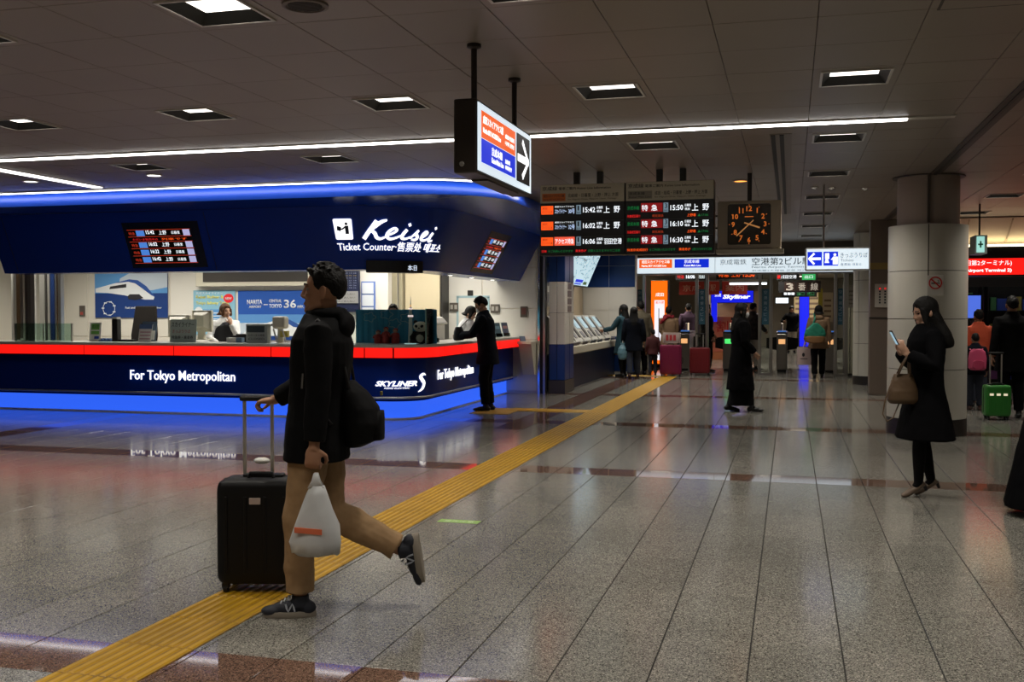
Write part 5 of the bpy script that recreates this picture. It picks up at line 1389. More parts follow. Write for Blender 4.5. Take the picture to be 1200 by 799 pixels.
f = plane((-.33, 30, 2.05), (1, 0, 0), (0, 0, 1))
PN = emis('platform_pale', (.55, .48, .40), .55)
for i, s_ in enumerate('3番線'):
    MB().rect(.16+.33*i, .03, .46+.33*i, .29, f, .003, .001).build('sign_cell', mat('cell_brown', (.03, .015, .012), .3), t)
    text('lettering', s_, at(f, .31+.33*i, .05), PN, t, .21, .2, 'C', bold=.03, depth=.001, z=.005)
led_board(-.38, 30.1, 2.40, .62, .19, 'black sign strip with small white lettering above the platform sign', (('成田空港', .12, .04, .10, .42, LED_W), ('■', .02, .04, .1, .08, LED_R)))
t = empty('exit_sign', (.5, 30.1, 2.4), 'green lit sign above the platform sign beyond the gates', 'sign')
MB().box((.30, 30.1, 2.39), (.68, 30.2, 2.59)).build('case', DARK, t)
MB().tube([(.49, 30.15, 2.58), (.49, 30.15, 2.95)], .012).build('hanger', DARK, t)
MB().box((.31, 30.09, 2.40), (.67, 30.1, 2.58)).build('lit_face', emis('exit_green', (.06, .6, .16), .6), t)
text('lettering', '出口', plane((.38, 30.09, 2.44), (1, 0, 0), (0, 0, 1)), LED_W, t, .09, .22, depth=.001, z=.002)
led_board(-.25, 34, 1.98, 1.05, .2, 'dark far sign with green panels beyond the platform sign', (('出口', .45, .04, .12, .22, LED_G), ('ーーー', .05, .06, .08, .32, LED_W), ('北口', .75, .04, .12, .22, LED_G)))
t = empty('white_lit_sign', (-.1, 36, 1.8), 'small bright white lit sign in the far concourse', 'sign')
MB().box((-.5, 36.0, 1.78), (-.05, 36.1, 2.0)).build('case', DARK, t)
MB().tube([(-.28, 36.05, 1.99), (-.28, 36.05, 2.95)], .012).build('hanger', DARK, t)
MB().box((-.48, 35.99, 1.80), (-.07, 36.0, 1.98)).build('lit_face', emis('small_white', (.85, .95, 1), 1.2), t)
t = empty('blue_light_column', (.45, 36, 0), 'upright glowing blue light column in the far concourse', 'light column')
MB().box((.28, 36.0, .3), (.62, 36.3, 2.25)).build('case', DARK, t)
MB().box((.30, 35.985, .35), (.60, 36.0, 2.22)).build('lit_face', VB, t)
MB().box((.26, 35.95, 0), (.64, 36.35, .3)).build('base', DARK, t)
t = empty('tube_light', (-1.2, 31, 2.35), 'bright white tube light beyond the gates', 'tube light')
MB().box((-1.75, 31.0, 2.36), (-.65, 31.1, 2.45)).build('housing', FRAME, t)
for x_ in (-1.6, -.8): MB().tube([(x_, 31.05, 2.44), (x_, 31.05, 2.95)], .01).build('hanger', DARK, t)
MB().box((-1.73, 31.0, 2.30), (-.67, 31.09, 2.36)).build('tube', emis('far_tube', (.9, .95, 1), 3), t)
# poster stands on the right of the gates
for i, (x, y, w, h, z, c, lab) in enumerate(((.95, 33, .30, .9, 1.2, (.5, .42, .3), 'cream notice board on the far right beyond the gates'), (1.4, 30, .40, .62, 1.62, (.5, .4, .36), 'pinkish poster beyond the gates at the right'), (.15, 44.5, 1.0, 1.2, 1.2, (.5, .38, .2), 'cream poster on the far end wall'))):
    t = empty('poster_stand', (x, y, z), lab, 'notice')
    MB().box((x, y, z), (x+w, y+.03, z+h)).build('sheet', mat('notice_panel_%d' % i, c, .5), t)
    MB().tube([(x+w/2, y+.05, 0), (x+w/2, y+.05, z+h)], .02).build('stand', STEEL, t)
    for k_ in range(4): MB().box((x+.05, y-.006, z+h*(.15+.18*k_)), (x+w-.05, y, z+h*(.22+.18*k_))).build('print_bar', mat('print_brown', (.18, .12, .08), .5), t)
t = empty('yellow_banner', (.8, 32, 1.3), 'narrow upright yellow banner beyond the gates', 'banner')
MB().box((.80, 32, 1.25), (.92, 32.02, 2.2)).build('cloth', mat('banner_yellow', (.5, .42, .05), .6), t)
MB().tube([(.86, 32.03, 0), (.86, 32.03, 2.22)], .012).build('pole', STEEL, t)

# ------------------------------------------------------------------ shop on the right behind the thick column
SY = 20.0
sh = empty('gift_shop', (4.5, SY, 0), 'dim shop front under the red sign on the right', 'shop')
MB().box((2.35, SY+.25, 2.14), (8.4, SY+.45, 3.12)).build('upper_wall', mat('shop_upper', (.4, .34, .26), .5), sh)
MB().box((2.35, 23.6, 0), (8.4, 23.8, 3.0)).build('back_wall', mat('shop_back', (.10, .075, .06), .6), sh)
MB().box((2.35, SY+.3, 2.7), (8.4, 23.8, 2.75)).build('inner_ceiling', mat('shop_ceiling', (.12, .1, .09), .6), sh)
for x in (2.5, 5.2): MB().box((x, SY+.2, 0), (x+.12, SY+.4, 2.2)).build('door_post', STEEL, sh)
t = empty('red_terminal_sign', (4.5, SY, 2.15), 'glowing red terminal sign with white lettering on the right', 'sign')
MB().box((2.6, SY, 2.14), (8.4, SY+.24, 2.66)).build('case', BLACK, t)
f = plane((2.62, SY, 2.16), (1, 0, 0), (0, 0, 1))
MB().rect(0, 0, 5.7, .29, f, .004, .001).build('lit_face', SIGN_R, t)
text('lettering', '成田第2ターミナル)', at(f, .30, .15), TXT_W, t, .11, .86, bold=.03, depth=.001, z=.006)
text('lettering', 'Tokyo Narita (Airport Terminal 2)', at(f, -.18+.02, .035), TXT_W, t, .075, 1.32, bold=.03, depth=.001, z=.006)
t = empty('green_hanging_sign', (2.8, 17, ZC), 'small green and white hanging sign above the red sign', 'sign')
MB().box((2.70, 17, 2.38), (2.87, 17.5, 2.66)).build('case', mat('green_case', (.3, .35, .33), .4), t)
MB().box((2.72, 16.99, 2.40), (2.83, 17.0, 2.64)).build('lit_face', emis('pale_green', (.45, .9, .8), .7), t)
MB().ribbon([(0, -.05), (0, .05)], .012, plane((2.775, 16.99, 2.52), (1, 0, 0), (0, 0, 1)), .002, .001, 1).ribbon([(-.035, .0), (.035, .0)], .012, plane((2.775, 16.99, 2.52), (1, 0, 0), (0, 0, 1)), .002, .001, 1).build('green_mark', mat('green_mark', (.0, .2, .12), .5), t)
MB().tube([(2.79, 17.2, 2.66), (2.79, 17.2, ZC)], .014).build('rod', DARK, t)
# lit cove above the shop front
t = empty('cove_soffit', (4, 19.5, 2.7), 'cream sloped soffit washed by hidden light above the red sign', 'soffit')
MB().add([(2.35, SY+.2, 2.72), (8.4, SY+.2, 2.72), (8.4, SY-.5, 3.13), (2.35, SY-.5, 3.13), (2.35, SY+.25, 2.75), (8.4, SY+.25, 2.75), (8.4, SY-.45, 3.15), (2.35, SY-.45, 3.15)], [(0, 1, 2, 3), (4, 7, 6, 5), (0, 4, 5, 1), (2, 6, 7, 3)]).build('slope', mat('soffit_cream', (.6, .52, .38), .5), t)
MB().box((2.9, SY-.02, 2.665), (8.3, SY+.12, 2.70)).build('cove_tube', emis('cove_warm', (1, .8, .5), 4.0), t)
for i in range(8): MB().obox((3.0+.7*i, SY-.16, 2.915), (.02, .74, .02), Matrix.Rotation(-.53, 3, 'X')).build('fin', mat('soffit_fin', (.4, .33, .22), .5), t)
# shelves with goods
random.seed(21)
cname = ['red', 'blue', 'yellow', 'grey', 'purple', 'green', 'orange']; shname = ['bottom', 'second', 'third', 'top']
cols = [(.5, .05, .04), (.05, .1, .5), (.5, .4, .1), (.45, .45, .45), (.3, .1, .3), (.1, .3, .12), (.55, .25, .05)]
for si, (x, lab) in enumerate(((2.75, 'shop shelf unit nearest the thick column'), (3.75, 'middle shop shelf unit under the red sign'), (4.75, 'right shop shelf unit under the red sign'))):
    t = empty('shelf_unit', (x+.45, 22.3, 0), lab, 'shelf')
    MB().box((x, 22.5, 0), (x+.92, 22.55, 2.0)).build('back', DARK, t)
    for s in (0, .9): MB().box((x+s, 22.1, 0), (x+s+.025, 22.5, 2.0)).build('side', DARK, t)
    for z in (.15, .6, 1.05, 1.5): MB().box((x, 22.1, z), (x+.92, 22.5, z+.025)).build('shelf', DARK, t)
    for zi, z in enumerate((.175, .625, 1.075, 1.525)):
        xx = x+.06
        k_ = 0
        while xx < x+.8:
            w = random.uniform(.1, .22); h = random.uniform(.15, .36); ci = random.randrange(len(cols))
            o = MB().box((xx, 22.15, z), (xx+w, 22.4, z+h)).build('goods_box', mat('goods_%d' % ci, cols[ci], .5), bevel=.006)
            tag(o, '%s goods box, %s on the %s shelf of the %s unit' % (cname[ci], ORD[k_], shname[zi], ('nearest', 'middle', 'right')[si]), 'box', 'goods boxes on the shop shelves'); k_ += 1
            xx += w+.015
t = empty('shop_light', (3.6, 21.6, 2.7), 'bright strip light inside the shop on the right', 'light')
MB().box((2.8, 21.5, 2.66), (5.6, 21.6, 2.7)).build('tube', emis('shop_tube', (.9, .95, 1), 2.5), t)
t = empty('shop_screen', (3.6, 22.0, 1.5), 'small glowing blue and white screen inside the shop', 'screen')
MB().box((3.30, 21.95, 1.35), (3.62, 22.0, 1.85)).build('case', BLACK, t)
MB().box((3.32, 21.94, 1.38), (3.60, 21.95, 1.82)).build('lit_face', emis('shop_blue', (.1, .2, .9), .8), t)
MB().tube([(3.46, 21.98, 0), (3.46, 21.98, 1.36)], .02).build('stand', STEEL, t)
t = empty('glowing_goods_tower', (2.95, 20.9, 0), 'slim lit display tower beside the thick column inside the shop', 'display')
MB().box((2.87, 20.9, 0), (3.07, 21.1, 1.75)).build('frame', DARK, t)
for i in range(4): MB().box((2.89, 20.885, .6+.28*i), (3.05, 20.9, .8+.28*i)).build('lit_panel', emis('tower_panel_%d' % i, ((1, .6, .8), (.8, .9, 1), (1, .8, .9), (.6, .8, 1))[i], .9), t)
# ------------------------------------------------------------------ people
SKIN = mat('skin', (.36, .19, .115), .55, spec=.3)
SKIN2 = mat('skin_pale', (.47, .28, .19), .55, spec=.3)
HAIRM = mat('black_hair', (.005, .0045, .004), .6, spec=.2, bump=.5, bscale=90)
HAIRB = mat('brown_hair', (.09, .04, .018), .6, spec=.2, bump=.5, bscale=90)
EYEW = mat('eye_white', (.32, .28, .25), .4); EYED = mat('eye_dark', (.012, .008, .006), .2)
LIP = mat('lip', (.36, .14, .11), .5)
MASK = mat('face_mask', (.62, .64, .66), .7)
def V(*a): return Vector(a)
def ik(a, c, l1, l2, hint):
    d = c-a; L = min(d.length, (l1+l2)*.999); dn = d.normalized()
    c = a + dn*L
    x = (l1*l1-l2*l2+L*L)/(2*L); h = sqrt(max(l1*l1-x*x, 0))
    q = hint - dn*hint.dot(dn)
    q = q.normalized() if q.length > 1e-6 else dn.orthogonal()
    return a+dn*x+q*h, c
def frame(fwd_, up):
    f = fwd_.normalized(); u = (up - f*up.dot(f)).normalized(); r = f.cross(u)
    return f, u, r
def add_hand(mb, wrist, d, palm, side, curl=.6, k=1.0, grip=False):
    """palm and five jointed fingers; d points from the wrist to the knuckles, palm is the palm's normal"""
    d, n, w = frame(d, palm)         # n = palm normal, w = across
    w = w*side                       # towards the little finger
    c = wrist + d*.045*k
    mb.tube([wrist-d*.01, wrist+d*.02*k], [.025*k, .027*k], 8)
    M = Matrix((w, d, n)).transposed()
    mb.ell(c, (.040*k, .052*k, .017*k), 12, 8, M)
    for i, (o, l) in enumerate(((-.030, .072), (-.010, .082), (.010, .077), (.029, .060))):
        p = wrist + d*.085*k + w*o*k
        dd = d.copy(); nn = n.copy(); pts = [p-d*.02*k, p]; l_ = l*k
        for j, fr in enumerate((.42, .32, .26)):
            a = curl*(.9 if j == 0 else 1.1)
            dd, nn = dd*cos(a)+nn*sin(a), nn*cos(a)-dd*sin(a)
            p = p + dd*l_*fr; pts.append(p)
        mb.tube(pts, [.0095*k, .0098*k, .0092*k, .0085*k, .0072*k], 8)
    p = wrist + d*.025*k - w*.028*k
    t1 = p + (d*.5 - w*.75 + n*.35).normalized()*.035*k
    t2 = t1 + (d*.75 - w*.15 + n*(.6 if grip else .35)).normalized()*.032*k
    t3 = t2 + (d*.8 + w*(.35 if grip else .1) + n*(.5 if grip else .2)).normalized()*.024*k
    mb.tube([p, t1, t2, t3], [.013*k, .0115*k, .0105*k, .008*k], 8)
def add_head(mb, Hm, k=1.0, fine=True):
    def E(c, r, M=None): mb.ell(Hm @ (V(*c)*k), (r[0]*k, r[1]*k, r[2]*k), 16, 11, (Hm.to_3x3() if M is None else Hm.to_3x3() @ M))
    def T(ps, rs): mb.tube([Hm @ (V(*p)*k) for p in ps], [r*k for r in rs], 10)
    E((0, -.012, .028), (.074, .095, .086)); E((0, .024, -.03), (.061, .066, .075))
    T([(-.052, -.005, -.06), (-.034, .05, -.092), (0, .066, -.099), (.034, .05, -.092), (.052, -.005, -.06)], [.02, .02, .02, .02, .02])
    E((0, .078, -.096), (.022, .018, .017))
    T([(0, .082, .022), (0, .094, -.002), (0, .103, -.024), (0, .094, -.033)], [.008, .009, .0125, .010])
    for s in (-1, 1):
        E((s*.012, .095, -.031), (.009, .010, .008)); E((s*.028, .079, .024), (.023, .010, .008)); E((s*.036, .064, -.022), (.024, .022, .022))
        E((s*.080, -.006, -.012), (.010, .020, .034), Matrix.Rotation(s*.5, 3, 'Z'))
        E((s*.086, -.016, .0), (.006, .010, .024), Matrix.Rotation(s*.5, 3, 'Z'))
    E((0, .086, -.059), (.021, .010, .0065)); E((0, .085, -.071), (.019, .010, .0075))
def hair_cap(mb, Hm, lim, rad=(.087, .108, .105), c0=(0, -.014, .028), nu=48, nv=28, rough=.0, seed=1):
    rnd = random.Random(seed)
    az_k = sorted(lim); c0 = V(*c0); vs = []; fs = []
    jit = [[rnd.uniform(-1, 1) for _ in range(nu)] for _ in range(nv+1)]
    def limit(a):
        a = abs(a)
        for p, q in zip(az_k, az_k[1:]):
            if p <= a <= q: t = (a-p)/(q-p); return lim[p]*(1-t)+lim[q]*t
        return lim[az_k[-1]]
    for i in range(nv+1):
        el = -pi/2 + pi*i/nv
        for j in range(nu):
            a = -pi + 2*pi*j/nu     # 0 = front
            L = radians(limit(math.degrees(a)) + 4*jit[0][j])
            s = 1.0 + rough*jit[i][j]
            if el < L-.14: s = .74
            elif el < L: s = .74+.26*(el-L+.14)/.14 if False else .93
            vs.append(Hm @ (c0 + V(rad[0]*cos(el)*sin(a)*s, rad[1]*cos(el)*cos(a)*s, rad[2]*sin(el)*s)))
    for i in range(nv):
        for j in range(nu):
            k = (j+1) % nu; fs.append((i*nu+j, i*nu+k, (i+1)*nu+k, (i+1)*nu+j))
    mb.add(vs, fs)
SHORT = {0: 38, 35: 34, 52: 22, 62: -8, 78: -18, 88: -2, 104: -4, 125: -35, 180: -48}
LONGL = {0: 32, 30: 26, 50: -5, 60: -40, 75: -70, 180: -75}
def oval(c, ax, ay, n=20, p=2.4):
    r = []
    for k in range(n):
        a = 2*pi*k/n; ca, sa = cos(a), sin(a)
        r.append(c + ax*(abs(ca)**(2/p)*(1 if ca >= 0 else -1)) + ay*(abs(sa)**(2/p)*(1 if sa >= 0 else -1)))
    return r

def person(label, loc, heading, h=1.7, lean=0.0, head=(0, 0), arms=None, legs=None, pel=(0, 0), top=None, bottom=None, shoes=None,
           hair='short', hairm=None, skinm=None, mask=False, voxel=.011, wide=1.0, foot_up=None, detail=False, hands=None, collar=True, hood=None, seat=False, twist=0.0, fullbody=True):
    """top = (material, hem height, kind, flare); bottom = (material, 'trousers'/'skirt'/'tights', hem); shoes = material or (material, 'heels')"""
    k = h/1.7
    root = empty('person', loc, label, 'person', rz=radians(heading))
    hairm = hairm or HAIRM; skinm = skinm or SKIN
    P0 = V(0, 0, .92)
    Rl = Matrix.Rotation(-lean, 3, 'X') @ Matrix.Rotation(twist, 3, 'Z')
    sh = V(pel[0], pel[1], 0)
    def T(p): return (P0 + Rl @ (p-P0) + sh)*k            # upper body
    def B(p): return (p + sh)*k                             # lower body
    X = Rl @ V(1, 0, 0); Yv = Rl @ V(0, 1, 0)
    neck = T(V(0, -.005, 1.46))
    Hm = Matrix.Translation(T(V(0, .012, 1.585))) @ (Matrix.Rotation(-lean*.4, 4, 'X') @ Matrix.Rotation(radians(head[0]), 4, 'Z') @ Matrix.Rotation(-radians(head[1]), 4, 'X'))
    # joints
    J = {}
    arms = arms or {}; legs = legs or {}
    for s, n in ((-1, 'L'), (1, 'R')):
        S = T(V(s*.178*wide, -.01, 1.385)); J['S'+n] = S
        a = arms.get(n, {})
        w = V(*a['w'])*k if 'w' in a else T(V(s*.25, .05, .875))
        hint = V(*a.get('hint', (s*.35, -1, -.2)))
        e, w = ik(S, w, .285*k, .25*k, hint)
        J['E'+n], J['W'+n] = e, w
        Hp = B(V(s*.088, 0, .90)); J['H'+n] = Hp
        g = legs.get(n, {})
        an = V(*g['a'])*k if 'a' in g else V(s*.10, .0, .085)*k
        dd_ = (an-Hp).length; q_ = 1.0
        if dd_ > .74*k: q_ = dd_*1.004/(.83*k)
        kn, an = ik(Hp, an, .425*k*q_, .405*k*q_, V(*g.get('hint', (s*.05, 1, 0))))
        J['K'+n], J['A'+n] = kn, an
    feet = {}
    for s, n in ((-1, 'L'), (1, 'R')):
        g = legs.get(n, {})
        fd = V(*g.get('foot', (s*.12, 1, -.0))).normalized()
        leg = (J['A'+n]-J['K'+n]).normalized()
        dn = leg - fd*leg.dot(fd)
        dn = dn.normalized() if dn.length > 1e-3 else V(0, 0, -1)
        feet[n] = (fd, dn)
    # --- body: one continuous surface
    b = MB()
    add_head(b, Hm, k)
    b.tube([T(V(0, -.015, 1.36)), neck, Hm @ V(0, -.012, -.05)], [.062*k, .054*k, .055*k], 12)
    tr = []
    for z, rx, ry in ((.80, .13, .085), (.90, .155, .10), (1.0, .14, .092), (1.08, .13, .088), (1.2, .145, .098), (1.32, .158, .095), (1.39, .145, .075), (1.42, .07, .055)):
        f = T if z > .9 else B
        tr.append(oval(f(V(0, 0, z)), (X if z > .9 else V(1, 0, 0))*rx*k*wide, (Yv if z > .9 else V(0, 1, 0))*ry*k))
    b.loft(tr)
    for s, n in ((-1, 'L'), (1, 'R')):
        S, E, W = J['S'+n], J['E'+n], J['W'+n]
        b.tube([S.lerp(T(V(0, 0, 1.37)), .3), S, S.lerp(E, .5), E, E.lerp(W, .35), W], [.045*k, .05*k, .043*k, .037*k, .036*k, .025*k], 12)
        a = arms.get(n, {})
        d = V(*a['hd']) if 'hd' in a else (W-E)
        pn = V(*a.get('palm', (-s, 0, 0)))
        add_hand(b, W, d, pn, s if a.get('flip') is None else -s, a.get('curl', .45), k, a.get('grip', False))
        Hp, K, A = J['H'+n], J['K'+n], J['A'+n]
        b.tube([Hp, Hp.lerp(K, .3), K, K.lerp(A, .35), A], [.085*k, .08*k, .055*k, .052*k, .034*k], 12)
        fd, dn = feet[n]
        b.tube([A, A+dn*.045*k+fd*.03*k, A+dn*.058*k+fd*.12*k, A+dn*.06*k+fd*.15*k], [.028*k, .022*k, .018*k, .012*k], 10)
    skin('body', b, skinm, root, voxel*.8 if not detail else .0055, 2 if not detail else 3)
    # --- face
    fm = MB()
    for s in (-1, 1):
        c = Hm @ (V(s*.031, .0715, .006)*k)
        ey = MB().ell(c, (.0135*k, .009*k, .007*k), 12, 8, Hm.to_3x3()).build('eye', EYEW if detail else EYED, root, local=True, smooth='all')
        if detail:
            MB().ell(Hm @ (V(s*.031, .0765, .006)*k), (.006*k, .004*k, .006*k), 10, 6, Hm.to_3x3()).build('iris', EYED, ey, local=True, smooth='all')
        MB().tube([Hm @ (V(s*.014, .090, .027)*k), Hm @ (V(s*.034, .0865, .033)*k), Hm @ (V(s*.05, .070, .028)*k)], [.003*k, .0042*k, .0025*k], 6).build('eyebrow', hairm, root, local=True)
    if not mask:
        m_ = MB().ell(Hm @ (V(0, .0905, -.0645)*k), (.019*k, .0075*k, .005*k), 12, 6, Hm.to_3x3()); m_.build('mouth', LIP, root, local=True, smooth='all')
    else:
        m_ = MB(); rings = []
        for z, y, w_, d_ in ((-.005, .088, .045, .03), (-.02, .105, .055, .045), (-.05, .112, .056, .05), (-.085, .100, .05, .045), (-.108, .075, .035, .03)):
            rings.append([Hm @ (V(w_*sin(a), y-d_*(1-cos(a)), z)*k) for a in [radians(-85+17*q) for q in range(11)]])
        m_.loft(rings, caps=False, closed=False)
        mo = m_.build('face_mask', MASK, root, local=True, smooth='all')
        sm = mo.modifiers.new('th', 'SOLIDIFY'); sm.thickness = .004
        for s in (-1, 1): MB().tube([Hm @ (V(s*.052, .055, -.03)*k), Hm @ (V(s*.078, .0, -.01)*k)], .0022).build('ear_loop', MASK, mo, local=True)
    # --- hair
    hm = MB()
    seed = int(abs(loc[0]*100)) + 3
    if hair == 'short':
        hair_cap(hm, Hm @ Matrix.Scale(k, 4), SHORT, (.084, .105, .103), rough=.03, seed=seed)
        rr = random.Random(seed)
        for q in range(60):
            a = rr.uniform(-pi, pi); el = rr.uniform(.55, 1.4)
            p = V(.084*cos(el)*sin(a), .106*cos(el)*cos(a), .106*sin(el)) + V(0, -.014, .028)
            d = (p-V(0, -.02, -.02)).normalized() + V(0, .25, .1)
            hm.tube([Hm @ (p*k*.95), Hm @ ((p+d*.008)*k), Hm @ ((p+d*.015+V(0, .008, -.006))*k)], [.010*k, .007*k, .003*k], 6)
        skin('hair', hm, hairm, root, .0065 if detail else .009, 1)
    elif hair in ('long', 'bob', 'veil'):
        hair_cap(hm, Hm @ Matrix.Scale(k, 4), LONGL, (.092, .113, .110), rough=.015, seed=seed)
        dl = {'long': -.34, 'bob': -.075, 'veil': -.34}[hair]
        rings = []
        for z, rx, y0, ry in ((.06, .075, -.045, .06), (-.03, .092, -.045, .072), (-.12, .105, -.055, .080), (-.22, .13, -.075, .085), (-.30, .135, -.085, .08), (dl, .12, -.09, .06)):
            if z < dl: continue
            rings.append(oval((Hm @ (V(0, y0, z)*k)), (Hm.to_3x3() @ V(1, 0, 0))*rx*k, (Hm.to_3x3() @ V(0, 1, 0))*ry*k, 18, 2))
        hm.loft(rings)
        for s in (-1, 1):
            hm.tube([Hm @ (V(s*.066, .045, .04)*k), Hm @ (V(s*.078, .045, -.05)*k), Hm @ (V(s*.088, .035, max(dl, -.22))*k)], [.024*k, .026*k, .02*k], 8)
        skin('hair', hm, hairm, root, .009, 2, .006, .03)
    elif hair == 'cap':
        hair_cap(hm, Hm @ Matrix.Scale(k, 4), {0: 15, 60: 5, 90: -5, 120: -25, 180: -35}, (.094, .115, .112), seed=seed)
        skin('hat', hm, hairm, root, .009, 2)
    # --- top garment
    if top:
        m, hem, kind, flare = top
        g = .022
        t = MB(); rings = []
        zs = [hem, hem+(.92-hem)*.5, .92, 1.02, 1.12, 1.24, 1.34, 1.40, 1.435, 1.465] if hem < .85 else [hem, 1.02, 1.12, 1.24, 1.34, 1.40, 1.435, 1.465]
        base = {1.02: (.155, .115), 1.12: (.150, .118), 1.24: (.168, .128), 1.34: (.180, .122), 1.40: (.150, .098), 1.435: (.105, .085), 1.465: (.075, .072), .92: (.175, .125)}
        lowc = None
        for z in zs:
            if z in base: rx, ry = base[z]
            elif z == hem: rx, ry = (.175+flare, .128+flare*.9)
            else: rx, ry = (.175+flare*.5, .127+flare*.45)
            if z >= .92:
                c = T(V(0, .0, z)); ax, ay = X, Yv
            else:
                c = T(V(0, 0, .92)) + V(0, 0, (z-.92)*k); ax, ay = V(1, 0, 0), V(0, 1, 0)
            rings.append(oval(c, ax*(rx+g)*k*wide, ay*(ry+g)*k, 24))
        t.loft(rings)
        sr = {'jacket': (.068, .06, .052), 'coat': (.072, .064, .056), 'knit': (.062, .052, .045), 'shirt': (.062, .05, .042), 'robe': (.08, .085, .10)}[kind]
        for s, n in ((-1, 'L'), (1, 'R')):
            S, E, W = J['S'+n], J['E'+n], J['W'+n]
            t.tube([S.lerp(T(V(0, 0, 1.36)), .35), S, S.lerp(E, .5), E, E.lerp(W, .5), E.lerp(W, .93)], [.062*k, sr[0]*k, sr[0]*k*.98, sr[1]*k, sr[1]*.95*k, sr[2]*k], 14)
        if collar:
            t.tube([T(V(.07*cos(a), .065*sin(a)-.005, 1.475+.012*sin(a*1.0)*-1)) for a in [2*pi*q/14 for q in range(15)]], .026*k, 8)
        skin(kind if kind != 'knit' else 'sweater', t, m, root, voxel if not detail else .0075, 3, .012 if kind != 'shirt' else .008, .10)
        if hood:
            q = MB().ell(T(V(0, -.105, 1.41)), (.115*k, .045*k, .075*k), 14, 9, Matrix.Rotation(.35, 3, 'X')).tube([T(V(.085*cos(a), .075*sin(a)-.012, 1.47+.02*cos(a)*0-.01*sin(a))) for a in [2*pi*i_/14 for i_ in range(15)]], .03*k, 8); skin('hood', q, hood, root, voxel, 3, .012, .08)
    # --- lower garment
    if bottom:
        m, kind, hem = bottom[:3]
        t = MB()
        if kind == 'trousers':
            t.loft([oval(B(V(0, 0, z)), V(rx*k*wide, 0, 0), V(0, ry*k, 0), 20) for z, rx, ry in ((.80, .15, .105), (.88, .178, .125), (.96, .172, .12), (1.03, .16, .115))])
            for s, n in ((-1, 'L'), (1, 'R')):
                Hp, K, A = J['H'+n], J['K'+n], J['A'+n]
                e = K.lerp(A, hem)
                t.tube([Hp+V(0, 0, .02), Hp.lerp(K, .25), Hp.lerp(K, .7), K, K.lerp(A, .3), K.lerp(A, .7), e], [.098*k, .1*k, .086*k, .078*k, .076*k, .07*k, .068*k], 16)
        else:
            c0 = B(V(0, 0, .95))
            mid = (J['AL']+J['AR'])/2
            t.loft([oval(V(c0.x*(1-q)+mid.x*q, c0.y*(1-q)+mid.y*q, z*k), V((rx)*k, 0, 0), V(0, ry*k, 0), 20) for z, rx, ry, q in ((hem, .20, .19, .8), ((hem+.9)/2, .195, .16, .4), (.9, .175, .125, 0), (1.02, .15, .11, 0))])
        skin('trousers' if kind == 'trousers' else 'skirt', t, m, root, voxel if not detail else .0075, 3, .022, .11)
        if kind == 'skirt' and len(bottom) > 3:
            pass
    # --- tights
    if bottom and len(bottom) > 3 and bottom[3]:
        t = MB()
        for s, n in ((-1, 'L'), (1, 'R')):
            Hp, K, A = J['H'+n], J['K'+n], J['A'+n]; fd, dn = feet[n]
            t.tube([Hp, Hp.lerp(K, .4), K, K.lerp(A, .35), A, A+dn*.03*k+fd*.04*k], [.088*k, .08*k, .058*k, .057*k, .038*k, .034*k], 12)
        skin('tights', t, bottom[3], root, voxel, 2)
    # --- shoes
    if shoes:
        sm_, heels = shoes if isinstance(shoes, tuple) else (shoes, None)
        for s, n in ((-1, 'L'), (1, 'R')):
            A = J['A'+n]; fd, dn = feet[n]; sd = fd.cross(dn)
            M = Matrix((sd, fd, dn)).transposed()
            t = MB()
            if heels:
                t.tube([A-fd*.045*k+dn*.01*k, A+fd*.03*k+dn*.035*k, A+fd*.12*k+dn*.062*k, A+fd*.17*k+dn*.066*k], [.035*k, .036*k, .036*k, .022*k], 10, .8)
                so = skin('shoe', t, sm_, root, .008, 2)
                MB().tube([A-fd*.04*k+dn*.02*k, A-fd*.045*k+dn*.083*k], [.018*k, .011*k], 8).build('heel', TXT_D, so, local=True)
            else:
                t.ell(A-fd*.03*k+dn*.045*k, (.036*k, .048*k, .04*k), 12, 8, M); t.ell(A+fd*.06*k+dn*.048*k, (.040*k, .085*k, .036*k), 12, 8, M)
                t.ell(A+fd*.13*k+dn*.058*k, (.042*k, .062*k, .027*k), 12, 8, M); t.tube([A-dn*.02*k, A+dn*.04*k], [.043*k, .042*k], 12)
                so = skin('shoe', t, sm_, root, .008 if not detail else .006, 2)
                if detail:
                    o = []
                    for q in range(24):
                        a = 2*pi*q/24; L_ = .128*k; x_ = (.043+.006*cos(a))*sin(a)*k; y_ = .05*k+L_*cos(a)
                        o.append((x_, y_))
                    lv = []
                    for dz, sc in ((.058, .98), (.066, 1.04), (.086, 1.04), (.09, .98)):
                        lv.append([A+sd*x_*sc+fd*(y_-.0*sc)+dn*dz*k for x_, y_ in o])
                    MB().loft(lv).build('sole', mat('sole_grey', (.22, .19, .15), .7), so, local=True, smooth=True)
                    lc = MB()
                    for q in range(5): c = A+fd*(.055+.018*q)*k-dn*(.004-.013*q)*k; lc.tube([c-sd*.022*k, c-dn*.01*k, c+sd*.022*k], .0035, 6)
                    lc.build('laces', mat('lace_grey', (.35, .36, .38), .8), so, local=True)
                    for sg in (-1, 1):
                        fm_ = lambda x, y, z=0.0: A + fd*(.02+x)*k + dn*(.055-y)*k + sd*sg*(.0375+z)*k
                        MB().ribbon([(0, 0), (.012, .038), (.032, .0), (.044, .038)], .004, fm_, .004, 0, 2).build('side_mark', mat('mark_grey', (.33, .35, .4), .6), so, local=True)
    return root, J, T, Hm

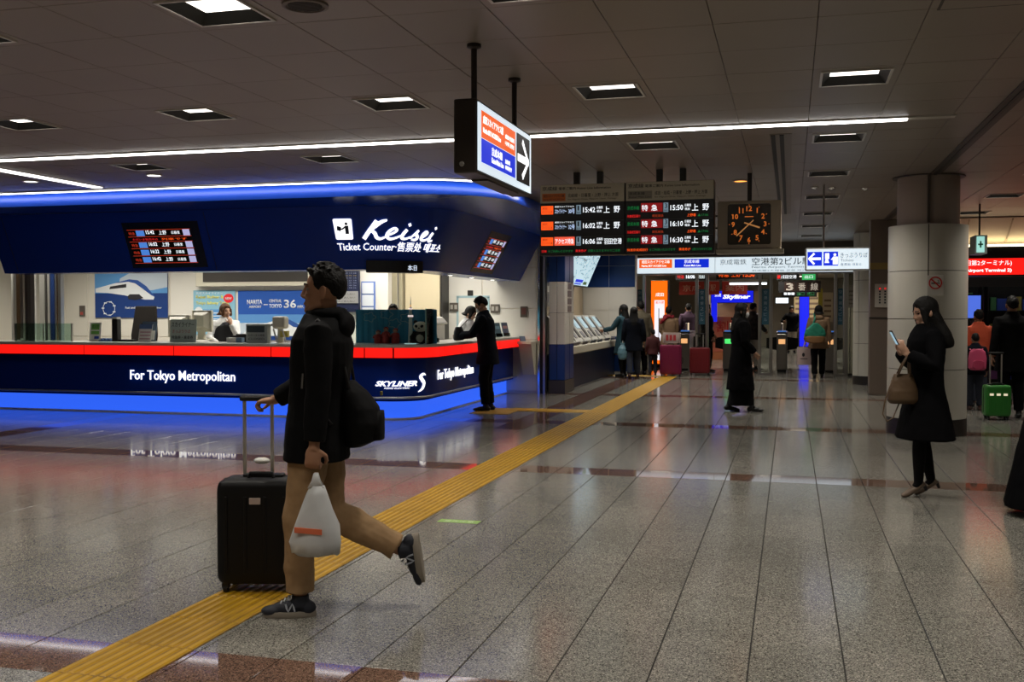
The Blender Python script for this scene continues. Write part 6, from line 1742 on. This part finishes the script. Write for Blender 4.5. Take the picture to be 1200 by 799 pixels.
# fabrics
F_BLK = mat('black_cloth', (.0032, .0032, .0036), .8, spec=.12); F_BLK2 = mat('black_wool', (.0035, .0035, .0042), .95, spec=.08)
F_NAVY = mat('navy_cloth', (.0045, .006, .011), .85, spec=.12); F_KHAKI = mat('khaki_cloth', (.30, .185, .09), .85, noise=.08, nscale=25)
F_TEAL = mat('teal_wool', (.012, .045, .062), .9); F_BEIGE = mat('beige_coat', (.24, .15, .085), .9); F_PURP = mat('purple_coat', (.045, .02, .04), .9)
F_OLIVE = mat('olive_coat', (.10, .085, .055), .9); F_ORG = mat('orange_jacket', (.55, .08, .03), .8); F_JEAN = mat('dark_jeans', (.02, .025, .04), .9)
F_WHITE = mat('white_shirt', (.62, .63, .64), .75); F_VEST = mat('charcoal_vest', (.02, .022, .028), .8); F_PALE = mat('pale_trousers', (.42, .38, .33), .85)
S_BLK = mat('black_shoe', (.01, .01, .011), .45); S_NAVY = mat('navy_shoe', (.012, .014, .022), .7); S_BRN = mat('brown_boot', (.06, .025, .018), .6); S_TAUPE = mat('taupe_pump', (.17, .12, .085), .5)
TIGHT = mat('black_tights', (.005, .0045, .005), .7, spec=.15)

# walking man with the suitcase
man, J, T_, Hm_ = person('young man in black jacket and khaki trousers striding left, pushing a suitcase', (-2.265, 4.69, 0), 105, 1.715,
    lean=-.07, head=(2, 2), pel=(0, 0), detail=True, voxel=.011, wide=1.04,
    arms={'L': {'w': (-.27, -.035, .80), 'hint': (-.5, -1, 0), 'hd': (-.0, .10, -1), 'palm': (1, 0, 0), 'curl': .95, 'grip': True},
          'R': {'w': (.34, .28, 1.02), 'hint': (.4, -.6, -1), 'hd': (0, 1, -.12), 'palm': (0, -.1, -1), 'curl': 1.0, 'grip': True}},
    legs={'L': {'a': (-.085, .07, .088), 'foot': (-.04, 1, 0), 'hint': (0, 1, 0)},
          'R': {'a': (.085, -.41, .285), 'foot': (.03, -.14, -1), 'hint': (0, 1, -.2)}},
    top=(F_BLK, .76, 'jacket', .012), bottom=(F_KHAKI, 'trousers', .92), shoes=S_NAVY, hair='short', hood=F_BLK)
MB().ribbon([(0, 0), (0, .07)], .004, lambda x, y, z=0: T_(V(-.262, .035+x, 1.12+y)), .003, 0, 2).build('sleeve_zip', STEEL, man, local=True)
# standing woman with the phone
wom, JW, TW, HW = person('woman in long black coat looking at her phone beside the round column', (1.06, 8.93, 0), 100, 1.60,
    head=(8, 16), hair='long', skinm=SKIN2, voxel=.010,
    arms={'L': {'w': (-.17, .20, 1.225), 'hint': (-.6, -.3, -1), 'hd': (.12, .5, .75), 'palm': (.6, -.5, .3), 'curl': .55, 'grip': True},
          'R': {'w': (.05, .20, 1.24), 'hint': (.6, -.3, -1), 'hd': (-.3, .4, .6), 'palm': (-.5, -.6, .3), 'curl': .6}},
    legs={'L': {'a': (-.07, .07, .125), 'foot': (-.05, 1, -.32)}, 'R': {'a': (.08, -.08, .125), 'foot': (.08, 1, -.32)}},
    top=(F_BLK2, .50, 'coat', .10), bottom=(F_BLK2, 'skirt', .56, TIGHT), shoes=(S_TAUPE, 'heels'))
# masked customer at the counter
cus, JC, TC, HC = person('masked man in dark coat bending over the side of the ticket counter', (-4.42, 15.0, 0), 98, 1.72,
    lean=.13, head=(5, 28), mask=True, voxel=.012,
    arms={'L': {'w': (-.12, .42, 1.12), 'hint': (-.8, -.3, -.8)}, 'R': {'w': (.12, .42, 1.12), 'hint': (.8, -.3, -.8)}},
    legs={'L': {'a': (-.08, .02, .085)}, 'R': {'a': (.09, -.03, .085)}},
    top=(F_NAVY, .70, 'coat', .03), bottom=(F_BLK, 'trousers', .95), shoes=S_BLK)
# seated clerk
clk, JK, TK, HK = person('clerk in white shirt and dark vest seated behind the counter, hand at her mouth', (-8.80, 14.9, .012), 215, 1.62, pel=(0, 0),
    head=(28, 6), hair='bob', hairm=HAIRB, skinm=SKIN2, voxel=.011,
    arms={'L': {'w': (-.07, .20, 1.38), 'hint': (-.5, -.2, -1), 'hd': (.15, -.25, 1), 'palm': (.2, -1, 0), 'curl': .9}, 'R': {'w': (.15, .3, 1.05), 'hint': (.8, -.3, -.5)}},
    top=(F_WHITE, .9, 'shirt', .0), bottom=(F_VEST, 'skirt', .5, TIGHT), shoes=S_BLK)
clk.location.z = .0
v = MB(); v.loft([oval(TK(V(0, .003, z)), V(rx, 0, 0), V(0, ry, 0), 24) for z, rx, ry in ((.95, .188, .150), (1.1, .178, .150), (1.25, .186, .158), (1.33, .165, .15), (1.40, .10, .118))])
skin('vest', v, F_VEST, clk, .011, 3)
MB().loft([oval(TK(V(0, .155, 1.28)), V(.02, 0, 0), V(0, .008, 0), 8), oval(TK(V(0, .13, 1.40)), V(.03, 0, 0), V(0, .01, 0), 8)]).build('necktie', mat('scarf_grey', (.12, .12, .16), .7), clk, local=True)
# two more clerks mostly hidden
person('dark haired clerk mostly hidden behind the teal display panel', (-5.85, 14.75, 0), 200, 1.60, hair='short', skinm=SKIN2, top=(F_WHITE, .9, 'shirt', 0), bottom=(F_VEST, 'trousers', .95), shoes=S_BLK, voxel=.014)
person('clerk with bowed dark head opposite the masked customer', (-5.35, 16.6, 0), 265, 1.60, lean=.25, head=(0, 25), hair='bob', skinm=SKIN2, top=(F_WHITE, .9, 'shirt', 0), bottom=(F_VEST, 'trousers', .95), shoes=S_BLK, voxel=.014)
# person in long black robe walking right
person('person in long black coat and hood of hair with white mask walking right', (-.72, 15.9, 0), -72, 1.62, mask=True, hair='veil', skinm=SKIN2, voxel=.012, head=(-22, 4), lean=.02,
    arms={'R': {'w': (.20, .17, .93), 'hint': (.5, -1, 0)}, 'L': {'w': (-.2, .1, .9)}},
    legs={'L': {'a': (-.09, -.16, .09), 'foot': (0, 1, -.1)}, 'R': {'a': (.09, .16, .085)}},
    top=(F_BLK2, .34, 'coat', .07), bottom=(F_BLK, 'skirt', .10, TIGHT), shoes=S_BLK)
# group at the ticket machines
person('woman in teal coat with long dark hair reaching to the ticket machine', (-3.72, 23.75, 0), 60, 1.66, hair='long', voxel=.013,
    arms={'L': {'w': (-.32, .36, 1.10), 'hint': (-.3, -.3, -1)}}, legs={'L': {'a': (-.1, -.03, .085)}, 'R': {'a': (.1, .05, .085)}}, top=(F_TEAL, .55, 'coat', .06), bottom=(F_BEIGE, 'skirt', .52, TIGHT), shoes=S_BLK)
person('person in dark navy coat with brown boots walking away past the machines', (-3.42, 23.3, 0), 10, 1.60, hair='long', hairm=HAIRM, voxel=.013,
    legs={'L': {'a': (-.1, -.18, .10), 'foot': (0, 1, -.5)}, 'R': {'a': (.1, .16, .085)}}, top=(F_NAVY, .66, 'coat', .03), bottom=(F_JEAN, 'trousers', .95), shoes=S_BRN)
person('person in olive coat standing behind the two women at the machines', (-3.45, 25.0-.35, 0), 25, 1.74, hair='short', voxel=.014, top=(F_OLIVE, .62, 'coat', .03), bottom=(F_BLK, 'trousers', .95), shoes=S_BLK)
person('small child in dark red jacket beside the beige coat', (-3.12, 24.35, 0), 20, 1.08, hair='short', voxel=.013, top=(mat('maroon_jacket', (.06, .012, .014), .85), .78, 'jacket', .02), bottom=(F_JEAN, 'trousers', .95), shoes=S_BLK)
bei, JB, TB, HB = person('person in beige coat and red scarf behind the magenta suitcase', (-2.78, 24.6, 0), 5, 1.62, hair='short', voxel=.013, top=(F_BEIGE, .60, 'coat', .03), bottom=(F_BLK, 'trousers', .95), shoes=S_BLK, collar=False,
    arms={'L': {'w': (-.12, .25, 1.0)}, 'R': {'w': (.12, .25, 1.0)}})
q = MB().tube([TB(V(.10*cos(a), .095*sin(a)-.01, 1.45+.02*sin(3*a))) for a in [2*pi*i/14 for i in range(15)]], .045, 10); q.tube([TB(V(-.05, -.10, 1.43)), TB(V(-.15, -.15, 1.36)), TB(V(-.2, -.14, 1.28))], [.045, .045, .03], 8)
skin('scarf', q, mat('red_scarf', (.22, .01, .02), .9), bei, .013, 2, .01, .05)
person('person in dark purple coat beyond the gate, left of the steel posts', (-2.75, 29.2, 0), 15, 1.72, hair='short', voxel=.014, top=(F_PURP, .72, 'coat', .03), bottom=(F_BLK, 'trousers', .95), shoes=S_BLK)
person('person in black passing the gate behind the second steel post', (-2.02, 26.3, 0), -60, 1.68, hair='short', voxel=.014, top=(F_BLK, .76, 'jacket', .02), bottom=(F_BLK, 'trousers', .95), shoes=S_BLK, arms={'L': {'w': (-.24, .3, .95)}})
person('person in dark patterned jacket standing just behind the black robed walker', (-.92, 27.3, 0), -40, 1.72, hair='short', voxel=.014, top=(mat('dark_pattern', (.03, .02, .018), .85, noise=.7, nscale=14), .78, 'jacket', .02), bottom=(F_PALE, 'trousers', .95), shoes=S_BLK, arms={'R': {'w': (.15, .3, 1.0)}})
person('man in black jacket and pale trousers facing the viewer far beyond the gates', (.05, 39.0, 0), 185, 1.72, hair='cap', hairm=HAIRM, voxel=.015, top=(F_BLK, .78, 'jacket', .02), bottom=(F_PALE, 'trousers', .95), shoes=S_BLK, arms={'R': {'w': (.3, .25, 1.15)}, 'L': {'w': (-.24, .12, .9)}})
grn, JG, TG, HG = person('woman in tan coat with a green shoulder bag walking away to the gates', (.62, 24.4, 0), 5, 1.64, hair='bob', hairm=HAIRM, voxel=.013, hood=F_BEIGE,
    arms={'L': {'w': (-.30, .05, .82)}, 'R': {'w': (.26, .05, .85)}}, legs={'L': {'a': (-.1, -.16, .10), 'foot': (0, 1, -.4)}, 'R': {'a': (.1, .14, .085)}}, top=(F_BEIGE, .70, 'coat', .04), bottom=(F_BLK, 'trousers', .97), shoes=S_BLK)
# crowd on the right
person('man in black coat pulling a green case, seen from behind on the right', (3.02, 15.9, 0), 2, 1.70, hair='short', voxel=.013, top=(F_BLK, .66, 'coat', .03), bottom=(F_BLK, 'trousers', .95), shoes=S_BLK, arms={'L': {'w': (-.28, -.12, .86)}})
person('person in bright orange jacket among the crowd behind the round column', (2.86, 17.6, 0), 12, 1.52, hair='short', voxel=.013, top=(F_ORG, .75, 'jacket', .02), bottom=(F_JEAN, 'trousers', .95), shoes=S_BLK)
person('child in dark clothes wearing a pink backpack behind the round column', (2.72, 17.0, 0), 2, 1.16, hair='short', voxel=.012, top=(F_NAVY, .80, 'jacket', .02), bottom=(F_JEAN, 'trousers', .95), shoes=S_BRN)
person('dark clothed person just visible beside the round column in the crowd', (2.66, 18.6, 0), 5, 1.66, hair='short', voxel=.014, top=(F_BLK, .72, 'coat', .02), bottom=(F_BLK, 'trousers', .95), shoes=S_BLK)
person('person in black down coat cut off by the right edge of the picture', (1.87, 8.38, 0), 80, 1.66, hair='long', voxel=.012, top=(F_BLK2, .06, 'coat', .20), bottom=(F_BLK, 'trousers', .95), shoes=S_BLK)
# ------------------------------------------------------------------ luggage and bags
def suitcase(label, loc, rz, w, d, h, m, hz, handle=True, grooves=4, tagm=None, hx=0.0):
    t = empty('suitcase', loc, label, 'suitcase', rz=rz)
    r = .05
    mb = MB()
    mb.loft([oval(V(0, 0, z), V(w/2*s, 0, 0), V(0, d/2*s, 0), 32, 7) for z, s in ((.055, .90), (.065, .95), (.085, .99), (.12, 1.0), (h-.06, 1.0), (h-.03, .985), (h-.01, .95), (h, .86))])
    sh = mb.build('shell', m, t, local=True, smooth=True)
    for i in range(grooves):
        x = -w/2*.72 + w*.72*i/(grooves-1)
        MB().box((x-.009, -d/2-.003, .11), (x+.009, -d/2+.01, h-.08)).build('rib', m, sh, local=True, bevel=.003)
    z_ = MB()
    z_.loft([oval(V(0, 0, z), V(w/2*1.004, 0, 0), V(0, d/2*1.004, 0), 32, 7) for z in (h*.0+.0,)] * 1 + [oval(V(0, 0, 0), V(w/2, 0, 0), V(0, d/2, 0), 32, 7)]) if False else None
    MB().tube([V(w/2*1.0*x_, y_*d/2, z_2) for x_, y_, z_2 in ((-1.0, 0, .1), (-1.0, 0, h-.05), (-.93, 0, h-.005), (.93, 0, h-.005), (1.0, 0, h-.05), (1.0, 0, .1))], .006, 6).build('zip_line', DARK, sh, local=True)
    for sx in (-1, 1):
        for sy in (-1, 1):
            wq = MB().tube([(sx*(w/2-.045)-.011, sy*(d/2-.05), .024), (sx*(w/2-.045)+.011, sy*(d/2-.05), .024)], .024, 14).build('wheel', BLACK, t, local=True, smooth=True)
            MB().box((sx*(w/2-.045)-.02, sy*(d/2-.05)-.02, .026), (sx*(w/2-.045)+.02, sy*(d/2-.05)+.02, .075)).build('fork', BLACK, wq, local=True, bevel=.006)
    if handle:
        for sx in (hx-.075, hx+.075):
            MB().box((sx-.009, d/2-.075, h-.08), (sx+.009, d/2-.06, hz)).build('handle_rail', mat('rail_grey', (.48, .46, .42), .35, .6), t, local=True, bevel=.003)
        MB().box((hx-.10, d/2-.085, hz-.012), (hx+.10, d/2-.05, hz+.018)).build('handle_grip', BLACK, t, local=True, bevel=.01)
        MB().box((-.11, d/2-.1, h-.02), (.11, d/2-.035, h+.015)).build('handle_well', BLACK, t, local=True, bevel=.006)
    MB().tube([(-.07, -.0, h-.01), (-.06, -.0, h+.025), (.06, -.0, h+.025), (.07, -.0, h-.01)], .011, 8).build('carry_handle', BLACK, t, local=True, smooth=True)
    MB().tube([(w/2-.005, 0, h*.4), (w/2+.025, 0, h*.43), (w/2+.025, 0, h*.58), (w/2-.005, 0, h*.61)], .009, 8).build('side_handle', BLACK, t, local=True, smooth=True)
    if tagm: MB().box((-.03, -d/2-.006, h-.12), (.03, -d/2+.004, h-.085)).build('name_plate', tagm, t, local=True, bevel=.003)
    return t
BLKC = mat('black_case', (.004, .004, .0045), .5, spec=.3)
sc = suitcase('black upright suitcase with tall pull handle beside the walking man', (-2.745, 5.0, 0), radians(14), .43, .26, .60, BLKC, 1.02, hx=-.03, tagm=mat('tag_silver', (.5, .4, .36), .4))
MB().ell((0, .02, .69), (.045, .03, .018), 10, 7).build('paper_tag', PAPER, sc, local=True, smooth='all')
suitcase('magenta suitcase standing on the floor behind the beige coated person', (-2.68, 24.15, 0), radians(8), .50, .28, .74, mat('magenta_shell', (.16, .008, .045), .4), 1.0, handle=False)
suitcase('dark red suitcase with raised handle near the second steel gate post', (-2.06, 24.75, 0), radians(3), .48, .28, .66, mat('red_shell', (.14, .008, .012), .4), .98)
gc = suitcase('bright green wheeled case pulled by the man in black on the right', (2.78, 15.62, 0), radians(5), .34, .24, .48, mat('green_shell', (.03, .20, .03), .35), .92)
for i in range(3): MB().box((-.12+.09*i, -.128, .34), (-.07+.09*i, -.12, .37)).build('glowing_reflector', emis('glowing_reflector', (1, .85, .6), .7), gc, local=True)  # light caught by the reflectors is painted as a glow

# white plastic shopping bag of the walking man
WJ = man.matrix_world if False else None
t = empty('plastic_bag', (-2.265, 4.69, 0), 'white plastic carrier bag with orange print in the walking man\'s hand', 'bag', rz=radians(105))
BAG = mat('white_film', (.52, .53, .53), .45, trans=0.0, noise=.05, nscale=10)
yc = -.05; xc = -.275; mb = MB(); rr = random.Random(4)
rings = []
for z, ry, rx in ((.352, .08, .03), (.36, .112, .052), (.41, .122, .062), (.49, .103, .056), (.57, .074, .044), (.63, .052, .030), (.675, .034, .018)):
    ring = []
    for q in range(28):
        a = 2*pi*q/28; wv = 1+.05*sin(5*a+z*30)+.03*rr.uniform(-1, 1)
        ring.append(V(xc+rx*cos(a)*wv, yc-.01*(z-.6)*10*.3+ry*sin(a)*wv, z + (.0 if z > .36 else .012*rr.uniform(-1, 1))))
    rings.append(ring)
mb.loft(rings).build('bag_body', BAG, t, local=True, smooth='all')
for s in (-1, 1):
    MB().loft([oval(V(xc+s*.012, yc+.004, z), V(.004, 0, 0), V(0, w_, 0), 10) for z, w_ in ((.665, .040), (.70, .020), (.735, .010))]).build('bag_handle', BAG, t, local=True, smooth='all')
MB().loft([[V(xc-.066-.002*0, yc+.016-.05, .455), V(xc-.062, yc+.095, .465), V(xc-.062, yc+.095, .49), V(xc-.066, yc+.016-.05, .48)], [V(xc-.060, yc-.034, .455), V(xc-.05, yc+.095, .465), V(xc-.05, yc+.095, .49), V(xc-.060, yc-.034, .48)]]).build('orange_print', mat('print_orange', (.6, .14, .06), .6), t, local=True)
# his backpack
t = empty('backpack', (-2.265, 4.69, 0), 'black backpack hanging low on the walking man\'s back', 'backpack', rz=radians(105))
q = MB(); q.loft([oval(V(.02, -.215+dy, z), V(rx, 0, 0), V(0, ry*.9, 0), 22, 2.6) for z, rx, ry, dy in ((.825, .10, .05, .03), (.855, .135, .085, 0), (.94, .15, .108, -.01), (1.02, .14, .098, 0), (1.10, .115, .065, .035), (1.15, .07, .035, .065))])
bp = skin('pack_body', q, mat('pack_black', (.004, .004, .0045), .75, spec=.15), t, .009, 3, .008, .06)
MB().loft([oval(V(.02, -.30, z), V(rx, 0, 0), V(0, .03, 0), 18, 2.6) for z, rx in ((.86, .08), (.90, .10), (.97, .09), (1.0, .06))]).build('front_pocket', mat('pack_black', (.004, .004, .0045), .75, spec=.15), t, local=True, smooth='all')
for s in (-1, 1): MB().tube([V(.02+s*.09, -.17, 1.12), V(.0+s*.13, -.13, 1.36), V(s*.13, -.03, 1.455), V(s*.13, .05, 1.36), V(s*.16, .02, 1.15), V(s*.16, -.1, .95)], [.016]*6, 8, .5).build('strap', mat('strap_black', (.012, .012, .013), .7), t, local=True, smooth='all')
MB().box((.10, -.31, 1.07), (.13, -.30, 1.09)).build('zip_tag', mat('tag_olive', (.2, .18, .03), .6), t, local=True)

# the woman's phone and handbag
t = empty('mobile_phone', (1.06, 8.93, 0), 'smartphone with a pale lit screen in the woman\'s hand', 'phone', rz=radians(100))
up = V(.0, .42, .80).normalized(); f = plane((-.135, .245, 1.225), (1, 0, 0), up)
M_ = 1
MB().rect(0, 0, .068, .135, f, .008, -.004).build('body', BLACK, t, local=True, bevel=.002)
MB().rect(.005, .012, .063, .123, f, .001, -.0052).rect(.005, .012, .063, .123, f, .001, .0042).build('screen', emis('phone_screen', (.45, .7, .85), .6), t, local=True)
t = empty('handbag', (1.06, 8.93, 0), 'tan leather handbag hanging from the forearm of the woman with the phone', 'handbag', rz=radians(100))
TAN = mat('tan_leather', (.10, .06, .03), .5)
q = MB(); q.loft([oval(V(-.12, .21, z), V(rx, 0, 0), V(0, ry, 0), 22, 3) for z, rx, ry in ((.76, .04, .10), (.79, .06, .125), (.86, .055, .115), (.95, .035, .09), (1.0, .015, .075))])
skin('bag_body', q, TAN, t, .008, 3, .006, .05)
for s in (-1, 1): MB().tube([V(-.12+s*.02, .16, .98), V(-.14+s*.02, .17, 1.06), V(-.17+s*.015, .19, 1.15), V(-.14+s*.02, .23, 1.06), V(-.12+s*.02, .26, .98)], .008, 8).build('bag_handle', TAN, t, local=True, smooth='all')
MB().tube([V(-.12, .29, .97), V(-.14, .35, .80), V(-.15, .375, .68), V(-.15, .34, .62), V(-.14, .29, .65), V(-.13, .24, .77)], .006, 8).build('shoulder_strap', TAN, t, local=True, smooth='all')
MB().ell((-.13, .16, 1.0), (.014, .012, .016), 8, 6).build('clasp', mat('gold', (.7, .55, .2), .25, 1.0), t, local=True, smooth='all')
# counter customer's bag
t = empty('shoulder_bag', (-4.42, 15.0, 0), 'black shoulder bag resting on the counter edge in the masked man\'s arms', 'bag', rz=radians(98))
q = MB(); q.loft([oval(V(-.02, .44, z), V(rx, 0, 0), V(0, ry, 0), 20, 3) for z, rx, ry in ((1.065, .15, .06), (1.09, .17, .075), (1.2, .165, .065), (1.27, .14, .04))])
skin('bag_body', q, mat('bag_black', (.008, .008, .009), .6), t, .010, 2, .006, .05)
MB().tube([V(-.15, .42, 1.24), V(-.16, .28, 1.38), V(-.14, .05, 1.45), V(-.12, -.10, 1.38)], .012, 8, .5).build('strap', mat('strap_brown', (.03, .02, .012), .6), t, local=True, smooth='all')
# blue drawstring bag, red and white shopping bag, green shoulder bag, paper bag, pink backpack
t = empty('drawstring_bag', (-3.62, 23.25, 0), 'pale blue shiny drawstring bag hanging by the person in brown boots', 'bag')
q = MB(); q.loft([oval(V(-3.66, 23.22, z), V(rx, 0, 0), V(0, rx*.7, 0), 18, 2) for z, rx in ((.42, .06), (.46, .10), (.56, .12), (.68, .10), (.76, .035), (.80, .05))])
skin('bag_body', q, mat('pale_blue_bag', (.12, .24, .30), .35), t, .011, 2, .012, .04)
for o in list(t.children): pass
t.location = (0, 0, 0)
MB().tube([(-3.66, 23.22, .78), (-3.66, 23.25, .86)], .006).build('cord', WHITE, t, local=True)
t = empty('shopping_bag', (-2.62, 24.0, 0), 'red and white patterned shopping bag on top of the magenta suitcase', 'bag')
q = MB(); q.loft([oval(V(0, 0, z), V(rx, 0, 0), V(0, .09, 0), 16, 4) for z, rx in ((.775, .17), (.79, .20), (.95, .21), (1.02, .19))]); q.build('bag_body', mat('bag_pale', (.45, .36, .34), .6), t, local=True, smooth=True)
for i in range(3): MB().box((-.12+.085*i, -.096, .84), (-.06+.085*i, -.088, .97)).build('red_print', mat('bag_red', (.4, .03, .04), .6), t, local=True)
t.location = (-2.66, 24.12, 0)
t = empty('green_shoulder_bag', (.62, 24.4, 0), 'green and tan shoulder bag on the back of the woman walking to the gates', 'bag', rz=radians(5))
q = MB(); q.loft([oval(V(-.10, -.24, z), V(rx, 0, 0), V(0, .085, 0), 18, 2.6) for z, rx in ((.86, .12), (.90, .20), (1.0, .24), (1.10, .21), (1.18, .13), (1.25, .06))])
skin('bag_body', q, mat('bag_green', (.015, .19, .12), .6), t, .011, 2, .012, .05)
q = MB(); q.loft([oval(V(-.10, -.25, z), V(rx, 0, 0), V(0, .09, 0), 18, 2.6) for z, rx in ((.80, .12), (.83, .21), (.92, .22), (.96, .2))])
skin('tan_base', q, mat('bag_tan', (.22, .11, .04), .6), t, .011, 2)
MB().tube([V(-.15, -.22, 1.2), V(-.10, -.16, 1.36), V(-.1, -.02, 1.47), V(-.08, .12, 1.4)], .02, 8, .4).build('strap', mat('bag_green', (.015, .19, .12), .6), t, local=True, smooth='all')
t = empty('paper_shopping_bag', (.62, 24.4, 0), 'large pale pink paper shopping bag in the hand of the woman with the green bag', 'bag', rz=radians(5))
MB().loft([[V(-.46, -.02+a, .30), V(-.02, -.02+a, .30), V(-.02, -.02+a, .70), V(-.46, -.02+a, .70)] for a in (0, .12)]).build('bag_body', mat('paper_pink', (.52, .40, .38), .6), t, local=True)
MB().ell((-.33, -.024, .53), (.03, .004, .045), 10, 6).build('dark_print', TXT_D, t, local=True)
MB().box((-.40, -.024, .43), (-.24, -.02, .445)).build('print_line', TXT_D, t, local=True)
for a in (0, .12): MB().tube([V(-.33, -.02+a, .69), V(-.30, .03, .83), V(-.25, .03, .83), V(-.20, -.02+a, .69)], .006).build('cord', mat('cord_lilac', (.4, .35, .5), .6), t, local=True)
t = empty('pink_backpack', (2.72, 17.0, 0), 'pink child backpack worn in the crowd behind the round column', 'backpack', rz=radians(2))
q = MB(); q.loft([oval(V(0, -.155, z), V(rx, 0, 0), V(0, .075, 0), 18, 3) for z, rx in ((.62, .09), (.65, .125), (.80, .13), (.90, .11), (.94, .06))])
skin('pack_body', q, mat('pink_pack', (.55, .07, .16), .5), t, .010, 2)
MB().loft([oval(V(0, -.235, z), V(rx, 0, 0), V(0, .018, 0), 14, 3) for z, rx in ((.64, .06), (.67, .085), (.75, .08), (.77, .05))]).build('pocket', mat('pink_pocket', (.4, .04, .10), .5), t, local=True)
for s in (-1, 1): MB().tube([V(s*.08, -.10, .92), V(s*.09, -.02, .965), V(s*.09, .085, .9), V(s*.1, .05, .72)], .014, 8, .5).build('strap', mat('pink_pocket', (.4, .04, .10), .5), t, local=True)
# ------------------------------------------------------------------ finish
finish_text()
finish_skin()
for _m in bpy.data.meshes:
    if not _m.materials: _m.materials.append(WHITE)
